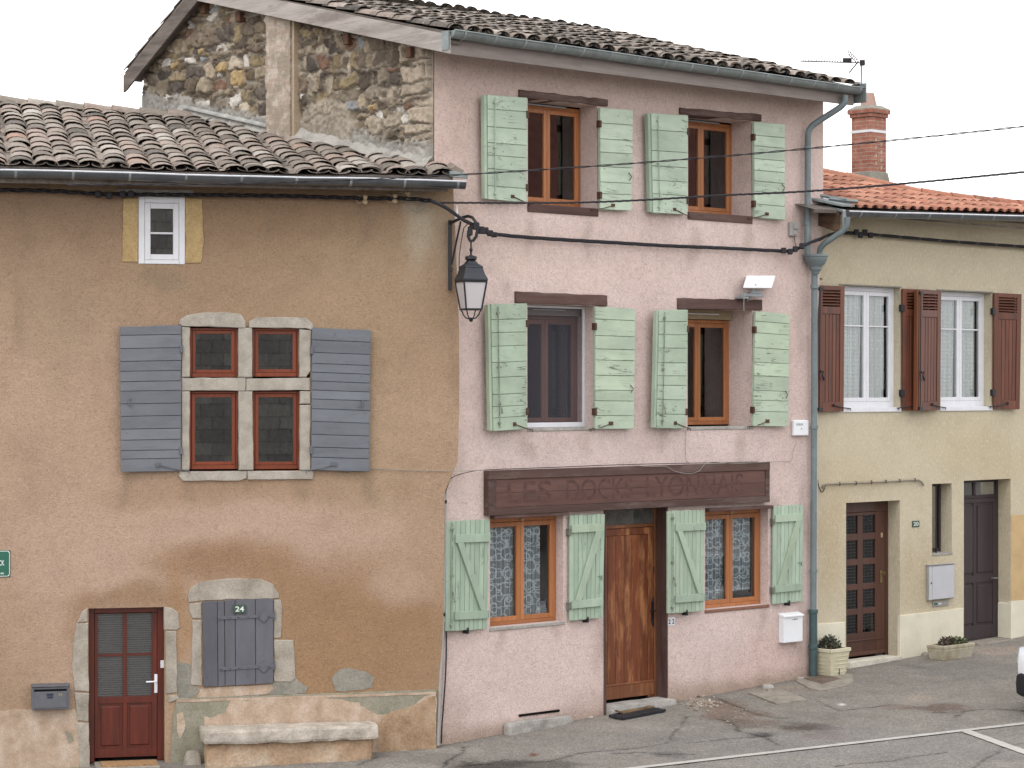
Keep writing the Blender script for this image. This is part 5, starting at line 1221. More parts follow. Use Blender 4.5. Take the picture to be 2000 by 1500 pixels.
cp = painter(P2(208, 192, 156), [(1800, 450, 300, 45, P2(200, 184, 146), .8), (1800, 520, 260, 45, P2(200, 185, 148), .6), (1620, 600, 40, 200, P2(202, 186, 144), .5), (1800, 880, 300, 70, P2(208, 192, 154), .6),
    (1620, 1050, 30, 90, P2(194, 168, 118), .7), (1790, 1130, 40, 60, P2(196, 172, 128), .6), (1865, 850, 90, 40, P2(204, 186, 142), .5), (1700, 850, 60, 50, P2(206, 192, 156), .5), (1930, 900, 60, 40, P2(196, 172, 122), .5), (1660, 930, 60, 40, P2(200, 178, 134), .5)], 22.)
m = MB(CR); wall_grid(CR, m, cx0, cx1, -.4, 6.95, CRW+[D1[:2]+(D1[2]-.2,)+D1[3:], D2[:2]+(D2[2]-.2,)+D2[3:], SL], cp, .14)
b0 = len(m.v); shell(CR, m, cx0, cx1, 7.0, -.4, 6.9, cp); m.build('wall', CREAMW, cream, recalc=False)
cw_lab = ['first white window from the downpipe with net curtains', 'second white window from the downpipe with net curtains']
for i in range(2):
    xa, xb, zb_, zt_, dep = CRW[i]
    w = casement(cream, CR, xa, xb, zb_+.02, zt_-.0, dep-.02, WHITE_PVC, fw=.07, sw=.06, bars=(.685,), bottom=.09, glassm=GLASS_S, label=cw_lab[i])
    m = MB(CR); m.box(xa-.02, xb+.015, -.02, dep-.03, zb_-.04, zb_+.025); m.build('sill', CEMENT_LIGHT if i == 5 else WHITE_PVC, w, bevel=.006)
    m = MB(CR); m.box(xa-.1, xb+.03, -.012, .1, zt_-.004, zt_+.018); m.build('lintel_edge', CEMENT, w, bevel=.003)
    c = MB(CR); yy = dep+.065; nx = 60
    for side, (a_, b_) in enumerate(((xa+.14, (xa+xb)/2-.035), ((xa+xb)/2+.06, xb-.15))):
        P = []; zt3 = zt_-.10; zl = zb_+.12; rows = 10
        for k in range(nx+1):
            for r_ in range(rows+1):
                f_ = r_/rows; wv = 1-.10*f_; x = a_+(b_-a_)*(k/nx)*wv + (0.02*f_ if side else 0)
                P.append((x, yy-.02+.022*math.sin(k*.75+side)*(0.5+.5*f_)+.01*math.sin(k*1.9), zt3+(zl-zt3)*f_))
        R1 = rows+1
        c.add(P, [(k*R1+r_, (k+1)*R1+r_, (k+1)*R1+r_+1, k*R1+r_+1) for k in range(nx) for r_ in range(rows)], .5)
    single(c, 'net_curtain', LACE_D, 'patterned net curtains in the %s white window from the downpipe' % ('first' if i == 0 else 'second'), 'curtain', CR, xa, dep+.06, zb_, recalc=False, smooth=True)
CS = [((1599, 557), (1650, 559), (1597, 805), (1648, 803), .10, .06, 'L'), ((1764, 563.6), (1816, 566), (1764, 801), (1814, 803), .05, .07, 'R'),
      ((1796, 565.6), (1838.6, 567.6), (1794.5, 803), (1836.6, 800.7), .17, .07, 'L'), ((1942.5, 572), (1995.7, 574.5), (1941.7, 798.6), (1991.9, 799.4), .05, .09, 'R')]
cs_lab = ['brown louvred shutter beside the downpipe', 'brown louvred shutter right of the first window, half hidden', 'brown louvred shutter left of the second window, overlapping another', 'rightmost brown louvred shutter']
for j, (tl, tr, bl, br, ol, orr, side) in enumerate(CS):
    pn = Panel(CR, tl, tr, bl, br, ol, orr); m = MB(CR); sw = .16
    pn.box(m, 0, sw, 0, 1, -.035, 0); pn.box(m, 1-sw, 1, 0, 1, -.035, 0)
    for (a_, b_) in ((0, .075), (.775, .835), (.965, 1.0)): pn.box(m, sw, 1-sw, a_, b_, -.034, -.001)
    n = 5
    for i in range(n): pn.box(m, sw+(1-2*sw)*i/n+.008, sw+(1-2*sw)*(i+1)/n-.008, .075, .775, -.026, -.010)
    s_ = m.build('shutter', SHUT_BROWN, cream, bevel=.004); s_['label'] = cs_lab[j]
    m = MB(CR)
    for i in range(5):
        b_ = .842+.122*(i+.15)/5; P = pn.p
        m.hexa([P(sw, b_, -.002), P(1-sw, b_, -.002), P(1-sw, b_+.006, -.002), P(sw, b_+.006, -.002), P(sw, b_+.012, -.034), P(1-sw, b_+.012, -.034), P(1-sw, b_+.018, -.034), P(sw, b_+.018, -.034)])
    m.build('louvre', SHUT_BROWN, s_)
    m = MB(CR); pn.box(m, sw, 1-sw, .835, .965, -.06, -.05); m.build('louvre_backing', DARK, s_)
    if side == 'L':
        m = MB(CR); pn.box(m, -.06, -.005, .004, .996, -.08, -.01); m.build('shutter_edge', EDGE_WOOD if j else SHUT_BROWN, s_, bevel=.004)
        m = MB(CR); m.tube([pn.p(.03, .01, .015), pn.p(.03, .97, .015)], .008, 6); pn.box(m, -.02, .12, .96, .985, 0, .03); pn.box(m, -.02, .14, .01, .035, 0, .03)
        q = pn.p(.14, .32, .01); m.tube([(q[0]-.04, q[1], q[2]), (q[0], q[1]-.02, q[2]), (q[0]-.02, q[1]-.02, q[2]-.05), (q[0]+.02, q[1]-.02, q[2]-.12)], [.02, .014, .01, .02], 6); m.build('espagnolette', IRON, s_)
    m = MB(CR); q = pn.p(.6 if side == 'L' else .5, .05, .012); p1 = (q[0]+(.42 if side == 'L' else -.40), -.03, q[2]-.05); hook(m, CR, q, p1, .008); m.lathe([(.02, q[2]-.02), (.024, q[2]), (.02, q[2]+.02)], q[0], q[1], 8); m.build('stay', IRON, s_)
    if side == 'R':
        for b_ in (.14, .84): x, y, z = pn.p(0, b_, 0); m = MB(CR); m.box(x-.05, x+.03, y-.01, y+.045, z-.05, z+.05); m.build('hinge', IRON, s_, bevel=.004)
# doors of the cream house
def frame_door(house, fr, D, mat, label, fw=.05, topgap=0.0):
    y = D[4]; m = MB(fr); m.box(D[0]+.002, D[0]+fw, y, y+.06, D[2]-.1, D[3]-.002); m.box(D[1]-fw, D[1]-.002, y, y+.06, D[2]-.1, D[3]-.002); m.box(D[0]+fw, D[1]-fw, y+.001, y+.059, D[3]-fw-topgap, D[3]-.002)
    o = m.build('door', mat, house, bevel=.004); o['label'] = label; return o
y = D1[4]; zbd = CR.st(1700, 1279, -y)[1]; d1 = frame_door(cream, CR, D1, DOOR_BROWN, 'brown door glazed with ten small panes', .06, .10)
lx0, lx1 = D1[0]+.064, D1[1]-.064; zt3 = D1[3]-.165
cols = [CR.st(u, 1100, -y)[0] for u in (1652.6, 1676.5, 1686.8, 1711)]; cols[0] = cols[1]-(cols[3]-cols[2])
rows = [(CR.st(1695, a_, -y)[1], CR.st(1695, b_, -y)[1]) for a_, b_ in ((1006, 1041), (1054, 1090.5), (1102.5, 1139), (1150.5, 1187), (1198.5, 1235))]
m = MB(CR); m.box(lx0, cols[0], y+.01, y+.05, zbd, zt3); m.box(cols[1], cols[2], y+.011, y+.049, rows[-1][1], rows[0][0]); m.box(cols[3], lx1, y+.01, y+.05, zbd, zt3)
m.box(cols[0], cols[3], y+.012, y+.048, rows[0][0], zt3); m.box(cols[0], cols[3], y+.012, y+.048, zbd+.0, rows[-1][1]-.0)
for a_, b_ in zip(rows, rows[1:]):
    m.box(cols[0], cols[1], y+.012, y+.048, b_[0], a_[1]); m.box(cols[2], cols[3], y+.012, y+.048, b_[0], a_[1])
m.box(lx0+.05, lx1-.05, y-.004, y+.0095, zbd+.22, zbd+.24); m.box(lx0+.01, lx1-.01, y+.0, y+.0095, zbd+.01, zbd+.06)
m.build('leaf', DOOR_BROWN, d1, bevel=.005)
WAVY = glass('figured_glass', refl=.5)
for (zt_, zb_) in rows:
    for a_, b_ in ((cols[0], cols[1]), (cols[2], cols[3])):
        g = MB(CR); g.add([(a_, y+.03, zb_), (b_, y+.03, zb_), (b_, y+.03, zt_), (a_, y+.03, zt_)], [(0, 1, 2, 3)]); g.build('pane', WAVY, d1, recalc=False)
GRID = plain('door_grille', C(84, 86, 96), .6, .3, .0, .1, 10.)
g = MB(CR); z = zbd+.25
while z < zt3: g.tube([(cols[0], y+.058, z), (cols[3], y+.058, z)], .0035, 4); z += .045
for k in range(9): xx = cols[0]+(cols[3]-cols[0])*(k+.5)/9; g.tube([(xx, y+.06, zbd+.2), (xx, y+.06, zt3)], .003, 4)
g.build('grille', GRID, d1)
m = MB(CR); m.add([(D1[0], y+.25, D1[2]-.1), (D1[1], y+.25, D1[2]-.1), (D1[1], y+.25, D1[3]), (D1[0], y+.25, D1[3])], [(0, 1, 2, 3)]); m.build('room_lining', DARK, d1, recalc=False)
m = MB(CR); hx, hz = CR.st(1722.5, 1122, -y+.01); m.box(hx-.02, hx+.02, y-.004, y+.0095, hz-.12, hz+.06); m.tube([(hx, y+.002, hz+.02), (hx, y-.05, hz+.02), (hx+.01, y-.06, hz+.02)], [.012, .014, .03], 10); lk = MB(CR); h2, z2 = CR.st(1722.8, 1045, -y+.01); lk.box(h2-.014, h2+.014, y-.012, y+.0095, z2-.035, z2+.035); lk.build('lock', CREAM_PORC, d1, bevel=.003)
m.build('handle', plain('brass', C(150, 130, 84), .35, .6, .6, .1, 10.), d1, bevel=.003)
q0 = CR.st(1658, 1306, .05); q1 = CR.st(1757, 1290, .05); gq0 = CR.w(q0[0], 0, 0)
m = MB(CR); rock(m, D1[0]+.0, D1[1]+.01, -.07, D1[4]+.02, -.1, zbd-.02, (12, 6, 6), .006, 14, 3., 4.); m.build('doorstep', stone('pale_doorstep', C(184, 178, 162), C(206, 200, 184), C(216, 212, 198), 3., .3), cream)
y = D2[4]; zbd = CR.st(1915, 1247, -y)[1]; d2 = frame_door(cream, CR, D2, DOOR_DARK, 'dark violet-brown panelled door', .05); lx0, lx1 = D2[0]+.054, D2[1]-.054
ztl = CR.st(1915, 969, -y)[1]; m = MB(CR); m.box(lx0-.004, lx1+.004, y-.006, y+.055, ztl-.03, ztl+.02); m.box((lx0+lx1)/2-.03, (lx0+lx1)/2+.03, y+.01, y+.05, ztl+.02, D2[3]-.052)
m.box(lx0, lx1, y+.02, y+.04, zbd, ztl-.03)
zm = CR.st(1915, 1130, -y)[1]
for (xa, xb, za, zb2) in ((lx0, lx0+.08, zbd, ztl-.03), (lx1-.08, lx1, zbd, ztl-.03), ((lx0+lx1)/2-.04, (lx0+lx1)/2+.04, zbd+.2, ztl-.09), (lx0+.08, lx1-.08, zbd, zbd+.2), (lx0+.08, lx1-.08, zm-.06, zm+.05), (lx0+.08, lx1-.08, ztl-.10, ztl-.03)): m.box(xa, xb, y+.004+U(0, .002), y+.0195, za, zb2)
m.build('leaf', DOOR_DARK, d2, bevel=.004)
for k in range(2):
    xa = lx0+.08+((lx1-lx0)/2-.04)*k+.01; xb = xa+((lx1-lx0)/2-.04)-.10
    for (za, zb2) in ((zbd+.22, zm-.08), (zm+.07, ztl-.12)):
        m = MB(CR); m.prism([(xa+.02, za+.02), (xb-.0, za+.02), (xb-.0, zb2-.02), (xa+.02, zb2-.02)], y+.006, y+.0198, inset=.012); m.build('door_panel', DOOR_DARK, d2)
m = MB(CR); m.add([(lx0, y+.03, ztl+.02), (lx1, y+.03, ztl+.02), (lx1, y+.03, D2[3]-.05), (lx0, y+.03, D2[3]-.05)], [(0, 1, 2, 3)]); m.build('transom_pane', GLASS_D, d2, recalc=False)
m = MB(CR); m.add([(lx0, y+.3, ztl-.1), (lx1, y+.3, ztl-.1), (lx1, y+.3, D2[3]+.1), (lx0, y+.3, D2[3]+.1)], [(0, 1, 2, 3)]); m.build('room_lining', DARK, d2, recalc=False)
m = MB(CR); hx, hz = CR.st(1937, 1129, -y); m.tube([(hx, y+.005, hz), (hx, y-.04, hz), (hx+.09, y-.045, hz)], .010, 8); m.build('handle', ZINC, d2)
m = MB(CR); a_ = CR.st(1912, 1262, .1); b_ = CR.st(1990, 1246, .1); rock(m, a_[0], D2[1]+.1, -.16, D2[4], -.1, zbd-.01, (12, 6, 4), .01, 10, 7., 4.); m.build('doorstep', SLAB, cream)
# slot window
y = SL[4]-.02; m = MB(CR); m.box(SL[0]+.002, SL[0]+.04, y, y+.05, SL[2]+.01, SL[3]-.01); m.box(SL[1]-.04, SL[1]-.002, y, y+.05, SL[2]+.01, SL[3]-.01); m.box(SL[0]+.04, SL[1]-.04, y+.001, y+.049, SL[3]-.05, SL[3]-.01); m.box(SL[0]+.04, SL[1]-.04, y+.001, y+.049, SL[2]+.01, SL[2]+.06)
w = m.build('window', DOOR_DARK, cream, bevel=.004); w['label'] = 'narrow slot window with one iron bar'
g = MB(CR); g.add([(SL[0]+.04, y+.03, SL[2]+.06), (SL[1]-.04, y+.03, SL[2]+.06), (SL[1]-.04, y+.03, SL[3]-.05), (SL[0]+.04, y+.03, SL[3]-.05)], [(0, 1, 2, 3)]); g.build('pane', GLASS_S, w, recalc=False)
g = MB(CR); g.add([(SL[0], y+.2, SL[2]), (SL[1], y+.2, SL[2]), (SL[1], y+.2, SL[3]), (SL[0], y+.2, SL[3])], [(0, 1, 2, 3)]); g.build('room_lining', DARK, w, recalc=False)
m = MB(CR); bx = CR.st(1828.5, 1010, -.06)[0]; m.tube([(bx, .06, SL[2]+.0), (bx, .06, SL[3])], .012, 8); m.build('iron_bar', IRON, w)
m = MB(CR); m.box(SL[0]-.005, SL[1]+.01, -.01, y, SL[2]-.03, SL[2]+.004); m.build('sill', CEMENT_LIGHT, w, bevel=.004)
# painted plinth and the ochre strip
def pzt(u, v): return CR.st(u, v, .03)
for (pts, nm) in (([(1592, 1219), (1650.5, 1215), (1652.5, 1330), (1592, 1345)], 'plinth'), ([(1758.4, 1202.6), (1882, 1188), (1882, 1300), (1758, 1310)], 'plinth'), ([(1975, 1174.5), (2260, 1147), (2260, 1300), (1975, 1300)], 'plinth')):
    slab_px(cream, CR, pts, nm, PLINTH_CREAM, -.032, .02, .0, .006)
m = MB(CR); pz = CR.st(1974, 1176)[1]; m.box(D2[1]-.002+.0, D2[1]+.03, -.03, D2[4]-.005, .2, pz); m.box(D2[1]-.03, D2[1]-.0025, .002, D2[4]-.006, .2, pz-.02); m.build('plinth', PLINTH_CREAM, cream, bevel=.006)
slab_px(cream, CR, [(1975.5, 1006), (2260, 996), (2260, 1146), (1975.5, 1173)], 'ochre_panel', OCHRE_WALL, -.006, .01)
# meter cupboard
x0, x1, z0, z1 = rect(CR, 1815, 1103, 1864, 1171, .06)
t = thing('meter_cupboard', 'pale grey wall meter cupboard under the slot window', 'meter box', CR, x0, 0, z0)
m = MB(CR); m.box(x0, x1, -.05, -.001, z0, z1); m.build('cupboard_body', PLASTIC, t, bevel=.006); m = MB(CR); m.box(x0+.0, x0+.07, -.062, -.0505, z0+.01, z1-.01); m.box(x0+.074, x1-.01, -.066, -.0505, z0+.012, z1-.012); m.build('cupboard_door', plain('meter_door', C(190, 192, 200), .5, .3, 0, .03, 4.), t, bevel=.004)
m = MB(CR); m.box(x0-.01, x1+.015, -.075, -.001, z1+.001, z1+.012); m.build('drip_edge', PLASTIC, t, bevel=.002); m = MB(CR); m.box(x0+.035, x0+.055, -.07, -.0625, (z0+z1)/2-.01, (z0+z1)/2+.01); m.build('lock', IRON, t)
a_ = rect(CR, 1823, 1174, 1853, 1183.5, .02); m = MB(CR); m.box(a_[0], a_[1], -.02, -.001, a_[2], a_[3]); pl_ = m.build('lower_plate', PLASTIC, t, bevel=.003)
m = MB(CR); m.box(a_[0]+.02, a_[0]+.10, -.0225, -.0205, a_[2]+.02, a_[3]-.02); m.build('green_tag', SGREEN, pl_); m = MB(CR); m.box(a_[0]+.12, a_[0]+.20, -.0225, -.0205, a_[2]+.025, a_[3]-.025); m.build('white_tag', INKW, pl_)
plate('house_number', CR, 1781, 1017, 1795, 1029.5, .002, DGREEN, INKW, 'green number plate reading 20 on the cream wall', [('20', .15, .85, .2, .82)])

# ---- roof of the cream house
g0 = CR.st(1648, 413, .52); g1 = CR.st(2000, 422, .52); gs = (g1[1]-g0[1])/(g1[0]-g0[0]); CT = .27
cE = lambda x: g0[1]+gs*(x-g0[0])
cmp_ = lambda x, w, h: (lambda L: (x, -.48+w/L-h*CT/L, cE(x)+.02+w*CT/L+h/L))(math.sqrt(1+CT*CT))
bound = [(1560, 322), (1612, 334), (1660, 345), (1735, 364), (1837, 380), (1984, 396), (2100, 410), (2800, 494)]
def vb_(u):
    for (a, va), (b, vb2) in zip(bound, bound[1:]):
        if a <= u <= b: return va+(vb2-va)*(u-a)/(b-a)
    return 330
xl = g0[0]+.30
def ckeep(x, w):
    u, v = project(CR.w(*cmp_(x, w+.2, .06))); return v > vb_(u)+1
m = MB(CR)
def wmax(x):
    w = .4
    while w < 8 and ckeep(x, w): w += .04
    return w
xs = [XWb-.5+(cx1+.4-XWb+.5)*i/40 for i in range(41)]; P = []
for x in xs:
    wm = wmax(x)+.15; P += [cmp_(x, .03, .0), cmp_(x, wm, .0), (cmp_(x, wm, 0)[0], cmp_(x, wm, 0)[1]+2.5, cmp_(x, wm, 0)[2]-.8), cmp_(x, .03, -.05)]
m.add(P, [f for i in range(40) for f in ((4*i, 4*i+1, 4*i+5, 4*i+4), (4*i+1, 4*i+2, 4*i+6, 4*i+5), (4*i, 4*i+4, 4*i+7, 4*i+3))], .5); croof = m.build('roof', DARK_BARGE, cream, recalc=False)
tm = MB(CR)
canal_tiles(tm, cmp_, xl, cx1, 8.0, .215, .34, .082, lambda x, w: ckeep(x, w), jit=.35, flat=.55)
canal_tiles(tm, cmp_, XWb-.2, xl-.10, 8.0, .215, .34, .082, lambda x, w: w > .5 and ckeep(x, w), jit=.35, flat=.55)
tm.build('roof_tiles', RED_TILE, croof, smooth=True, recalc=False)
rg = MB(CR); x = XWb-.3
while x < cx1:
    w0 = wmax(x)+.1; w1 = wmax(x+.4)+.1; a_ = Vector(cmp_(x, w0, .03)); b_ = Vector(cmp_(x+.42, w1, .03)); rg.tube([a_, b_], [.105, .09], 10); x += .38
rg.build('ridge_tiles', RED_TILE, croof, smooth=True)
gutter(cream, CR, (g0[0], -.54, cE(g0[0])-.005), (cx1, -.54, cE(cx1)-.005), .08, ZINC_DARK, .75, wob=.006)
m = MB(CR); m.box(g0[0]-.0, cx1, -.455, -.43, cE(12)-.2, cE(8)-.04); m.box(g0[0], cx1, -.43, 0, cE(12)-.07, cE(12)-.055); m.build('eave_board', DARK_BARGE, cream)
# closed left end of the eave, rotten boards under a zinc edge
z_ = cE(g0[0]); ROT = wood('rotten_board', C(84, 60, 46), C(132, 104, 84), 'y', .9, .1, C(60, 44, 36), .7, bump=.8)
m = MB(CR); m.prism([(0, 0), (1, 0), (1, 1), (0, 1)], 0, 1); m.v = []; m.f = []; m.r = []
m.hexa([(g0[0]-.05, -.47, z_-.30), (g0[0]-.02, -.47, z_-.30), (g0[0]-.02, -.47, z_-.02), (g0[0]-.05, -.47, z_-.02), (g0[0]-.05, .05, z_-.13), (g0[0]-.02, .05, z_-.13), (g0[0]-.02, .05, z_+.10), (g0[0]-.05, .05, z_+.10)]); m.build('eave_end', ROT, cream, bevel=.004)
m = MB(CR); m.hexa([(g0[0]-.065, -.56, z_-.015), (g0[0]+.0, -.56, z_-.015), (g0[0]+.0, -.56, z_+.02), (g0[0]-.065, -.56, z_+.02), (g0[0]-.065, .05, z_+.105), (g0[0], .05, z_+.105), (g0[0], .05, z_+.15), (g0[0]-.065, .05, z_+.15)])
m.box(g0[0]-.06, g0[0]-.0, -.57, -.53, z_-.24, z_-.016); m.build('verge_strip', ZINC_LIGHT, cream, bevel=.004)
m = MB(CR); q = [cmp_(g0[0]+.0, 0, .05), cmp_(xl-.02, 0, .05), cmp_(xl-.02, .62, .05), cmp_(g0[0]-.3, .62, .05)]; m.hexa(q+[(p[0], p[1], p[2]+.035) for p in q]); m.tube([cmp_(g0[0]+.04, .30, .10), cmp_(xl+.05, .02, .12)], .03, 4); m.tube([cmp_(g0[0]-.0, .45, .12), cmp_(g0[0]+.22, .12, .13)], .025, 4); m.build('valley_flashing', ZINC, cream, bevel=.004)
# chimney
def roof_hit(u, v):
    lo = 28.; best = None
    for k in np.arange(30, 50, .01):
        p = at(u, v, k); q = CR.loc(p); L = math.sqrt(1+CT*CT); w = (q[1]+.48)*L; zz_ = cmp_(q[0], w, 0)[2]
        if best is None or abs(zz_-p[2]) < best[0]: best = (abs(zz_-p[2]), q)
    return best[1]
ch = roof_hit(1697, 352)
k_ = CR.w(*ch)[1]; pxm = F/k_
hw = 36/pxm/.73/2; hd = 33/pxm/.68/2
cz = lambda v: CZ-(v-V0)/F*(k_+.25)
ccx, ccy = ch[0]+.02, ch[1]+.35
for _ in range(5): ccx += (1697-project(CR.w(ccx, ccy, 8))[0])/pxm/.73
k2 = CR.w(ccx, ccy-hd, 0)[1]; cz = lambda v: CZ-(v-V0)/F*k2
CB = bricks('chimney_brick', C(160, 96, 78), C(180, 116, 96), C(170, 150, 134), 1.0, .22, .062)
m = MB(CR); m.box(ccx-hw, ccx+hw, ccy-hd, ccy+hd, ch[2]-.6, cz(229)); chim = m.build('chimney', CB, croof, bevel=.006)
m = MB(CR); e = .05; m.box(ccx-hw-e*.5, ccx+hw+e*.5, ccy-hd-e*.5, ccy+hd+e*.5, cz(229), cz(222)); m.box(ccx-hw-e, ccx+hw+e, ccy-hd-e, ccy+hd+e, cz(222)+.001, cz(213)); m.build('chimney_cap', CB, chim, bevel=.008)
m = MB(CR); P = [(ccx-hw-e, ccy-hd-e, cz(213)), (ccx+hw+e, ccy-hd-e, cz(213)), (ccx+hw+e, ccy+hd+e, cz(213)), (ccx-hw-e, ccy+hd+e, cz(213)), (ccx-.15, ccy-.15, cz(205)), (ccx+.15, ccy-.15, cz(205)), (ccx+.15, ccy+.15, cz(205)), (ccx-.15, ccy+.15, cz(205))]
m.hexa(P); m.build('mortar_haunch', CEMENT, chim)
m = MB(CR); m.lathe([(.135, cz(208)), (.085, cz(180)), (.07, cz(181))], ccx, ccy, 16); m.build('chimney_pot', plain('clay_pot', C(176, 140, 128), .8, .2, 0, .08, 6.), chim, smooth=True)
m = MB(CR); m.box(ccx-hw-.008, ccx+hw+.008, ccy-hd-.008, ccy+hd+.008, cz(259), cz(254)); m.build('white_band', WHITE_PVC, chim)
m = MB(CR); zt_ = cz(336); zb_ = ch[2]-.5; e = .02; e2 = .13
m.hexa([(ccx-hw-e2, ccy-hd-e2, zb_), (ccx+hw+e2, ccy-hd-e2, zb_), (ccx+hw+e, ccy-hd-e, zt_), (ccx-hw-e, ccy-hd-e, zt_), (ccx-hw-e2, ccy+hd+e2, zb_), (ccx+hw+e2, ccy+hd+e2, zb_), (ccx+hw+e, ccy+hd+e, zt_), (ccx-hw-e, ccy+hd+e, zt_)]); m.build('cement_flare', CEMENT, chim, bevel=.01)
m = MB(CR)
for r_ in range(11):                                   # crumbled mortar joints showing pale on the front
    for c_ in (0, 1):
        xx = ccx-hw+hw*2*(.33 if c_ == 0 else .66); zz_ = cz(262)-.10-r_*.125-(.0625 if c_ else 0)
        if zz_ > zt_+.05: m.box(xx-.015, xx+.018, ccy-hd-.004, ccy-hd+.01, zz_-.03, zz_+.03)
m.build('pale_joint', PEEL, chim)
# television aerial behind the chimney
ka = CR.w(ccx, ccy+.9, 0)[1]+.1
A = lambda u, v, d=0.: (lambda p: (p.x, p.y+d, p.z))(at(u, v, ka))
t = thing('tv_aerial', 'thin television aerial on a mast behind the brick chimney', 'aerial', WORLD, *A(1682.6, 345))
m = MB(WORLD); m.tube([A(1682.6, 352), A(1682.6, 120)], .018, 8); m.build('mast', ZINC_LIGHT, t)
m = MB(WORLD); m.tube([A(1564, 119.5), A(1690, 123)], .010, 6)
for i in range(17): 
    u = 1568+i*5.2; p = A(u, 119.6+i*.15); m.tube([(p[0], p[1]-.09, p[2]+.012), (p[0]+.01, p[1]+.09, p[2]+.012)], .006, 4); m.tube([(p[0]-.0, p[1], p[2]), (p[0]+.01, p[1], p[2]+.03)], .006, 4)
p = A(1657, 118.5); m.box(p[0]-.09, p[0]+.05, p[1]-.04, p[1]+.04, p[2]-.03, p[2]+.04); p = A(1683, 122); m.box(p[0]-.03, p[0]+.05, p[1]-.03, p[1]+.03, p[2]-.05, p[2]+.04)
m.build('boom', CABLE, t)
m = MB(WORLD)
for (e0, e1) in ((A(1657, 102), A(1675, 121)), (A(1659, 141.5), A(1675, 122))):
    for dy in (-.12, .12): m.tube([(e0[0], e0[1]+dy, e0[2]), (e1[0], e1[1]+dy, e1[2])], .006, 5)
    for k in range(7):
        f_ = k/6; q = [e0[i]*(1-f_)+e1[i]*f_ for i in range(3)]; m.tube([(q[0]-.015, q[1]-.16, q[2]), (q[0]+.015, q[1]+.16, q[2])], .008, 4)
m.build('reflector', CABLE, t)

# ================================================================== lantern on its bracket
kb = OG.st(879, 500, .03); Lp = OG.w(kb[0], -.03, 0); LD = 28.72
lan = thing('wall_lantern', 'black four-sided street lantern hanging from a scrolled wall bracket at the house corner', 'street lamp', WORLD, *at(879, 567, Lp.y))
B = lambda u, v, d: tuple(at(u, v, d))
dB = Lp.y-.03
m = MB(WORLD); a_ = B(879, 430, dB); b_ = B(879, 567, dB); m.box(a_[0]-.024, a_[0]+.022, dB-.02, dB+.03, b_[2], a_[2]); a2 = B(880, 527, dB); m.box(a2[0]-.028, a2[0]+.026, dB-.028, dB+.03, a2[2]-.02, a2[2]+.03)
m.tube([B(882, 516, dB-.02), B(900, 432, dB-.12)], .013, 6)
br = m.build('bracket', IRON, lan, bevel=.003)
dd = lambda f_: dB-.02+(LD-dB+.02)*f_
arc = [(878, 436, 0), (890, 431, .2), (903, 425, .45), (914, 422, .7), (923, 425, .85), (930, 435, .95), (932.5, 448, 1.), (930, 462, 1.), (924, 470, 1.), (918, 470, 1.), (914.5, 462, 1.), (915, 452, 1.), (918, 447, 1.)]
m = MB(WORLD); m.tube([B(u, v, dd(f_)) for u, v, f_ in arc], .019, 8); q = B(920, 450, LD); m.lathe([(.0, q[2]-.07), (.03, q[2]-.05), (.03, q[2]+.04), (0, q[2]+.06)], q[0]-.01, q[1], 10); m.build('scroll_arm', IRON, lan, smooth=True)
m = MB(WORLD); m.tube([B(*p) for p in ((914, 437, dd(.7)), (906, 445, dd(.6)), (901, 470, dd(.4)), (897, 500, dd(.2)), (896, 560, dd(.1)))], .006, 6); m.build('lamp_lead', CABLE, lan)
m = MB(WORLD); pc_ = B(892, 413, dB-.05); m.lathe([(.022, pc_[2]-.10), (.024, pc_[2]-.04), (.017, pc_[2]-.03), (.010, pc_[2]+.07), (.0, pc_[2]+.075)], pc_[0], pc_[1], 10); m.build('insulator_cap', WHITE_PVC, lan, smooth=True)
LX = (920-U0)/F*LD; lz = lambda v: CZ-(v-V0)/F*LD; rot_ = math.radians(45+22)
m = MB(WORLD); m.lathe([(.011, lz(470)), (.011, lz(484)), (.02, lz(486)), (.02, lz(490)), (.011, lz(492)), (.012, lz(498)), (.07, lz(501)), (.073, lz(506)), (.045, lz(510)), (.042, lz(515)), (.06, lz(519))][::-1], LX, LD, 16); m.build('finial_rod', IRON, lan, smooth=True)
def sq(mb, prof, n=4): mb.lathe(prof, LX, LD, n, rot=rot_)
rr = lambda px: px/F*LD/1.30
m = MB(WORLD); sq(m, [(rr(47), lz(548)), (rr(47), lz(545)), (rr(38), lz(534)), (rr(33), lz(523)), (rr(35), lz(522.5)), (rr(32), lz(520)), (rr(20), lz(515)), (rr(13), lz(509))]); m.build('lantern_roof', plain('lantern_top_paint', C(46, 50, 60), .45, .5, .2, .1, 12.), lan, bevel=.003)
m = MB(WORLD); sq(m, [(rr(45), lz(552)), (rr(46), lz(548))]); sq(m, [(rr(29), lz(606)), (rr(30), lz(602.5))])
def corner(k, px, v):
    a = 2*math.pi*k/4+rot_; return (LX+rr(px)*math.cos(a), LD+rr(px)*math.sin(a), lz(v))
for k in range(4): m.tube([corner(k, 43.5, 550), corner(k, 29.5, 605)], .011, 6)
lf = m.build('lantern_frame', IRON, lan)
for k in range(4):
    m = MB(WORLD); c0, c1_ = corner(k, 42.5, 552), corner((k+1) % 4, 42.5, 552); c2_, c3_ = corner((k+1) % 4, 28.7, 603), corner(k, 28.7, 603); m.add([c0, c1_, c2_, c3_], [(0, 1, 2, 3)]); m.build('lantern_pane', LAMP_GLASS, lan, recalc=False)
m = MB(WORLD)
for k in range(4):
    P = []
    for (px, v) in ((29, 606), (24, 609), (22, 614), (14, 621), (3, 623)): P.append(corner(k, px, v))
    m.tube(P, .008, 6)
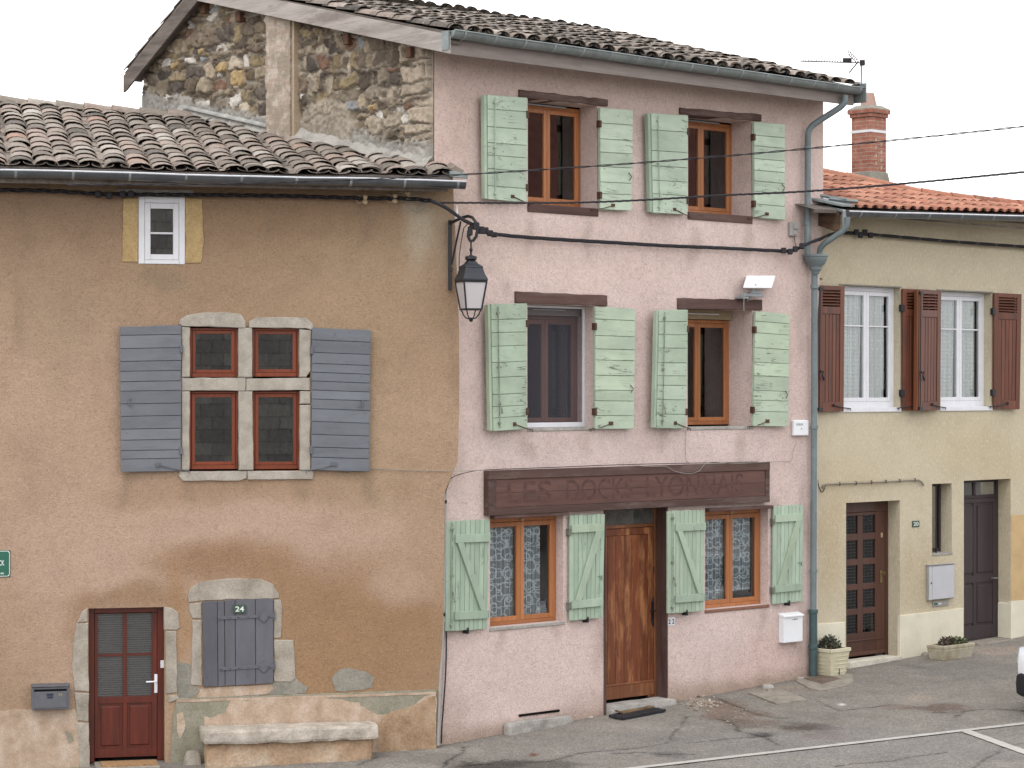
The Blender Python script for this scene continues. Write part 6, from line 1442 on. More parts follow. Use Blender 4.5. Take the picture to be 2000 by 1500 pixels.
m.lathe([(.0, lz(629.5)), (.022, lz(627)), (.026, lz(624)), (.012, lz(620.5)), (0, lz(620))], LX, LD, 10); m.build('cage_foot', IRON, lan)

# ================================================================== cables
def cable(name, mat, pts, label, r, strands=3, twist=.25, rad=.5):
    """twisted strands along 3D points"""
    P = [Vector(p) for p in pts]; dense = []
    for a, b in zip(P, P[1:]):
        n = max(2, int((b-a).length/.045)); dense += [a.lerp(b, i/n) for i in range(n)]
    dense.append(P[-1]); m = MB(WORLD)
    for s_ in range(strands):
        Q = []; L = 0
        for i, p in enumerate(dense):
            if i: L += (dense[i]-dense[i-1]).length
            an = L/twist*2*math.pi+2*math.pi*s_/strands; jt = rad*r*1.6
            Q.append((p[0], p[1]+math.cos(an)*jt*.6, p[2]+math.sin(an)*jt))
        m.tube(Q, r*(.6 if strands > 1 else 1), 5)
    return single(m, name, mat, label, 'cable', WORLD, *P[0], smooth=True)
def smoothed(pts, k=6):
    out = []
    for i in range(len(pts)-1):
        p0 = Vector(pts[max(0, i-1)]); p1 = Vector(pts[i]); p2 = Vector(pts[i+1]); p3 = Vector(pts[min(len(pts)-1, i+2)])
        for j in range(k):
            t = j/k; out.append(.5*((2*p1)+(-p0+p2)*t+(2*p0-5*p1+4*p2-p3)*t*t+(-p0+3*p1-3*p2+p3)*t**3))
    return out+[Vector(pts[-1])]
cable('overhead_cable', CABLE, smoothed([B(130, 361, 27.3), B(400, 359.5, 27.5), B(700, 351, 27.6), B(905, 341, 27.5), B(1250, 318, 27.2), B(1570, 291, 26.6), B(2000, 247, 25.8), B(2400, 198, 25.0), B(4200, -60, 22.)]), 'upper twisted black cable crossing the top floor windows', .009, 2, .5)
cable('overhead_cable', CABLE, smoothed([B(858, 396, 28.5), B(1100, 396, 28.1), B(1250, 391, 27.7), B(1400, 382, 27.3), B(1570, 374, 26.9), B(1750, 360, 26.4), B(2000, 336, 25.8), B(2400, 296, 25.0), B(4200, 80, 22.)]), 'lower twisted black cable from the house corner rising to the right', .010, 3, .3)
def wallpts(fr, lst): return [tuple(fr.w(*(lambda q: (q[0], -o, q[1]))(fr.st(u, v, o)))) for (u, v, o) in lst]
bp = wallpts(PK, [(930, 443, .30), (955, 455, .14), (1000, 461, .08), (1080, 467, .08), (1200, 474, .08), (1300, 480, .08), (1400, 484, .08), (1500, 489, .08), (1545, 490, .10), (1565, 482, .18), (1582, 474, .22), (1600, 467, .22)])
bp = [B(842, 392, 28.5), B(872, 406, 28.45), B(902, 428, 28.5), B(918, 436, 28.62)]+bp
CB1 = cable('cable_bundle', CABLE, smoothed(bp), 'sagging bundle of black cables strung along the pink facade', .016, 5, 1.7, .62)
CB2 = cable('cable_bundle', CABLE, smoothed(wallpts(CR, [(1600, 468, .3), (1622, 458, .2), (1650, 455, .10), (1690, 457, .08), (1760, 463, .08), (1850, 471, .08), (1930, 477, .08), (2000, 482, .08), (2080, 488, .08)])), 'black cable bundle along the cream house under its gutter', .016, 4, 1.9, .62)
CB3 = cable('cable_bundle', CABLE, smoothed(wallpts(OG, [(-80, 370, .10), (0, 371, .10), (100, 373, .10), (200, 379, .10), (300, 380, .10), (420, 381, .10), (560, 383, .10), (700, 387, .10), (790, 388, .12), (842, 392, .25)])), 'black cable bundle under the eave of the tan house', .018, 3, .6, .6)
def clampb(parent, p, a=.035, h=.045): m = MB(WORLD); m.box(p[0]-a, p[0]+a, p[1]-.05, p[1]+.02, p[2]-h, p[2]+h*.8); m.build('connector', CABLE, parent, bevel=.01)
for (u, v, d_, s_) in [(930, 441, 28.75, .05), (940, 449, 28.8, .05), (948, 450, 28.95, .045), (957, 455, 29.1, .04), (965, 458, 29.2, .035)]: clampb(CB1, B(u, v, d_), .04, s_)
for (pr_, fr, u, v, o) in ((CB1, PK, 1530, 489, .10), (CB1, PK, 1543, 491, .11), (CB1, PK, 1553, 486, .13), (CB1, PK, 1566, 480, .2), (CB2, CR, 1672, 453, .1), (CB2, CR, 1689, 453, .1), (CB2, CR, 1680, 459, .1), (CB2, CR, 1700, 459, .09), (CB3, OG, 192, 379, .11), (CB3, OG, 214, 381, .11), (CB3, OG, 240, 379, .11), (CB3, OG, 256, 379, .11)): clampb(pr_, wallpts(fr, [(u, v, o)])[0])
# porcelain insulators under the eave
for (u, v, lab) in ((713, 390, 'tan porcelain insulator under the eave, farther from the lantern'), (771, 388, 'tan porcelain insulator under the eave, between two others'), (796, 383, 'white porcelain insulator under the gutter nearest the lantern')):
    q = OG.st(u, v, .10); m = MB(OG); m.lathe([(.012, q[1]-.06), (.03, q[1]-.05), (.036, q[1]-.02), (.022, q[1]), (.034, q[1]+.02), (.03, q[1]+.05), (.012, q[1]+.06)], q[0], -.10, 12); m.tube([(q[0], 0.0, q[1]+.03), (q[0], -.10, q[1]+.05)], .008, 6)
    m.tube([(q[0]-.02, -.1, q[1]+.02), (q[0]-.09, -.1, q[1]+.05), (q[0]-.11, -.1, q[1]), (q[0]-.07, -.1, q[1]-.05), (q[0]-.02, -.1, q[1]-.02)], .005, 5)
    single(m, 'insulator', CREAM_PORC, lab, 'insulator', OG, q[0], -.05, q[1], 'insulators under the eave', smooth=True)
m = MB(OG); m.tube(smoothed([(lambda q: (q[0], -.07, q[1]))(OG.st(u, v, .07)) for u, v in ((783, 388), (797, 403), (812, 414), (824, 412), (833, 400), (828, 394))]), .006, 5); m.tube(smoothed([(lambda q: (q[0], -.06, q[1]))(OG.st(u, v, .06)) for u, v in ((803, 392), (815, 386), (828, 389), (833, 396), (820, 398), (813, 410))]), .008, 5)
single(m, 'loose_wire', CABLE_GREY, 'loop of pale stiff wire hanging under the gutter end', 'wire', OG, OG.st(810, 400)[0], -.06, OG.st(810, 400)[1])
def wire(name, lst, fr, mat, label, r=.004):
    pts = wallpts(fr, lst); m = MB(WORLD); m.tube(smoothed(pts, 4), r, 5); return single(m, name, mat, label, 'wire', WORLD, *pts[0], smooth=True)
wire('thin_wire', [(700, 914, .02), (760, 917, .02), (820, 919, .02), (872, 920, .03), (930, 919, .25), (950, 917, .25)], OG, CABLE_GREY, 'thin pale wire crossing from the grey shutter to the shop fascia')
wire('thin_wire', [(868, 955, .10), (873, 942, .1), (888, 930, .1), (920, 921, .1), (955, 917.5, .11), (1100, 912, .11), (1200, 908, .11), (1300, 905.5, .11), (1480, 902, .11)], PK, CABLE, 'thin dark wire along the top edge of the shop fascia', .005)
wire('thin_wire', [(1235, 908, .12), (1270, 911.5, .12), (1300, 911, .12), (1320, 921, .12), (1345, 925, .12), (1365, 920, .12), (1384, 903, .12), (1440, 905, .12), (1500, 902, .12), (1540, 901, .02), (1548, 893, .02), (1549, 880, .02), (1556, 866, .02)], PK, CABLE_GREY, 'white wire drooping in a loop over the shop fascia')
wire('thin_wire', [(1340, 838, .02), (1339, 870, .02), (1340, 898, .02), (1346, 904, .04)], PK, CABLE_GREY, 'white wire running down from the middle floor right window')
wire('thin_wire', [(1551, 461, .03), (1553, 474, .03), (1556, 486, .05)], PK, CABLE, 'short black wire under the small grey wall box', .005)
wire('thin_wire', [(1606, 545, .01), (1598, 560, .01), (1594, 700, .01), (1594, 830, .01), (1593, 900, .012), (1598, 945, .02), (1605, 961, .03), (1610, 955, .04), (1612, 946, .04)], CR, CABLE, 'black lead running down beside the rain pipe to the grey conduit', .007)
wire('thin_wire', [(895, 640, -.02), (896, 760, -.02), (897, 880, -.02), (896, 905, -.02), (896, 1015, -.02)], PK, RUST, 'rusty brown wire down the joint between the two houses', .008)
# conduits
pts = wallpts(PK, [(869.5, 950, .09), (868.5, 1050, .09), (867, 1150, .09), (864, 1250, .09), (859, 1350, .09), (855, 1456, .09)])
t = thing('wall_conduit', 'grey plastic conduit running down the joint between the tan and pink houses', 'conduit', WORLD, *pts[-1])
m = MB(WORLD); m.tube(pts, .020, 8); m.build('conduit_pipe', PLASTIC, t, smooth=True)
for (u, v) in ((869, 980), (866, 1200), (865.5, 1212)):
    p = wallpts(PK, [(u, v, .09)])[0]; m = MB(WORLD); m.lathe([(.024, p[2]-.02), (.026, p[2]+.02)], p[0], p[1], 10); m.build('clip', PLASTIC if v > 1205 else IRON, t)
pts = wallpts(PK, [(872, 1205, .06), (871, 1300, .05), (866, 1380, .05), (863, 1420, .05), (862, 1452, .05)]); m = MB(WORLD); m.tube(smoothed(pts), .010, 6); single(m, 'ground_lead', CABLE, 'black lead beside the grey conduit at the foot of the pink corner', 'wire', WORLD, *pts[-1])
pts = wallpts(CR, [(1609, 954, .03), (1610, 947, .03), (1640, 944.5, .03), (1700, 942, .03), (1740, 940, .03), (1785, 937.5, .03), (1798, 940, .03), (1804, 948, .03)])
t = thing('wall_conduit', 'grey conduit bracketed across the cream wall above the ten-pane door', 'conduit', WORLD, *pts[0]); m = MB(WORLD); m.tube(smoothed(pts), .015, 8); m.build('conduit_pipe', plain('dull_conduit', C(150, 140, 120), .6, .3, 0, .12, 8.), t, smooth=True)
for u in (1640, 1672, 1702, 1730, 1757, 1787):
    p = wallpts(CR, [(u, 946.5-(u-1610)*.052, .03)])[0]; m = MB(WORLD); m.box(p[0]-.008, p[0]+.008, p[1]-.02, p[1]+.02, p[2]-.024, p[2]+.024); m.build('clip', IRON, t)

# boxes on the pink wall
x0, x1, z0, z1 = rect(PK, 1544, 434, 1558, 461, .05)
t = thing('junction_box', 'small grey moulded box high on the pink wall beside the rain pipe', 'junction box', PK, x0, 0, z0)
m = MB(PK); m.box(x0, x1, -.05, -.002, z0, z1); m.build('box_body', PLASTIC, t, bevel=.008); m = MB(PK); m.box(x0+.06, x1-.005, -.075, -.0505, z0+.10, z1-.02); m.box(x0+.06, x1-.02, -.06, -.0505, z0+.02, z0+.08); m.build('cover', PLASTIC, t, bevel=.006)
x0, x1, z0, z1 = rect(PK, 1551, 820.5, 1580, 851, .06)
t = thing('alarm_box', 'square white plastic box beside the rain pipe at the middle floor', 'electrical box', PK, x0, 0, z0)
m = MB(PK); m.box(x0, x1, -.06, -.002, z0, z1); m.build('box_body', WHITE, t, bevel=.015, seg=3)
m = MB(PK)
for k in range(5): m.box(x0+.05+.03*k, x0+.068+.03*k, -.0625, -.0605, z1-.075, z1-.045)
m.lathe([(.012, (z0+z1)/2-.01), (.012, (z0+z1)/2)], (x0+x1)/2, -.061, 8); m.build('vent_marks', PLASTIC, t)
# flat panel antenna over the middle right window
k0 = PK.st(1470, 580, .0)
t = thing('flat_antenna', 'tilted white rectangular flat antenna above the middle floor right window', 'antenna', PK, k0[0], 0, k0[1])
dc = 32.0
def BP(u, v, d): return PK.loc(at(u, v, d))
cor = [BP(1451, 562, 32.6), BP(1507, 562.5, 33.0), BP(1515, 538, 33.25), BP(1458, 538, 32.85)]
dn = Vector(PK.loc(Vector(PK.w(0, 0, 0))+Vector((.045, .06, .01)))); cb_ = [tuple(Vector(c_)+Vector((.06, .05, -.01))) for c_ in cor]
wx = PK.loc(PK.w(0, 0, 0))
m = MB(PK); m.hexa(cor+cb_); m.build('panel', WHITE, t, bevel=.006)
m = MB(PK); a_ = PK.st(1446, 575, .1); b_ = PK.st(1489, 573, .1); m.box(a_[0], b_[0], -.13, -.09, a_[1]-.025, a_[1]+.02); mx_ = (a_[0]+b_[0])/2; m.tube([(mx_, -.02, a_[1]-.08), (mx_-.03, -.11, a_[1]), tuple((Vector(cor[0])+Vector(cor[1]))/2+Vector((0, .03, .05)))], .018, 6); m.box(a_[0]-.01, a_[0]+.12, -.15, -.0, a_[1]-.06, a_[1]-.03); m.box(mx_, b_[0]-.05, -.12, -.08, a_[1]+.02, a_[1]+.06); m.build('mount', ZINC_LIGHT, t, bevel=.004)
m = MB(PK); m.tube(smoothed([(lambda q: (q[0], -.17, q[1]))(PK.st(u, v, .17)) for u, v in ((1461, 568), (1456, 573), (1453, 585), (1453, 608))]), .006, 6); m.build('antenna_lead', CABLE_GREY, t)

# ================================================================== the street
ASPH = Mt('asphalt', .93, .2); A_ = ASPH
p_ = A_.attr('paint', False); n1 = A_.noise(.7, 5, .65); n2 = A_.noise(3.2, 5, .7); n3 = A_.noise(70., 2, .6); n4 = A_.vor(55.)
col = A_.mix(1.0, p_, A_.ramp(A_.math('ADD', A_.math('MULTIPLY', n1, .5), A_.math('MULTIPLY', n2, .5)), [(.32, .78), (.5, 1.), (.68, 1.16)]), 'MULTIPLY')
col = A_.mix(1.0, col, A_.ramp(n3, [(.30, .62), (.5, 1.), (.70, 1.38)]), 'MULTIPLY')
col = A_.mix(1.0, col, A_.ramp(A_.noise(24., 3, .8), [(.32, .70), (.5, 1.), (.68, 1.32)]), 'MULTIPLY')
col = A_.mix(A_.math('MULTIPLY', A_.ramp(n4, [(.14, 1.), (.22, 0.)]), .45), col, C(206, 200, 190))
A_.base(col); A_.bump(n2, .25, .03); A_.bump(n3, .6, .006)
AS0 = C(144, 138, 130, .70)
# far sheet
m = MB(WORLD); ys = [-240., -120, -60, -20, 0, 8, 14, 20, 26, 32, 38, 46, 60, 100, 160, 240]; xs_ = [-240., -120, -60, -30, -14, -7, 0, 7, 14, 22, 40, 80, 140, 240]
P = [(x, -y_, gz(x, y_)-.03) for y_ in ys for x in xs_]
m.fr = Frame((0, 0), (1, 0)); m.v = [Vector((x, y_, gz(x, y_)-.010)) for y_ in ys for x in xs_]; nx = len(xs_)
m.f = [(j*nx+i, j*nx+i+1, (j+1)*nx+i+1, (j+1)*nx+i) for j in range(len(ys)-1) for i in range(nx-1)]; m.r = [.5]*len(m.f); m.col = [AS0]*len(m.v)
g_ = m.build('ground', A_.m, None, recalc=False); tag(g_, kind='structure')
# near sheet with its cracks, patches and stains
def gpx(lst): return np.array([[*on_ground(u, v)[:2]] for u, v in lst])
cracks = [([(862, 1502), (868, 1490), (890, 1478), (900, 1470), (905, 1458)], .016), ([(905, 1495), (950, 1493), (985, 1483), (1010, 1489), (1060, 1487), (1100, 1480), (1125, 1473), (1180, 1465), (1240, 1463)], .014),
    ([(1190, 1472), (1250, 1470), (1300, 1474), (1355, 1473)], .010), ([(1355, 1450), (1420, 1444)], .006), ([(1400, 1362), (1440, 1380), (1470, 1393), (1515, 1402), (1540, 1402)], .016), ([(1400, 1402), (1430, 1414), (1450, 1430), (1478, 1436), (1500, 1440), (1520, 1455)], .018),
    ([(1400, 1446), (1430, 1442), (1470, 1440), (1510, 1438)], .012), ([(1820, 1392), (1870, 1392), (1900, 1386), (1940, 1384), (1990, 1388), (2050, 1392)], .014), ([(1865, 1402), (1885, 1388)], .008), ([(1600, 1370), (1640, 1388), (1680, 1384), (1740, 1376)], .006),
    ([(1900, 1500), (1960, 1460), (2000, 1452)], .006), ([(1630, 1496), (1740, 1487), (1790, 1476), (1850, 1470)], .007), ([(700, 1495), (760, 1470), (780, 1462)], .010), ([(1240, 1463), (1300, 1452), (1345, 1398)], .006)]
stains = [(960, 1497, 70, 9, C(70, 64, 60), .85), (1040, 1494, 110, 8, C(84, 78, 74), .7), (1310, 1473, 34, 6, C(84, 78, 74), .8), (1575, 1422, 46, 9, C(84, 70, 64), .85), (1600, 1438, 42, 9, C(112, 94, 84), .7), (1540, 1420, 30, 8, C(88, 74, 68), .6),
    (1492, 1436, 26, 7, C(58, 54, 52), .9), (1835, 1382, 46, 8, C(112, 90, 80), .75), (1790, 1366, 34, 10, C(168, 152, 136), .6), (1745, 1380, 26, 7, C(126, 106, 96), .5), (1440, 1398, 60, 14, C(128, 106, 92), .75), (1400, 1380, 50, 14, C(136, 112, 96), .8),
    (1475, 1412, 46, 12, C(118, 98, 86), .6), (1240, 1420, 120, 10, C(164, 156, 146), .5), (900, 1466, 60, 6, C(166, 160, 150), .6), (1160, 1395, 60, 10, C(168, 160, 146), .6), (1085, 1400, 40, 10, C(164, 150, 134), .6), (1900, 1310, 120, 22, C(122, 118, 114), .5), (1700, 1320, 90, 14, C(134, 128, 122), .4),
    (1360, 1372, 24, 14, C(190, 176, 160), .6), (760, 1462, 70, 8, C(160, 152, 140), .6), (720, 1480, 60, 8, C(128, 118, 108), .4), (1950, 1270, 70, 9, C(170, 152, 136), .6), (1500, 1345, 110, 8, C(150, 136, 120), .6), (1042, 1474, 8, 3, C(120, 70, 56), .9), (1644, 1377, 11, 4, C(226, 226, 226), .95),
    (1700, 1460, 500, 40, C(138, 134, 134), .5), (1380, 1430, 30, 10, C(134, 126, 118), .4), (800, 1500, 60, 10, C(176, 170, 162), .5), (1960, 1480, 60, 14, C(124, 120, 118), .4), (1330, 1400, 20, 12, C(148, 140, 130), .5)]
stp = .028
ax = np.arange(-3.2, 12.0, stp*1.2); ay = np.arange(-.02, 6.2, stp)       # along / out from the pink facade line
AX, AY = np.meshgrid(ax, ay); XX = PK.O[0]+PK.d[0]*AX+PK.n[0]*AY; YY = PK.O[1]+PK.d[1]*AX+PK.n[1]*AY
okm = np.ones_like(XX, bool)
ZZ = .0034*(XX+.8)+.0537*(np.clip(YY, 8, 46)-29.2)
gn = fnoise(XX+50, YY+50, 3.5, 11, 4); gn2 = fnoise(XX+50, YY+50, 14, 12, 3)
UU = U0+XX/YY*F; VV = V0-(ZZ-CZ)/YY*F
colr = np.ones(XX.shape+(3,))*L3(AS0)
colr *= (1+.10*gn+.06*gn2)[..., None]
dark = np.zeros_like(XX)
for (su, sv, ru, rv, cc, s_) in stains:
    d = np.sqrt(((UU-su)/ru)**2+((VV-sv)/rv)**2)+.75*gn+.30*gn2
    w = s_*(1-smooth(d, .55, 1.25)); colr = colr*(1-w[..., None])+L3(cc)*.8*w[..., None]
gn3 = fnoise(XX+20, YY+70, 3.5, 13, 4); hf1 = fnoise(XX+9, YY+3, 20, 17, 2); hf2 = fnoise(XX+2, YY+8, 22, 18, 2)
for pts, wd in cracks:
    G = gpx(pts); WXc = XX+.05*gn+.03*hf1; WYc = YY+.05*gn3+.03*hf2; best = np.full(XX.shape, 9.)
    for a_, b_ in zip(G, G[1:]):
        ab = b_-a_; L2 = (ab**2).sum(); t_ = np.clip(((WXc-a_[0])*ab[0]+(WYc-a_[1])*ab[1])/L2, 0, 1)
        best = np.minimum(best, np.hypot(WXc-a_[0]-t_*ab[0], WYc-a_[1]-t_*ab[1]))
    wv = wd*(1+1.2*gn2+.6*gn); w = np.clip(1-(best-wv*.55)/(.015), 0, 1)*.92; dark = np.maximum(dark, w)
    w2 = np.clip(1-best/(wd*9), 0, 1)*.22*(1+gn); dark = np.maximum(dark, w2)
ZZ = ZZ + .006*gn - .006*np.clip(dark, 0, 1)
ef = np.minimum(np.minimum(AX-ax[0], ax[-1]-AX), ay[-1]-AY); ZZ = ZZ-.016*(1-np.clip(ef/.5, 0, 1)); dark = dark*np.clip(ef/.3, 0, 1)
colr = L3(AS0)+(colr-L3(AS0))*np.clip(ef/.5, 0, 1)[..., None]
colr *= (1-.78*dark)[..., None]
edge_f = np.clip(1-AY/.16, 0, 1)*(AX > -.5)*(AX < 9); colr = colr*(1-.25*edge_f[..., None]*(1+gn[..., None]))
m = MB(WORLD); ny, nx = XX.shape; m.v = [Vector(v) for v in np.stack([XX, YY, ZZ], -1).reshape(-1, 3).tolist()]
ii, jj = np.meshgrid(np.arange(nx-1), np.arange(ny-1)); b_ = (jj*nx+ii).ravel(); m.f = np.stack([b_, b_+1, b_+nx+1, b_+nx], -1).tolist(); m.r = [.5]*len(m.f)
m.col = np.concatenate([colr.reshape(-1, 3), np.ones((XX.size, 1))], 1).tolist()
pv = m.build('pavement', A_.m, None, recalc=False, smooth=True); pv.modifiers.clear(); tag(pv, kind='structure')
def gpt(u, v, h=0.): p = on_ground(u, v); return Vector((p.x, p.y, p.z+h))
LINE = Mt('road_paint', .8, .25); q = LINE.noise(38., 4, .7); q2 = LINE.noise(5., 4, .6); LINE.base(LINE.mix(LINE.ramp(LINE.math('ADD', LINE.math('MULTIPLY', q, .6), LINE.math('MULTIPLY', q2, .4)), [(.52, 0.), (.62, .75)]), C(184, 181, 175), C(142, 138, 131)))
LINE.bump(q, .4, .004)
def stripe(a, b, wd):
    a = Vector(a); b = Vector(b); d = (b-a); d.z = 0; d.normalize(); nrm = Vector((-d.y, d.x, 0)); n = 80; m = MB(WORLD)
    for i in range(n+1):
        p = a.lerp(b, i/n)
        for s_ in (-1, 1):
            q = p+nrm*(s_*wd/2*(1+.08*mnoise.noise(p*9+Vector((s_, 0, 0))))); m.v.append(Vector((q.x, q.y, gz(q.x, q.y)+.012)))
    m.f = [(2*i, 2*i+1, 2*i+3, 2*i+2) for i in range(n)]; m.r = [.5]*n; return m
def line(a, b, wd, nm='parking_line'):
    o = stripe(a, b, wd).build(nm, LINE.m, None, recalc=False); tag(o, kind='structure')
pA = gpt(1240, 1501.5); pB = gpt(2000, 1414.5); dAB = (pB-pA); line(pA-dAB*.4, pA+dAB*1.6, .105)
pC = gpt(1886, 1429); pD = gpt(2000, 1470); line(pC+(pD-pC)*.0, pC+(pD-pC)*2.6, .15)

# coarse rubble where the pavement has broken up
m = MB(WORLD)
for i in range(150):
    if i < 90: u, v = random.gauss(1372, 16), random.gauss(1373, 7)
    else: u, v = random.gauss(1440, 34), random.gauss(1402, 12)
    if v < 1352: continue
    p = gpt(u, v); r_ = U(.008, .032) if i < 90 else U(.006, .014); c0 = len(m.v); k = 6; P = []
    for (hh, rr_) in ((0, 1.), (.6, .85), (1., .35)):
        for a_ in range(k): an = a_/k*6.283+U(-.3, .3); P.append((p.x+r_*rr_*math.cos(an)*U(.8, 1.3), -(p.y+r_*rr_*math.sin(an)*U(.8, 1.2)), p.z+.004+r_*hh*U(.6, 1.)))
    P = [(x, y_, z) for x, y_, z in P]
    m.add([(x, y_, z) for x, y_, z in P], [(a_, (a_+1) % k, k+(a_+1) % k, k+a_) for a_ in range(k)]+[(k+a_, k+(a_+1) % k, 2*k+(a_+1) % k, 2*k+a_) for a_ in range(k)]+[tuple(range(2*k, 3*k))])
# WORLD frame has y pointing away from the viewer already
m.v = [Vector((v.x, abs(v.y), v.z)) for v in m.v]
gv = Mt('rubble_gravel', .9, .2); gv.base(gv.mix(1.0, gv.ramp(gv.attr('rnd'), [(0, C(130, 112, 96)), (.4, C(156, 142, 126)), (.8, C(186, 176, 162)), (1, C(110, 88, 76))]), gv.ramp(gv.noise(40, 3), [(.3, .7), (.7, 1.2)]), 'MULTIPLY'))
o = m.build('gravel', gv.m, None); tag(o, 'loose pale gravel and broken mortar at the foot of the pink wall', 'gravel', kind='stuff')
def gslab(name, mat, px, h, label, cat, parts=None, rag=.006, th=.05):
    P = [gpt(u, v) for u, v in px]; n = len(P); dens = []
    for i in range(n):
        a, b = P[i], P[(i+1) % n]; k = max(1, int((b-a).length/.06))
        for j in range(k): q = a.lerp(b, j/k); dens.append(Vector((q.x+rag*mnoise.noise(q*9), q.y+rag*mnoise.noise(q*11+Vector((3, 3, 3))), q.z)))
    m = MB(WORLD); n = len(dens); m.v = [p+Vector((0, 0, h)) for p in dens]+[p-Vector((0, 0, th)) for p in dens]; m.f = [tuple(range(n)), tuple(range(2*n-1, n-1, -1))]+[(i, n+i, n+(i+1) % n, (i+1) % n) for i in range(n)]; m.r = [R()]*len(m.f)
    c = sum(dens, Vector())/n
    return single(m, name, mat, label, cat, WORLD, *c, bevel=.008)
gslab('access_cover', SLAB, [(1462, 1355), (1527, 1348.5), (1575, 1368), (1516, 1377)], .022, 'worn square concrete access cover in the pavement', 'manhole cover')
gslab('cover_ring', SLAB, [(1497, 1350), (1505, 1348), (1507, 1352), (1500, 1354)], .034, 'small metal eye on the concrete access cover', 'lifting eye', rag=0)
gslab('kerb_patch', SLAB, [(1553, 1330), (1575, 1320), (1640, 1312), (1664, 1320), (1667, 1332), (1650, 1341), (1600, 1350), (1580, 1346)], .018, 'mossy concrete surround at the foot of the rain pipe', 'concrete patch', rag=.02)
gslab('drain_cover', RUSTY_SLAB, [(1568, 1328), (1600, 1318), (1645, 1328), (1606, 1338.5)], .024, 'rusty square drain cover under the cream plant pot', 'drain cover', rag=.002)
for (u, v, r_, lb) in ((1500, 1343, .085, 'lumpy pale stone by the concrete access cover'), (1563, 1326, .05, 'small rounded stone near the foot of the rain pipe'), (1140, 1400, .13, 'flat cement lump beside the doormat'), (1812, 1281, .10, 'rounded kerb stone left of the stone trough')):
    p = gpt(u, v); m = MB(WORLD); rock(m, p.x-r_, p.x+r_, p.y-r_*.7, p.y+r_*.7, p.z-r_*.6, p.z+r_*(.55 if r_ != .13 else .18), (8, 6, 5), r_*.12, 3., u, 9.)
    single(m, 'loose_stone', CEMENT_LIGHT if v < 1390 and u < 1700 else GRANITE_DK if u < 1700 else SLAB, lb, 'stone', WORLD, p.x, p.y, p.z)

# doormat on its rubber grid
p0 = gpt(1190, 1388); lo = PK.loc(p0); q1 = PK.loc(gpt(1312, 1394)); 
x0 = PK.loc(gpt(1207, 1407))[0]; x1 = q1[0]; y0 = PK.loc(gpt(1216, 1408))[1]; 
x0 = PK.loc(gpt(1216, 1408))[0]; x1 = PK.loc(gpt(1312, 1394))[0]; y0 = PK.loc(gpt(1216, 1408))[1]; y1 = -.20
def gp(x, y, h): w_ = PK.w(x, y, 0); return (x, y, gz(w_.x, w_.y)+h)
RUB = plain('rubber_grid', C(48, 48, 54), .6, .4, 0, .15, 20.)
m = MB(PK); n = 26
for i in range(n): 
    a_ = x0+(x1-x0)*i/n; m.hexa([gp(a_, y0, .022), gp(a_+.018, y0, .022), gp(a_+.018, y0, .045), gp(a_, y0, .045), gp(a_, y1, .022), gp(a_+.018, y1, .022), gp(a_+.018, y1, .045), gp(a_, y1, .045)])
for b_ in (y0, (y0+y1)/2, y1-.02): m.hexa([gp(x0, b_, .018), gp(x1, b_, .018), gp(x1, b_, .047), gp(x0, b_, .047), gp(x0, b_+.02, .018), gp(x1, b_+.02, .018), gp(x1, b_+.02, .047), gp(x0, b_+.02, .047)])
m.hexa([gp(x0, y0, .014), gp(x1, y0, .014), gp(x1, y0, .022), gp(x0, y0, .022), gp(x0, y1, .014), gp(x1, y1, .014), gp(x1, y1, .022), gp(x0, y1, .022)])
single(m, 'rubber_mat', RUB, 'black ribbed rubber grid mat in front of the plank door', 'door mat', PK, x0, (y0+y1)/2, gp(x0, y0, 0)[2])
m = MB(PK); yb = PK.loc(gpt(1208, 1402.5))[1]; yf = y1+.02; xx0, xx1 = PK.loc(gpt(1203, 1399))[0]-.03, x1-.04; P = []; nx = 24; ny = 8
for j in range(ny+1):
    for i in range(nx+1):
        x = xx0+(xx1-xx0)*i/nx; yy = yb+(yf-yb)*j/ny; q = gp(x, yy, .062+.014*mnoise.noise(Vector((x*4, yy*5, 2)))+(.02 if i < 2 else 0)); P.append(q)
nn = len(P); P += [(a, b, c-.016) for a, b, c in P]; W1 = nx+1
fs = [(j*W1+i, j*W1+i+1, (j+1)*W1+i+1, (j+1)*W1+i) for j in range(ny) for i in range(nx)]; fs += [tuple(nn+t_ for t_ in f[::-1]) for f in fs]
per = [i for i in range(W1)]+[j*W1+nx for j in range(1, ny+1)]+[ny*W1+i for i in range(nx-1, -1, -1)]+[j*W1 for j in range(ny-1, 0, -1)]
fs += [(per[i], per[(i+1) % len(per)], nn+per[(i+1) % len(per)], nn+per[i]) for i in range(len(per))]
m.add(P, fs); COIR = Mt('worn_coir', .95, .05); COIR.base(COIR.mix(1., COIR.ramp(COIR.noise(4., 4), [(.35, C(92, 76, 58)), (.6, C(140, 116, 84))]), COIR.ramp(COIR.noise(110, 2), [(.3, .6), (.7, 1.3)]), 'MULTIPLY')); COIR.bump(COIR.noise(110, 2), .8, .01)
single(m, 'door_mat', COIR.m, 'worn brown coir mat lying on the black rubber grid', 'door mat', PK, x0, (yb+yf)/2, P[0][2])

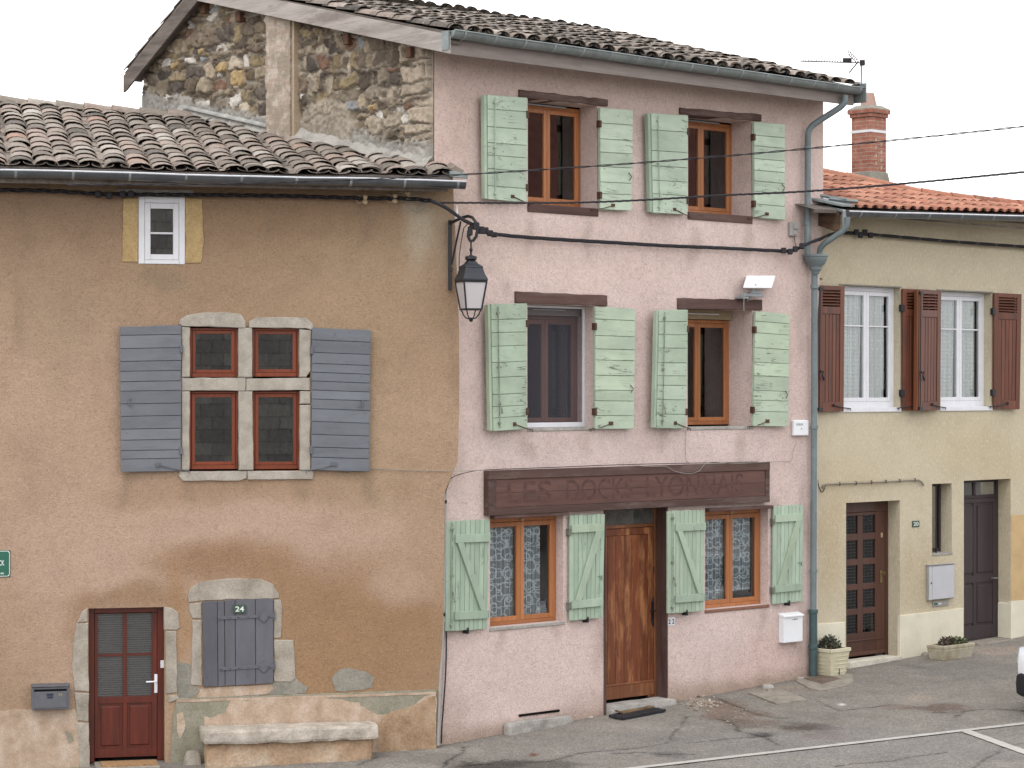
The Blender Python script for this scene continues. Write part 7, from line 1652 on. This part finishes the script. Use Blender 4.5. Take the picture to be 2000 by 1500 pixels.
# ---- planters
def leaf(mb, base, tip, w, up, rnd=None):
    b = Vector(base); t = Vector(tip); d = (t-b); s_ = d.cross(Vector(up)); s_ = s_.normalized()*w if s_.length > 1e-6 else Vector((w, 0, 0)); mid = b.lerp(t, .45)+Vector(up)*d.length*.12
    mb.add([tuple(b), tuple(mid+s_), tuple(t), tuple(mid-s_), tuple(mid-Vector(up)*d.length*.05)], [(0, 1, 4), (1, 2, 4), (2, 3, 4), (3, 0, 4)], rnd)
def foliage_mat(name, stops):
    f = Mt(name, .6, .3); f.base(f.mix(1., f.ramp(f.attr('rnd'), stops), f.ramp(f.noise(30, 3), [(.3, .75), (.7, 1.2)]), 'MULTIPLY')); return f.m
LEAFD = foliage_mat('dark_leaf', [(0, C(60, 62, 52)), (.5, C(92, 96, 80)), (.85, C(122, 124, 104)), (1, C(150, 144, 124))]); LEAFG = foliage_mat('green_leaf', [(0, C(78, 92, 60)), (.6, C(112, 126, 84)), (1, C(156, 160, 122))]); LEAFB = foliage_mat('purplish_leaf', [(0, C(84, 68, 62)), (.6, C(116, 98, 88)), (1, C(150, 138, 122))])
def clump(name, fr, cx, cy, z0, rx, ry, h, n, sz, mat, label, cat='plant', upbias=.4):
    m = MB(fr)
    for i in range(n):
        th = U(0, 6.283); rr_ = math.sqrt(R()); x = cx+rx*rr_*math.cos(th); y = cy+ry*rr_*math.sin(th); zt_ = z0+h*math.sqrt(max(0.02, 1-rr_**2))*U(.35, 1.)
        d = Vector((math.cos(th)*U(.2, 1), math.sin(th)*U(.2, 1), U(-.3, .9)+upbias)).normalized()*sz*U(.6, 1.3); leaf(m, (x, y, zt_), (x+d.x, y+d.y, zt_+d.z), sz*U(.25, .42), (0, 0, 1))
    for i in range(10): th = U(0, 6.283); m.tube([(cx, cy, z0-.02), (cx+rx*.6*math.cos(th), cy+ry*.6*math.sin(th), z0+h*.7)], .004, 4)
    return single(m, name, mat, label, cat, fr, cx, cy, z0, recalc=False)
def tapered(m, x0, x1, y0, y1, z0, z1, tp, th=0., rnd=None):
    m.hexa([(x0+tp, y0+tp, z0), (x1-tp, y0+tp, z0), (x1, y0, z1), (x0, y0, z1), (x0+tp, y1-tp, z0), (x1-tp, y1-tp, z0), (x1, y1, z1), (x0, y1, z1)], rnd)
q = CR.loc(gpt(1624, 1325)); gzp = q[2]+.02; pk_ = CR.w(q[0], q[1], 0)[1]; ux = F/pk_; wX = 40/ux/.73; wY = 33/ux/.68; Hh = 54/ux
x0, y0 = q[0]-.03, q[1]-.02; x1, y1 = x0+wX*1.06, y0+wY*1.15; t = thing('plant_pot', 'tapered square cream pot with a dark leafy plant, beside the rain pipe', 'plant pot', CR, (x0+x1)/2, (y0+y1)/2, gzp)
m = MB(CR); tp = .045; z1 = gzp+Hh-.05; w_ = .02
tapered(m, x0, x1, y0, y1, gzp, z1, tp); m.build('pot_body', POT, t, bevel=.012, seg=2)
m = MB(CR)
for (a, b, c, d) in ((x0-.012, x1+.012, y0-.012, y0+.02), (x0-.012, x1+.012, y1-.02, y1+.012), (x0-.012, x0+.02, y0+.02, y1-.02), (x1-.02, x1+.012, y0+.02, y1-.02)): m.box(a, b, c, d, z1-.002, z1+.05)
m.build('rim', POT, t, bevel=.006); m = MB(CR); m.box(x0+.02, x1-.02, y0+.02, y1-.02, z1+.0, z1+.022); m.build('soil', SOIL, t)
m = MB(CR)
for k in range(5):
    zz_ = gzp+.05+(z1-gzp-.08)*k/4.6; f_ = (zz_-gzp)/(z1-gzp); yy = y0+tp*(1-f_)-.006; m.box(x0+.1+.02*(k % 2), x1-.03-.02*(k % 2), yy, yy+.02, zz_, zz_+.012)
    xx = x0+tp*(1-f_)-.005; m.box(xx, xx+.02, y0+.08, y1-.08, zz_, zz_+.010)
m.build('moulded_rib', POT, t, bevel=.003)
m = MB(CR); m.box(x0+.21, x0+.225, y0+tp*.8-.006, y0+tp*.8+.01, gzp+.02, gzp+.12); m.build('stain_slot', IRON, t)
clump('potted_plant', CR, (x0+x1)/2, (y0+y1)/2, z1+.01, .17, .15, .20, 420, .05, LEAFD, 'dark leafy plant in the cream pot')
m = MB(CR); bx_, by_, bz_ = x0+.07, y1-.07, z1
m.tube([(bx_, by_, bz_), (bx_-.02, by_, bz_+.12), (bx_-.05, by_, bz_+.2)], .003, 4)
for k in range(14): a_ = U(0, 6.28); z_ = bz_+.12+.1*R(); leaf(m, (bx_-.04, by_, z_), (bx_-.04+.045*math.cos(a_), by_+.045*math.sin(a_), z_+.02), .012, (0, 0, 1))
single(m, 'sprig', LEAFD, 'thin sprig sticking up at the back of the cream pot', 'plant', CR, bx_, by_, bz_, recalc=False)
q = CR.loc(gpt(1847, 1292)); gzp = q[2]; ux = F/CR.w(q[0], q[1], 0)[1]; x0, y0 = q[0]-.03, q[1]; x1 = x0+66/ux/.66; y1 = y0+27/ux/.62; z1 = gzp+30/ux
t = thing('stone_trough', 'long mossy stone trough planted with low greenery, before the cream plinth', 'planter', CR, (x0+x1)/2, (y0+y1)/2, gzp)
m = MB(CR); tp = .03; th = .045; tapered(m, x0, x1, y0, y1, gzp, z1-.05, tp); m.build('trough_body', TROUGH, t, bevel=.02, seg=3)
m = MB(CR)
for (a, b, c, d) in ((x0, x1, y0, y0+th), (x0, x1, y1-th, y1), (x0, x0+th, y0+th, y1-th), (x1-th, x1, y0+th, y1-th)): m.box(a, b, c, d, z1-.052, z1)
m.build('rim', TROUGH, t, bevel=.01, seg=2); m = MB(CR); m.box(x0+th, x1-th, y0+th, y1-th, z1-.05, z1-.02); m.build('soil', SOIL, t)
cx_ = (x0+x1)/2; cy_ = (y0+y1)/2
clump('trough_plant', CR, cx_-.10, cy_, z1-.02, .16, .09, .12, 220, .045, LEAFB, 'brownish purple low plant at the left of the stone trough')
clump('trough_plant', CR, cx_+.15, cy_, z1-.02, .20, .09, .09, 240, .05, LEAFG, 'green trailing plant at the right of the stone trough', upbias=.2)

# ---- parked car nosing in at the right edge
pf = gpt(1964, 1391); cd = Vector((PK.d[0], PK.d[1], 0)); CF = Frame((pf.x, pf.y), (PK.n[0], PK.n[1]))   # x across the car, y runs back along it
CF.n = (-PK.d[0], -PK.d[1]); cz0 = pf.z
car = thing('parked_car', 'white car with black bumper just entering at the right edge', 'car', CF, .9, 2., cz0)
WP = plain('car_white_paint', C(236, 238, 242), .22, .6, 0, .02, 3.); BP_ = plain('car_black_plastic', C(34, 34, 42), .5, .4, 0, .1, 10.); TY = plain('tyre_rubber', C(34, 33, 34), .8, .3, 0, .15, 20.); RIM = plain('wheel_metal', C(150, 152, 158), .35, .5, .6, .06, 8.); CG = plain('car_glass', C(34, 40, 46), .08, .6, 0, .04, 3.); HL = plain('headlight_lens', C(200, 206, 214), .12, .7, .2, .06, 18.)
def loft(m, secs):
    """secs: cross sections (y, half width, z low, z high, shoulder inset)"""
    P = []; n = 12; cxm = .90
    for (y, hw_, zl, zh, rd) in secs:
        for k in range(n*2):
            a_ = 2*math.pi*k/(n*2); ca, sa = math.cos(a_), math.sin(a_); e_ = rd
            px_ = math.copysign(abs(ca)**e_, ca)*hw_; pz_ = math.copysign(abs(sa)**e_, sa)
            P.append((cxm+px_, y, cz0+(zl+zh)/2+pz_*(zh-zl)/2))
    N_ = n*2; fs = [(i*N_+k, i*N_+(k+1) % N_, (i+1)*N_+(k+1) % N_, (i+1)*N_+k) for i in range(len(secs)-1) for k in range(N_)]+[tuple(range(N_)), tuple(range((len(secs)-1)*N_, len(secs)*N_))]
    m.add(P, fs)
m = MB(CF); loft(m, [(.03, .62, .45, .70, .5), (.10, .78, .36, .80, .42), (.30, .85, .30, .90, .36), (.9, .885, .28, 1.0, .30), (1.6, .89, .26, 1.02, .28), (3.2, .89, .26, 1.04, .28), (4.0, .86, .32, 1.02, .32), (4.2, .78, .42, .95, .4)]); m.build('body', WP, car, smooth=True)
m = MB(CF); loft(m, [(1.15, .74, .95, 1.02, .4), (1.85, .70, .95, 1.46, .35), (2.4, .69, .95, 1.53, .35), (3.5, .67, .95, 1.48, .35), (4.12, .66, .95, 1.05, .4)]); m.build('windows', CG, car, smooth=True)
m = MB(CF); loft(m, [(1.9, .66, 1.44, 1.50, .4), (2.4, .66, 1.50, 1.56, .4), (3.4, .64, 1.47, 1.52, .4)]); m.build('roof_panel', WP, car, smooth=True)
m = MB(CF); loft(m, [(-.02, .60, .24, .50, .4), (.07, .79, .20, .54, .35), (.35, .872, .20, .54, .3), (.42, .872, .22, .50, .3)]); m.build('bumper', BP_, car, smooth=True)
m = MB(CF); m.box(.45, 1.35, -.005, .2, cz0+.56, cz0+.70); m.build('grille', BP_, car, bevel=.02)
for s_ in (-1, 1):
    cxh = .90+s_*.66; m = MB(CF); loft_ = []; P = []
    m.hexa([(cxh-.15, .10, cz0+.62), (cxh+.15, .16 if s_ > 0 else .10, cz0+.62), (cxh+.15, .22, cz0+.86), (cxh-.15, .14, cz0+.84), (cxh-.15, .4, cz0+.62), (cxh+.15, .4, cz0+.62), (cxh+.15, .5, cz0+.86), (cxh-.15, .5, cz0+.84)]); m.build('headlight', HL, car, bevel=.03, seg=3)
    m = MB(CF); m.box(.9+s_*.98-.08, .9+s_*.98+.08, 1.5, 1.62, cz0+.98, cz0+1.12); m.build('wing_mirror', BP_, car, bevel=.03, seg=2)
for (yy, xx) in ((.78, .12), (.78, 1.68), (3.4, .12), (3.4, 1.68)):
    m = MB(CF); x_ = xx; m.tube([(x_-.10, yy, cz0+.30), (x_-.09, yy, cz0+.30), (x_+.09, yy, cz0+.30), (x_+.10, yy, cz0+.30)], [.27, .305, .305, .27], 28); w_ = m.build('wheel', TY, car, smooth=True)
    m = MB(CF); m.tube([(x_-.105, yy, cz0+.30), (x_+.105, yy, cz0+.30)], .19, 20); m.build('rim', RIM, w_, bevel=.01)
m = MB(CF); m.box(.64, 1.16, -.045, -.02, cz0+.38, cz0+.49); np_ = m.build('number_plate', WHITE, car, bevel=.003); m = MB(CF); m.box(1.12, 1.16, -.048, -.0455, cz0+.38, cz0+.49); m.box(.64, .68, -.048, -.0455, cz0+.38, cz0+.49); m.build('blue_band', plain('plate_blue', C(40, 70, 160), .4, .4, 0, .03, 5.), np_)

# ---- the other side of the street, seen in the window panes
BW = bricks('retaining_blocks', C(160, 156, 150), C(196, 190, 180), C(50, 48, 46), 1.0, .62, .33, bump=.8)
ow = thing('retaining_wall', 'grey block retaining wall across the street, seen only in reflections', 'wall', WORLD, 8, -3, -2)
m = MB(WORLD); m.box(3.6, 16, -4.0, -3.2, -2.2, 9.2); m.build('wall_face', BW, ow); m = MB(WORLD); m.box(3.4, 16.2, -4.1, -3.1, 9.2, 9.45); m.build('coping', CEMENT_LIGHT, ow)
HF = Frame(PK.w(2, -24, 0)[:2], PK.d); oh = thing('opposite_house', 'grey rendered house across the street, seen only in reflections', 'house', HF, 6, 0, -1)
m = MB(HF); m.box(14, 34, -8, 0, -2.5, 9.2); m.build('wall', plain('opposite_render', C(116, 104, 96), .9, .1, 0, .12, 2.), oh)
m = MB(HF); m.hexa([(13.6, -8.4, 9.1), (34.4, -8.4, 9.1), (34.4, -4, 13.6), (13.6, -4, 13.6), (13.6, .5, 9.1), (34.4, .5, 9.1), (34.4, -3.9, 13.6), (13.6, -3.9, 13.6)]); rt_ = m.build('roof', plain('opposite_roof', C(140, 84, 70), .8, .2, 0, .2, 3.), oh)
for k in range(6):
    m = MB(HF)
    for zz_ in (1., 4.6): m.box(15+k*3.1, 16.1+k*3.1, -.0, .03, zz_, zz_+1.7)
    m.build('window', CG, oh)

# ================================================================== air, light, camera
sc = bpy.context.scene
w = bpy.data.worlds.new('World'); sc.world = w; w.use_nodes = True; nt = w.node_tree; nt.nodes.clear()
o = nt.nodes.new('ShaderNodeOutputWorld'); bg = nt.nodes.new('ShaderNodeBackground'); sky = nt.nodes.new('ShaderNodeTexSky'); sky.sky_type = 'NISHITA'; sky.sun_disc = False
EL, RO = math.radians(52), math.radians(200); sky.sun_elevation = EL; sky.sun_rotation = RO
sc_ = nt.nodes.new('ShaderNodeMix'); sc_.data_type = 'RGBA'; sc_.inputs[0].default_value = .9
# an even overcast: cloud deck brighter overhead than at the horizon
tc = nt.nodes.new('ShaderNodeTexCoord'); sp = nt.nodes.new('ShaderNodeSeparateXYZ'); nt.links.new(tc.outputs['Generated'], sp.inputs[0])
mr = nt.nodes.new('ShaderNodeMapRange'); mr.inputs['From Min'].default_value = 0; mr.inputs['From Max'].default_value = 1; mr.inputs['To Min'].default_value = 19.0; mr.inputs['To Max'].default_value = 17.5; nt.links.new(sp.outputs[2], mr.inputs['Value'])
cl = nt.nodes.new('ShaderNodeMix'); cl.data_type = 'RGBA'; cl.blend_type = 'MULTIPLY'; cl.inputs[0].default_value = 1; cl.inputs[6].default_value = (1.0, .985, .985, 1); nt.links.new(mr.outputs[0], cl.inputs[7])
nt.links.new(sky.outputs[0], sc_.inputs[6]); nt.links.new(cl.outputs[2], sc_.inputs[7]); nt.links.new(sc_.outputs[2], bg.inputs[0]); bg.inputs[1].default_value = .1; nt.links.new(bg.outputs[0], o.inputs[0])
sl = bpy.data.lights.new('sun', 'SUN'); sl.energy = .7; sl.angle = math.radians(25); sl.color = (1, .97, .93); so = bpy.data.objects.new('sun', sl); bpy.context.collection.objects.link(so)
dv = Vector((math.sin(RO)*math.cos(EL), math.cos(RO)*math.cos(EL), math.sin(EL))); so.rotation_euler = dv.to_track_quat('Z', 'Y').to_euler(); so.location = (0, 10, 30)
cam = bpy.data.cameras.new('camera'); co = bpy.data.objects.new('camera', cam); bpy.context.collection.objects.link(co); sc.camera = co
co.location = (0, 0, CZ); co.rotation_euler = (math.radians(90), 0, 0); cam.sensor_width = 36; cam.lens = F/2000*36; cam.shift_y = 12/2000; cam.clip_end = 1000; cam.clip_start = .1
sc.view_settings.view_transform = 'Standard'; sc.view_settings.look = 'None'; sc.view_settings.exposure = 0.24; sc.view_settings.gamma = 1.0
sc.cycles.max_bounces = 6; sc.cycles.transparent_max_bounces = 16; sc.cycles.diffuse_bounces = 3
